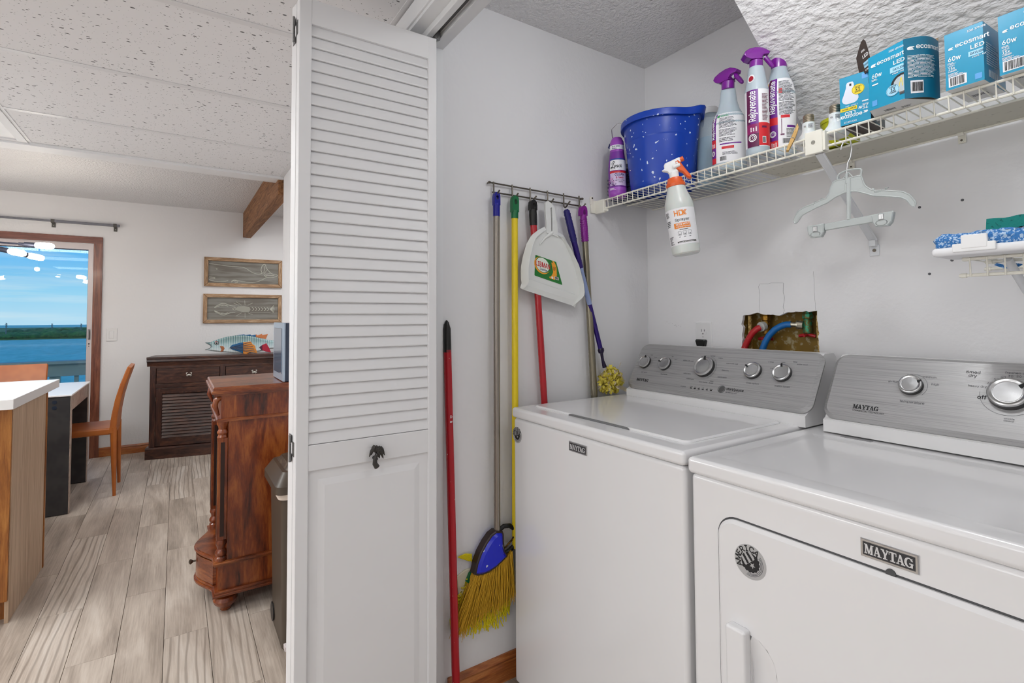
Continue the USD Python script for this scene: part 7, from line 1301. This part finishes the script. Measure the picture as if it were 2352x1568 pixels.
chair('tan leather dining chair at the far side of the table before the sliding door', (-4.955, -1.003, 0), 90)
chair('tan leather dining chair hidden behind the island, only its top corner showing', (-4.29, -1.09, 0), -90)
# added ceiling light, out of view, to brighten the dining room
fl_ = Thing('flush_light', 'added square white flush ceiling light out of view in the dining room', 'ceiling light', (-4.6, 1.0, 2.30))
fl_.part('pan', box(-5.03, -4.17, 0.57, 1.43, 2.288, 2.30, 0.003), enamel_matte, smooth=False)
# chandelier with tube bulbs
ch = Thing('chandelier', 'dark metal chandelier with glowing tubular bulbs in front of the sliding door', 'chandelier', (-4.6, -1.22, 1.74))
cmt = mat('slate_metal', '474b5c', 0.4, 0.6); gb_ = glow('filament_bulb_glow', 'fff3e2', 50.0)
c0 = np.array((-4.60, -1.22, 1.735))
ch.part('stem', cyl(c0, (c0[0], c0[1], 2.29), 0.007, n=12), cmt); ch.part('hub', lathe([(0.0001, -0.03), (0.03, -0.025), (0.035, 0), (0.03, 0.025), (0.0001, 0.03)], 20, c=c0), cmt); ch.part('canopy', lathe([(0.06, 2.275), (0.06, 2.2995), (0.0001, 2.2995)], 24, c=(c0[0], c0[1], 0)), cmt)
ends = [(-4.50, -0.685, 1.708), (-4.36, -0.80, 1.635), (-4.15, -1.12, 1.72), (-4.30, -1.60, 1.66), (-4.62, -1.78, 1.72), (-4.98, -1.55, 1.66), (-5.10, -1.15, 1.72), (-4.90, -0.80, 1.66)]
for e in ends:
    e = np.array(e); d_ = e-c0; L_ = np.linalg.norm(d_); d_ /= L_
    ap = ch.part('arm', cyl(c0, e-d_*0.16, 0.006, n=10), cmt); ch.part('socket', cat(cyl(e-d_*0.155, e-d_*0.100, 0.0165, n=16), cyl(e-d_*0.185, e-d_*0.150, 0.010, n=12)), cmt, parent=ap)
    ch.part('bulb', tube([e-d_*0.101, e-d_*0.095, e-d_*0.075, e-d_*0.02, e-d_*0.006, e], [0.012, 0.018, 0.022, 0.021, 0.015, 0.004], 18), gb_, parent=ap)

# ================================================================ OUTDOORS
single('deck', box(-7.15, -5.99, -4.0, 1.5, -0.20, -0.10), mat('deck_grey', '8d9a98', 0.7), 'weathered grey deck boards outside the sliding glass door', 'deck', smooth=False)
rl = Thing('deck_railing', 'grey-green painted wooden deck railing outside the sliding door', 'railing', (-6.95, -1.25, -0.1))
rp_ = mat('railing_paint', '8aa09c', 0.6)
rl.part('cap_rail', box(-7.02, -6.88, -4.0, 1.5, 0.768, 0.800, 0.004), rp_, smooth=False); rl.part('top_rail', box(-6.975, -6.94, -4.0, 1.5, 0.640, 0.766), rp_, smooth=False); rl.part('bottom_rail', box(-6.975, -6.94, -4.0, 1.5, 0.0, 0.09), rp_, smooth=False)
for k in range(9): rl.part('post', box(-7.03, -6.975, -1.035+0.62*(k-4)*1.0 - 0.042, -1.035+0.62*(k-4)*1.0 + 0.042, -0.1, 0.768), rp_, smooth=False) if k % 1 == 0 and k in (0, 2, 4, 6, 8) else None
for k in range(-12, 14):
    y = -0.865 + 0.19*k
    if abs(((y+1.035) / 1.24) - round((y+1.035)/1.24))*1.24 < 0.07: continue
    rl.part('baluster', box(-7.01, -6.975, y-0.018, y+0.018, 0.05, 0.70), rp_, smooth=False)
wat = usdkit.material(stage, '/World/Looks/bay_water', {'t': ('geometry', {}), 'm': ('mapping', {'scale': (0.35, 1.0, 1.0)}), 'n': ('noise_texture', {'scale': 0.35, 'detail': 6.0, 'roughness': 0.6}), 'r': ('rgb_ramp', {'ramp': [(0.3, lin('8cc9b4')), (0.55, lin('a4d8c4')), (0.75, lin('b8e4d2'))]}),
    'p': ('principled_bsdf', {'roughness': 0.6, 'specular_ior_level': 0.08}), 'b': ('bump', {'strength': 0.4, 'distance': 0.3})}, [('t.position', 'm.vector'), ('m.vector', 'n.vector'), ('n.fac', 'r.fac'), ('r.color', 'p.base_color'), ('n.fac', 'b.height'), ('b.normal', 'p.normal')], surface='p.BSDF')
single('bay_water', trimesh.creation.box((1400, 2600, 0.4)).apply_translation((-715, 0, -9.5)), wat, None, None, smooth=False, kind='structure')
single('far_shore', cat(box(-900, -372, -1100, 1100, -9.6, -8.75), box(-380, -369, -1100, 1100, -9.6, -9.05)), mat('grass_bank', '71823f', 0.9), None, None, smooth=False, kind='structure')
rgo = np.random.default_rng(8); green = speckled('mangrove_leaves', '2f6a34', '4d8a3e', 0.5, 0.4, 0.62, 0.9, detail=6, bumpd=0.4)
def blob(c, s, seed, sub=2):
    m = trimesh.creation.icosphere(sub, 1.0); v = np.asarray(m.vertices); v = v*(1 + 0.45*(meshkit.fbm(v*2.2+seed*7.1, 3, seed)-0.5))[:, None]; m.vertices = v*s + c; return m
bs = []
for k in range(340):
    y = rgo.uniform(-230, 120); h = 1.9+1.0*rgo.random() + (1.2 if -62 < y < -40 else 0.0); bs.append(blob((-376-6*rgo.random(), y, -8.9+h*0.5), (2.4, 3.0+2*rgo.random(), h*(0.62)), k))
for k in range(160):
    y = rgo.uniform(-230, 120); h = 3.0+0.8*rgo.random() + (1.0 if -66 < y < -40 else -0.6); bs.append(blob((-400-8*rgo.random(), y, -8.9+h*0.5), (3, 3.5+2*rgo.random(), h*0.62), 400+k))
single('mangrove_bank', cat(bs), green, 'low continuous belt of green mangroves along the far shore', 'bushes', smooth=True, kind='stuff')
bsh = []
for k in range(90): bsh.append(blob((-470, rgo.uniform(-260, 140), -7.6+0.6*rgo.random()), (4, 5.0, 2.4+0.8*rgo.random()), 700+k, 1))
single('treeline', cat(bsh), speckled('distant_foliage', '44683c', '5a7d4a', 0.4, 0.4, 0.6, 0.9), 'distant dark tree line behind the white sheds', 'trees', smooth=True, kind='stuff')
for k, (y, zt_, lab_) in enumerate(((-77.7, -0.3, 'tallest wooden utility pole on the far shore, nearest the left edge'), (-58.9, -0.8, 'wooden utility pole on the far shore in the middle of the view through the door'), (-46.2, -1.0, 'wooden utility pole on the far shore next to the door frame'))):
    t = Thing('utility_pole', lab_, 'utility pole', (-385, y, -8.9)); pm_ = mat('grey_pole_wood', '8f8c84', 0.9)
    t.part('pole', cyl((-385, y, -8.9), (-385, y, zt_), 0.26, 0.2, 10), pm_)
    for z in (1.0, 2.0): t.part('crossarm', box(-385.1, -384.9, y-0.9+0.3*z, y+0.6, zt_-z-0.08, zt_-z+0.08), pm_, smooth=False)
    for z in (0.6, 1.6, 2.3): t.part('insulator', cyl((-385, y+0.35, zt_-z), (-385, y+0.35, zt_-z+0.35), 0.12, n=8), pm_)
ut = Thing('tree', 'spreading tree standing above the mangroves on the far shore', 'tree', (-388, -53.3, -8.9))
ut.part('trunk', cat(cyl((-388, -53.3, -8.9), (-388, -53.3, -5.4), 0.35, 0.25, 8), cyl((-388, -53.3, -5.6), (-388, -55.2, -4.4), 0.2, 0.1, 6), cyl((-388, -53.3, -5.6), (-388, -51.4, -4.4), 0.2, 0.1, 6)), mat('bark', '5a5044', 0.9))
ut.part('crown', cat(*[blob((-388+rgo.normal(0, 0.6), -53.3+dy, -4.35+dz), (1.4, 1.4+0.3*rgo.random(), 0.6), 900+i) for i, (dy, dz) in enumerate(((-2.2, -0.2), (-1.2, 0.2), (0, 0.35), (1.1, 0.2), (2.1, -0.15), (-0.6, -0.2), (0.8, -0.2)))]), green, smooth=True)
t = Thing('shed', 'long low white-roofed sheds behind the mangroves across the water', 'building', (-430, -82, -8.8))
t.part('wall', box(-440, -424, -112, -70, -8.9, -7.3), mat('shed_wall', 'cfcfc8', 0.8), smooth=False); t.part('roof', to_plane(extr(Polygon([(-8.5, 0), (8.5, 0), (0, 0.7)]), 43), (-432, -69.5, -7.3), (1, 0, 0), (0, 0, 1)), mat('shed_roof', 'efefee', 0.6), smooth=False)
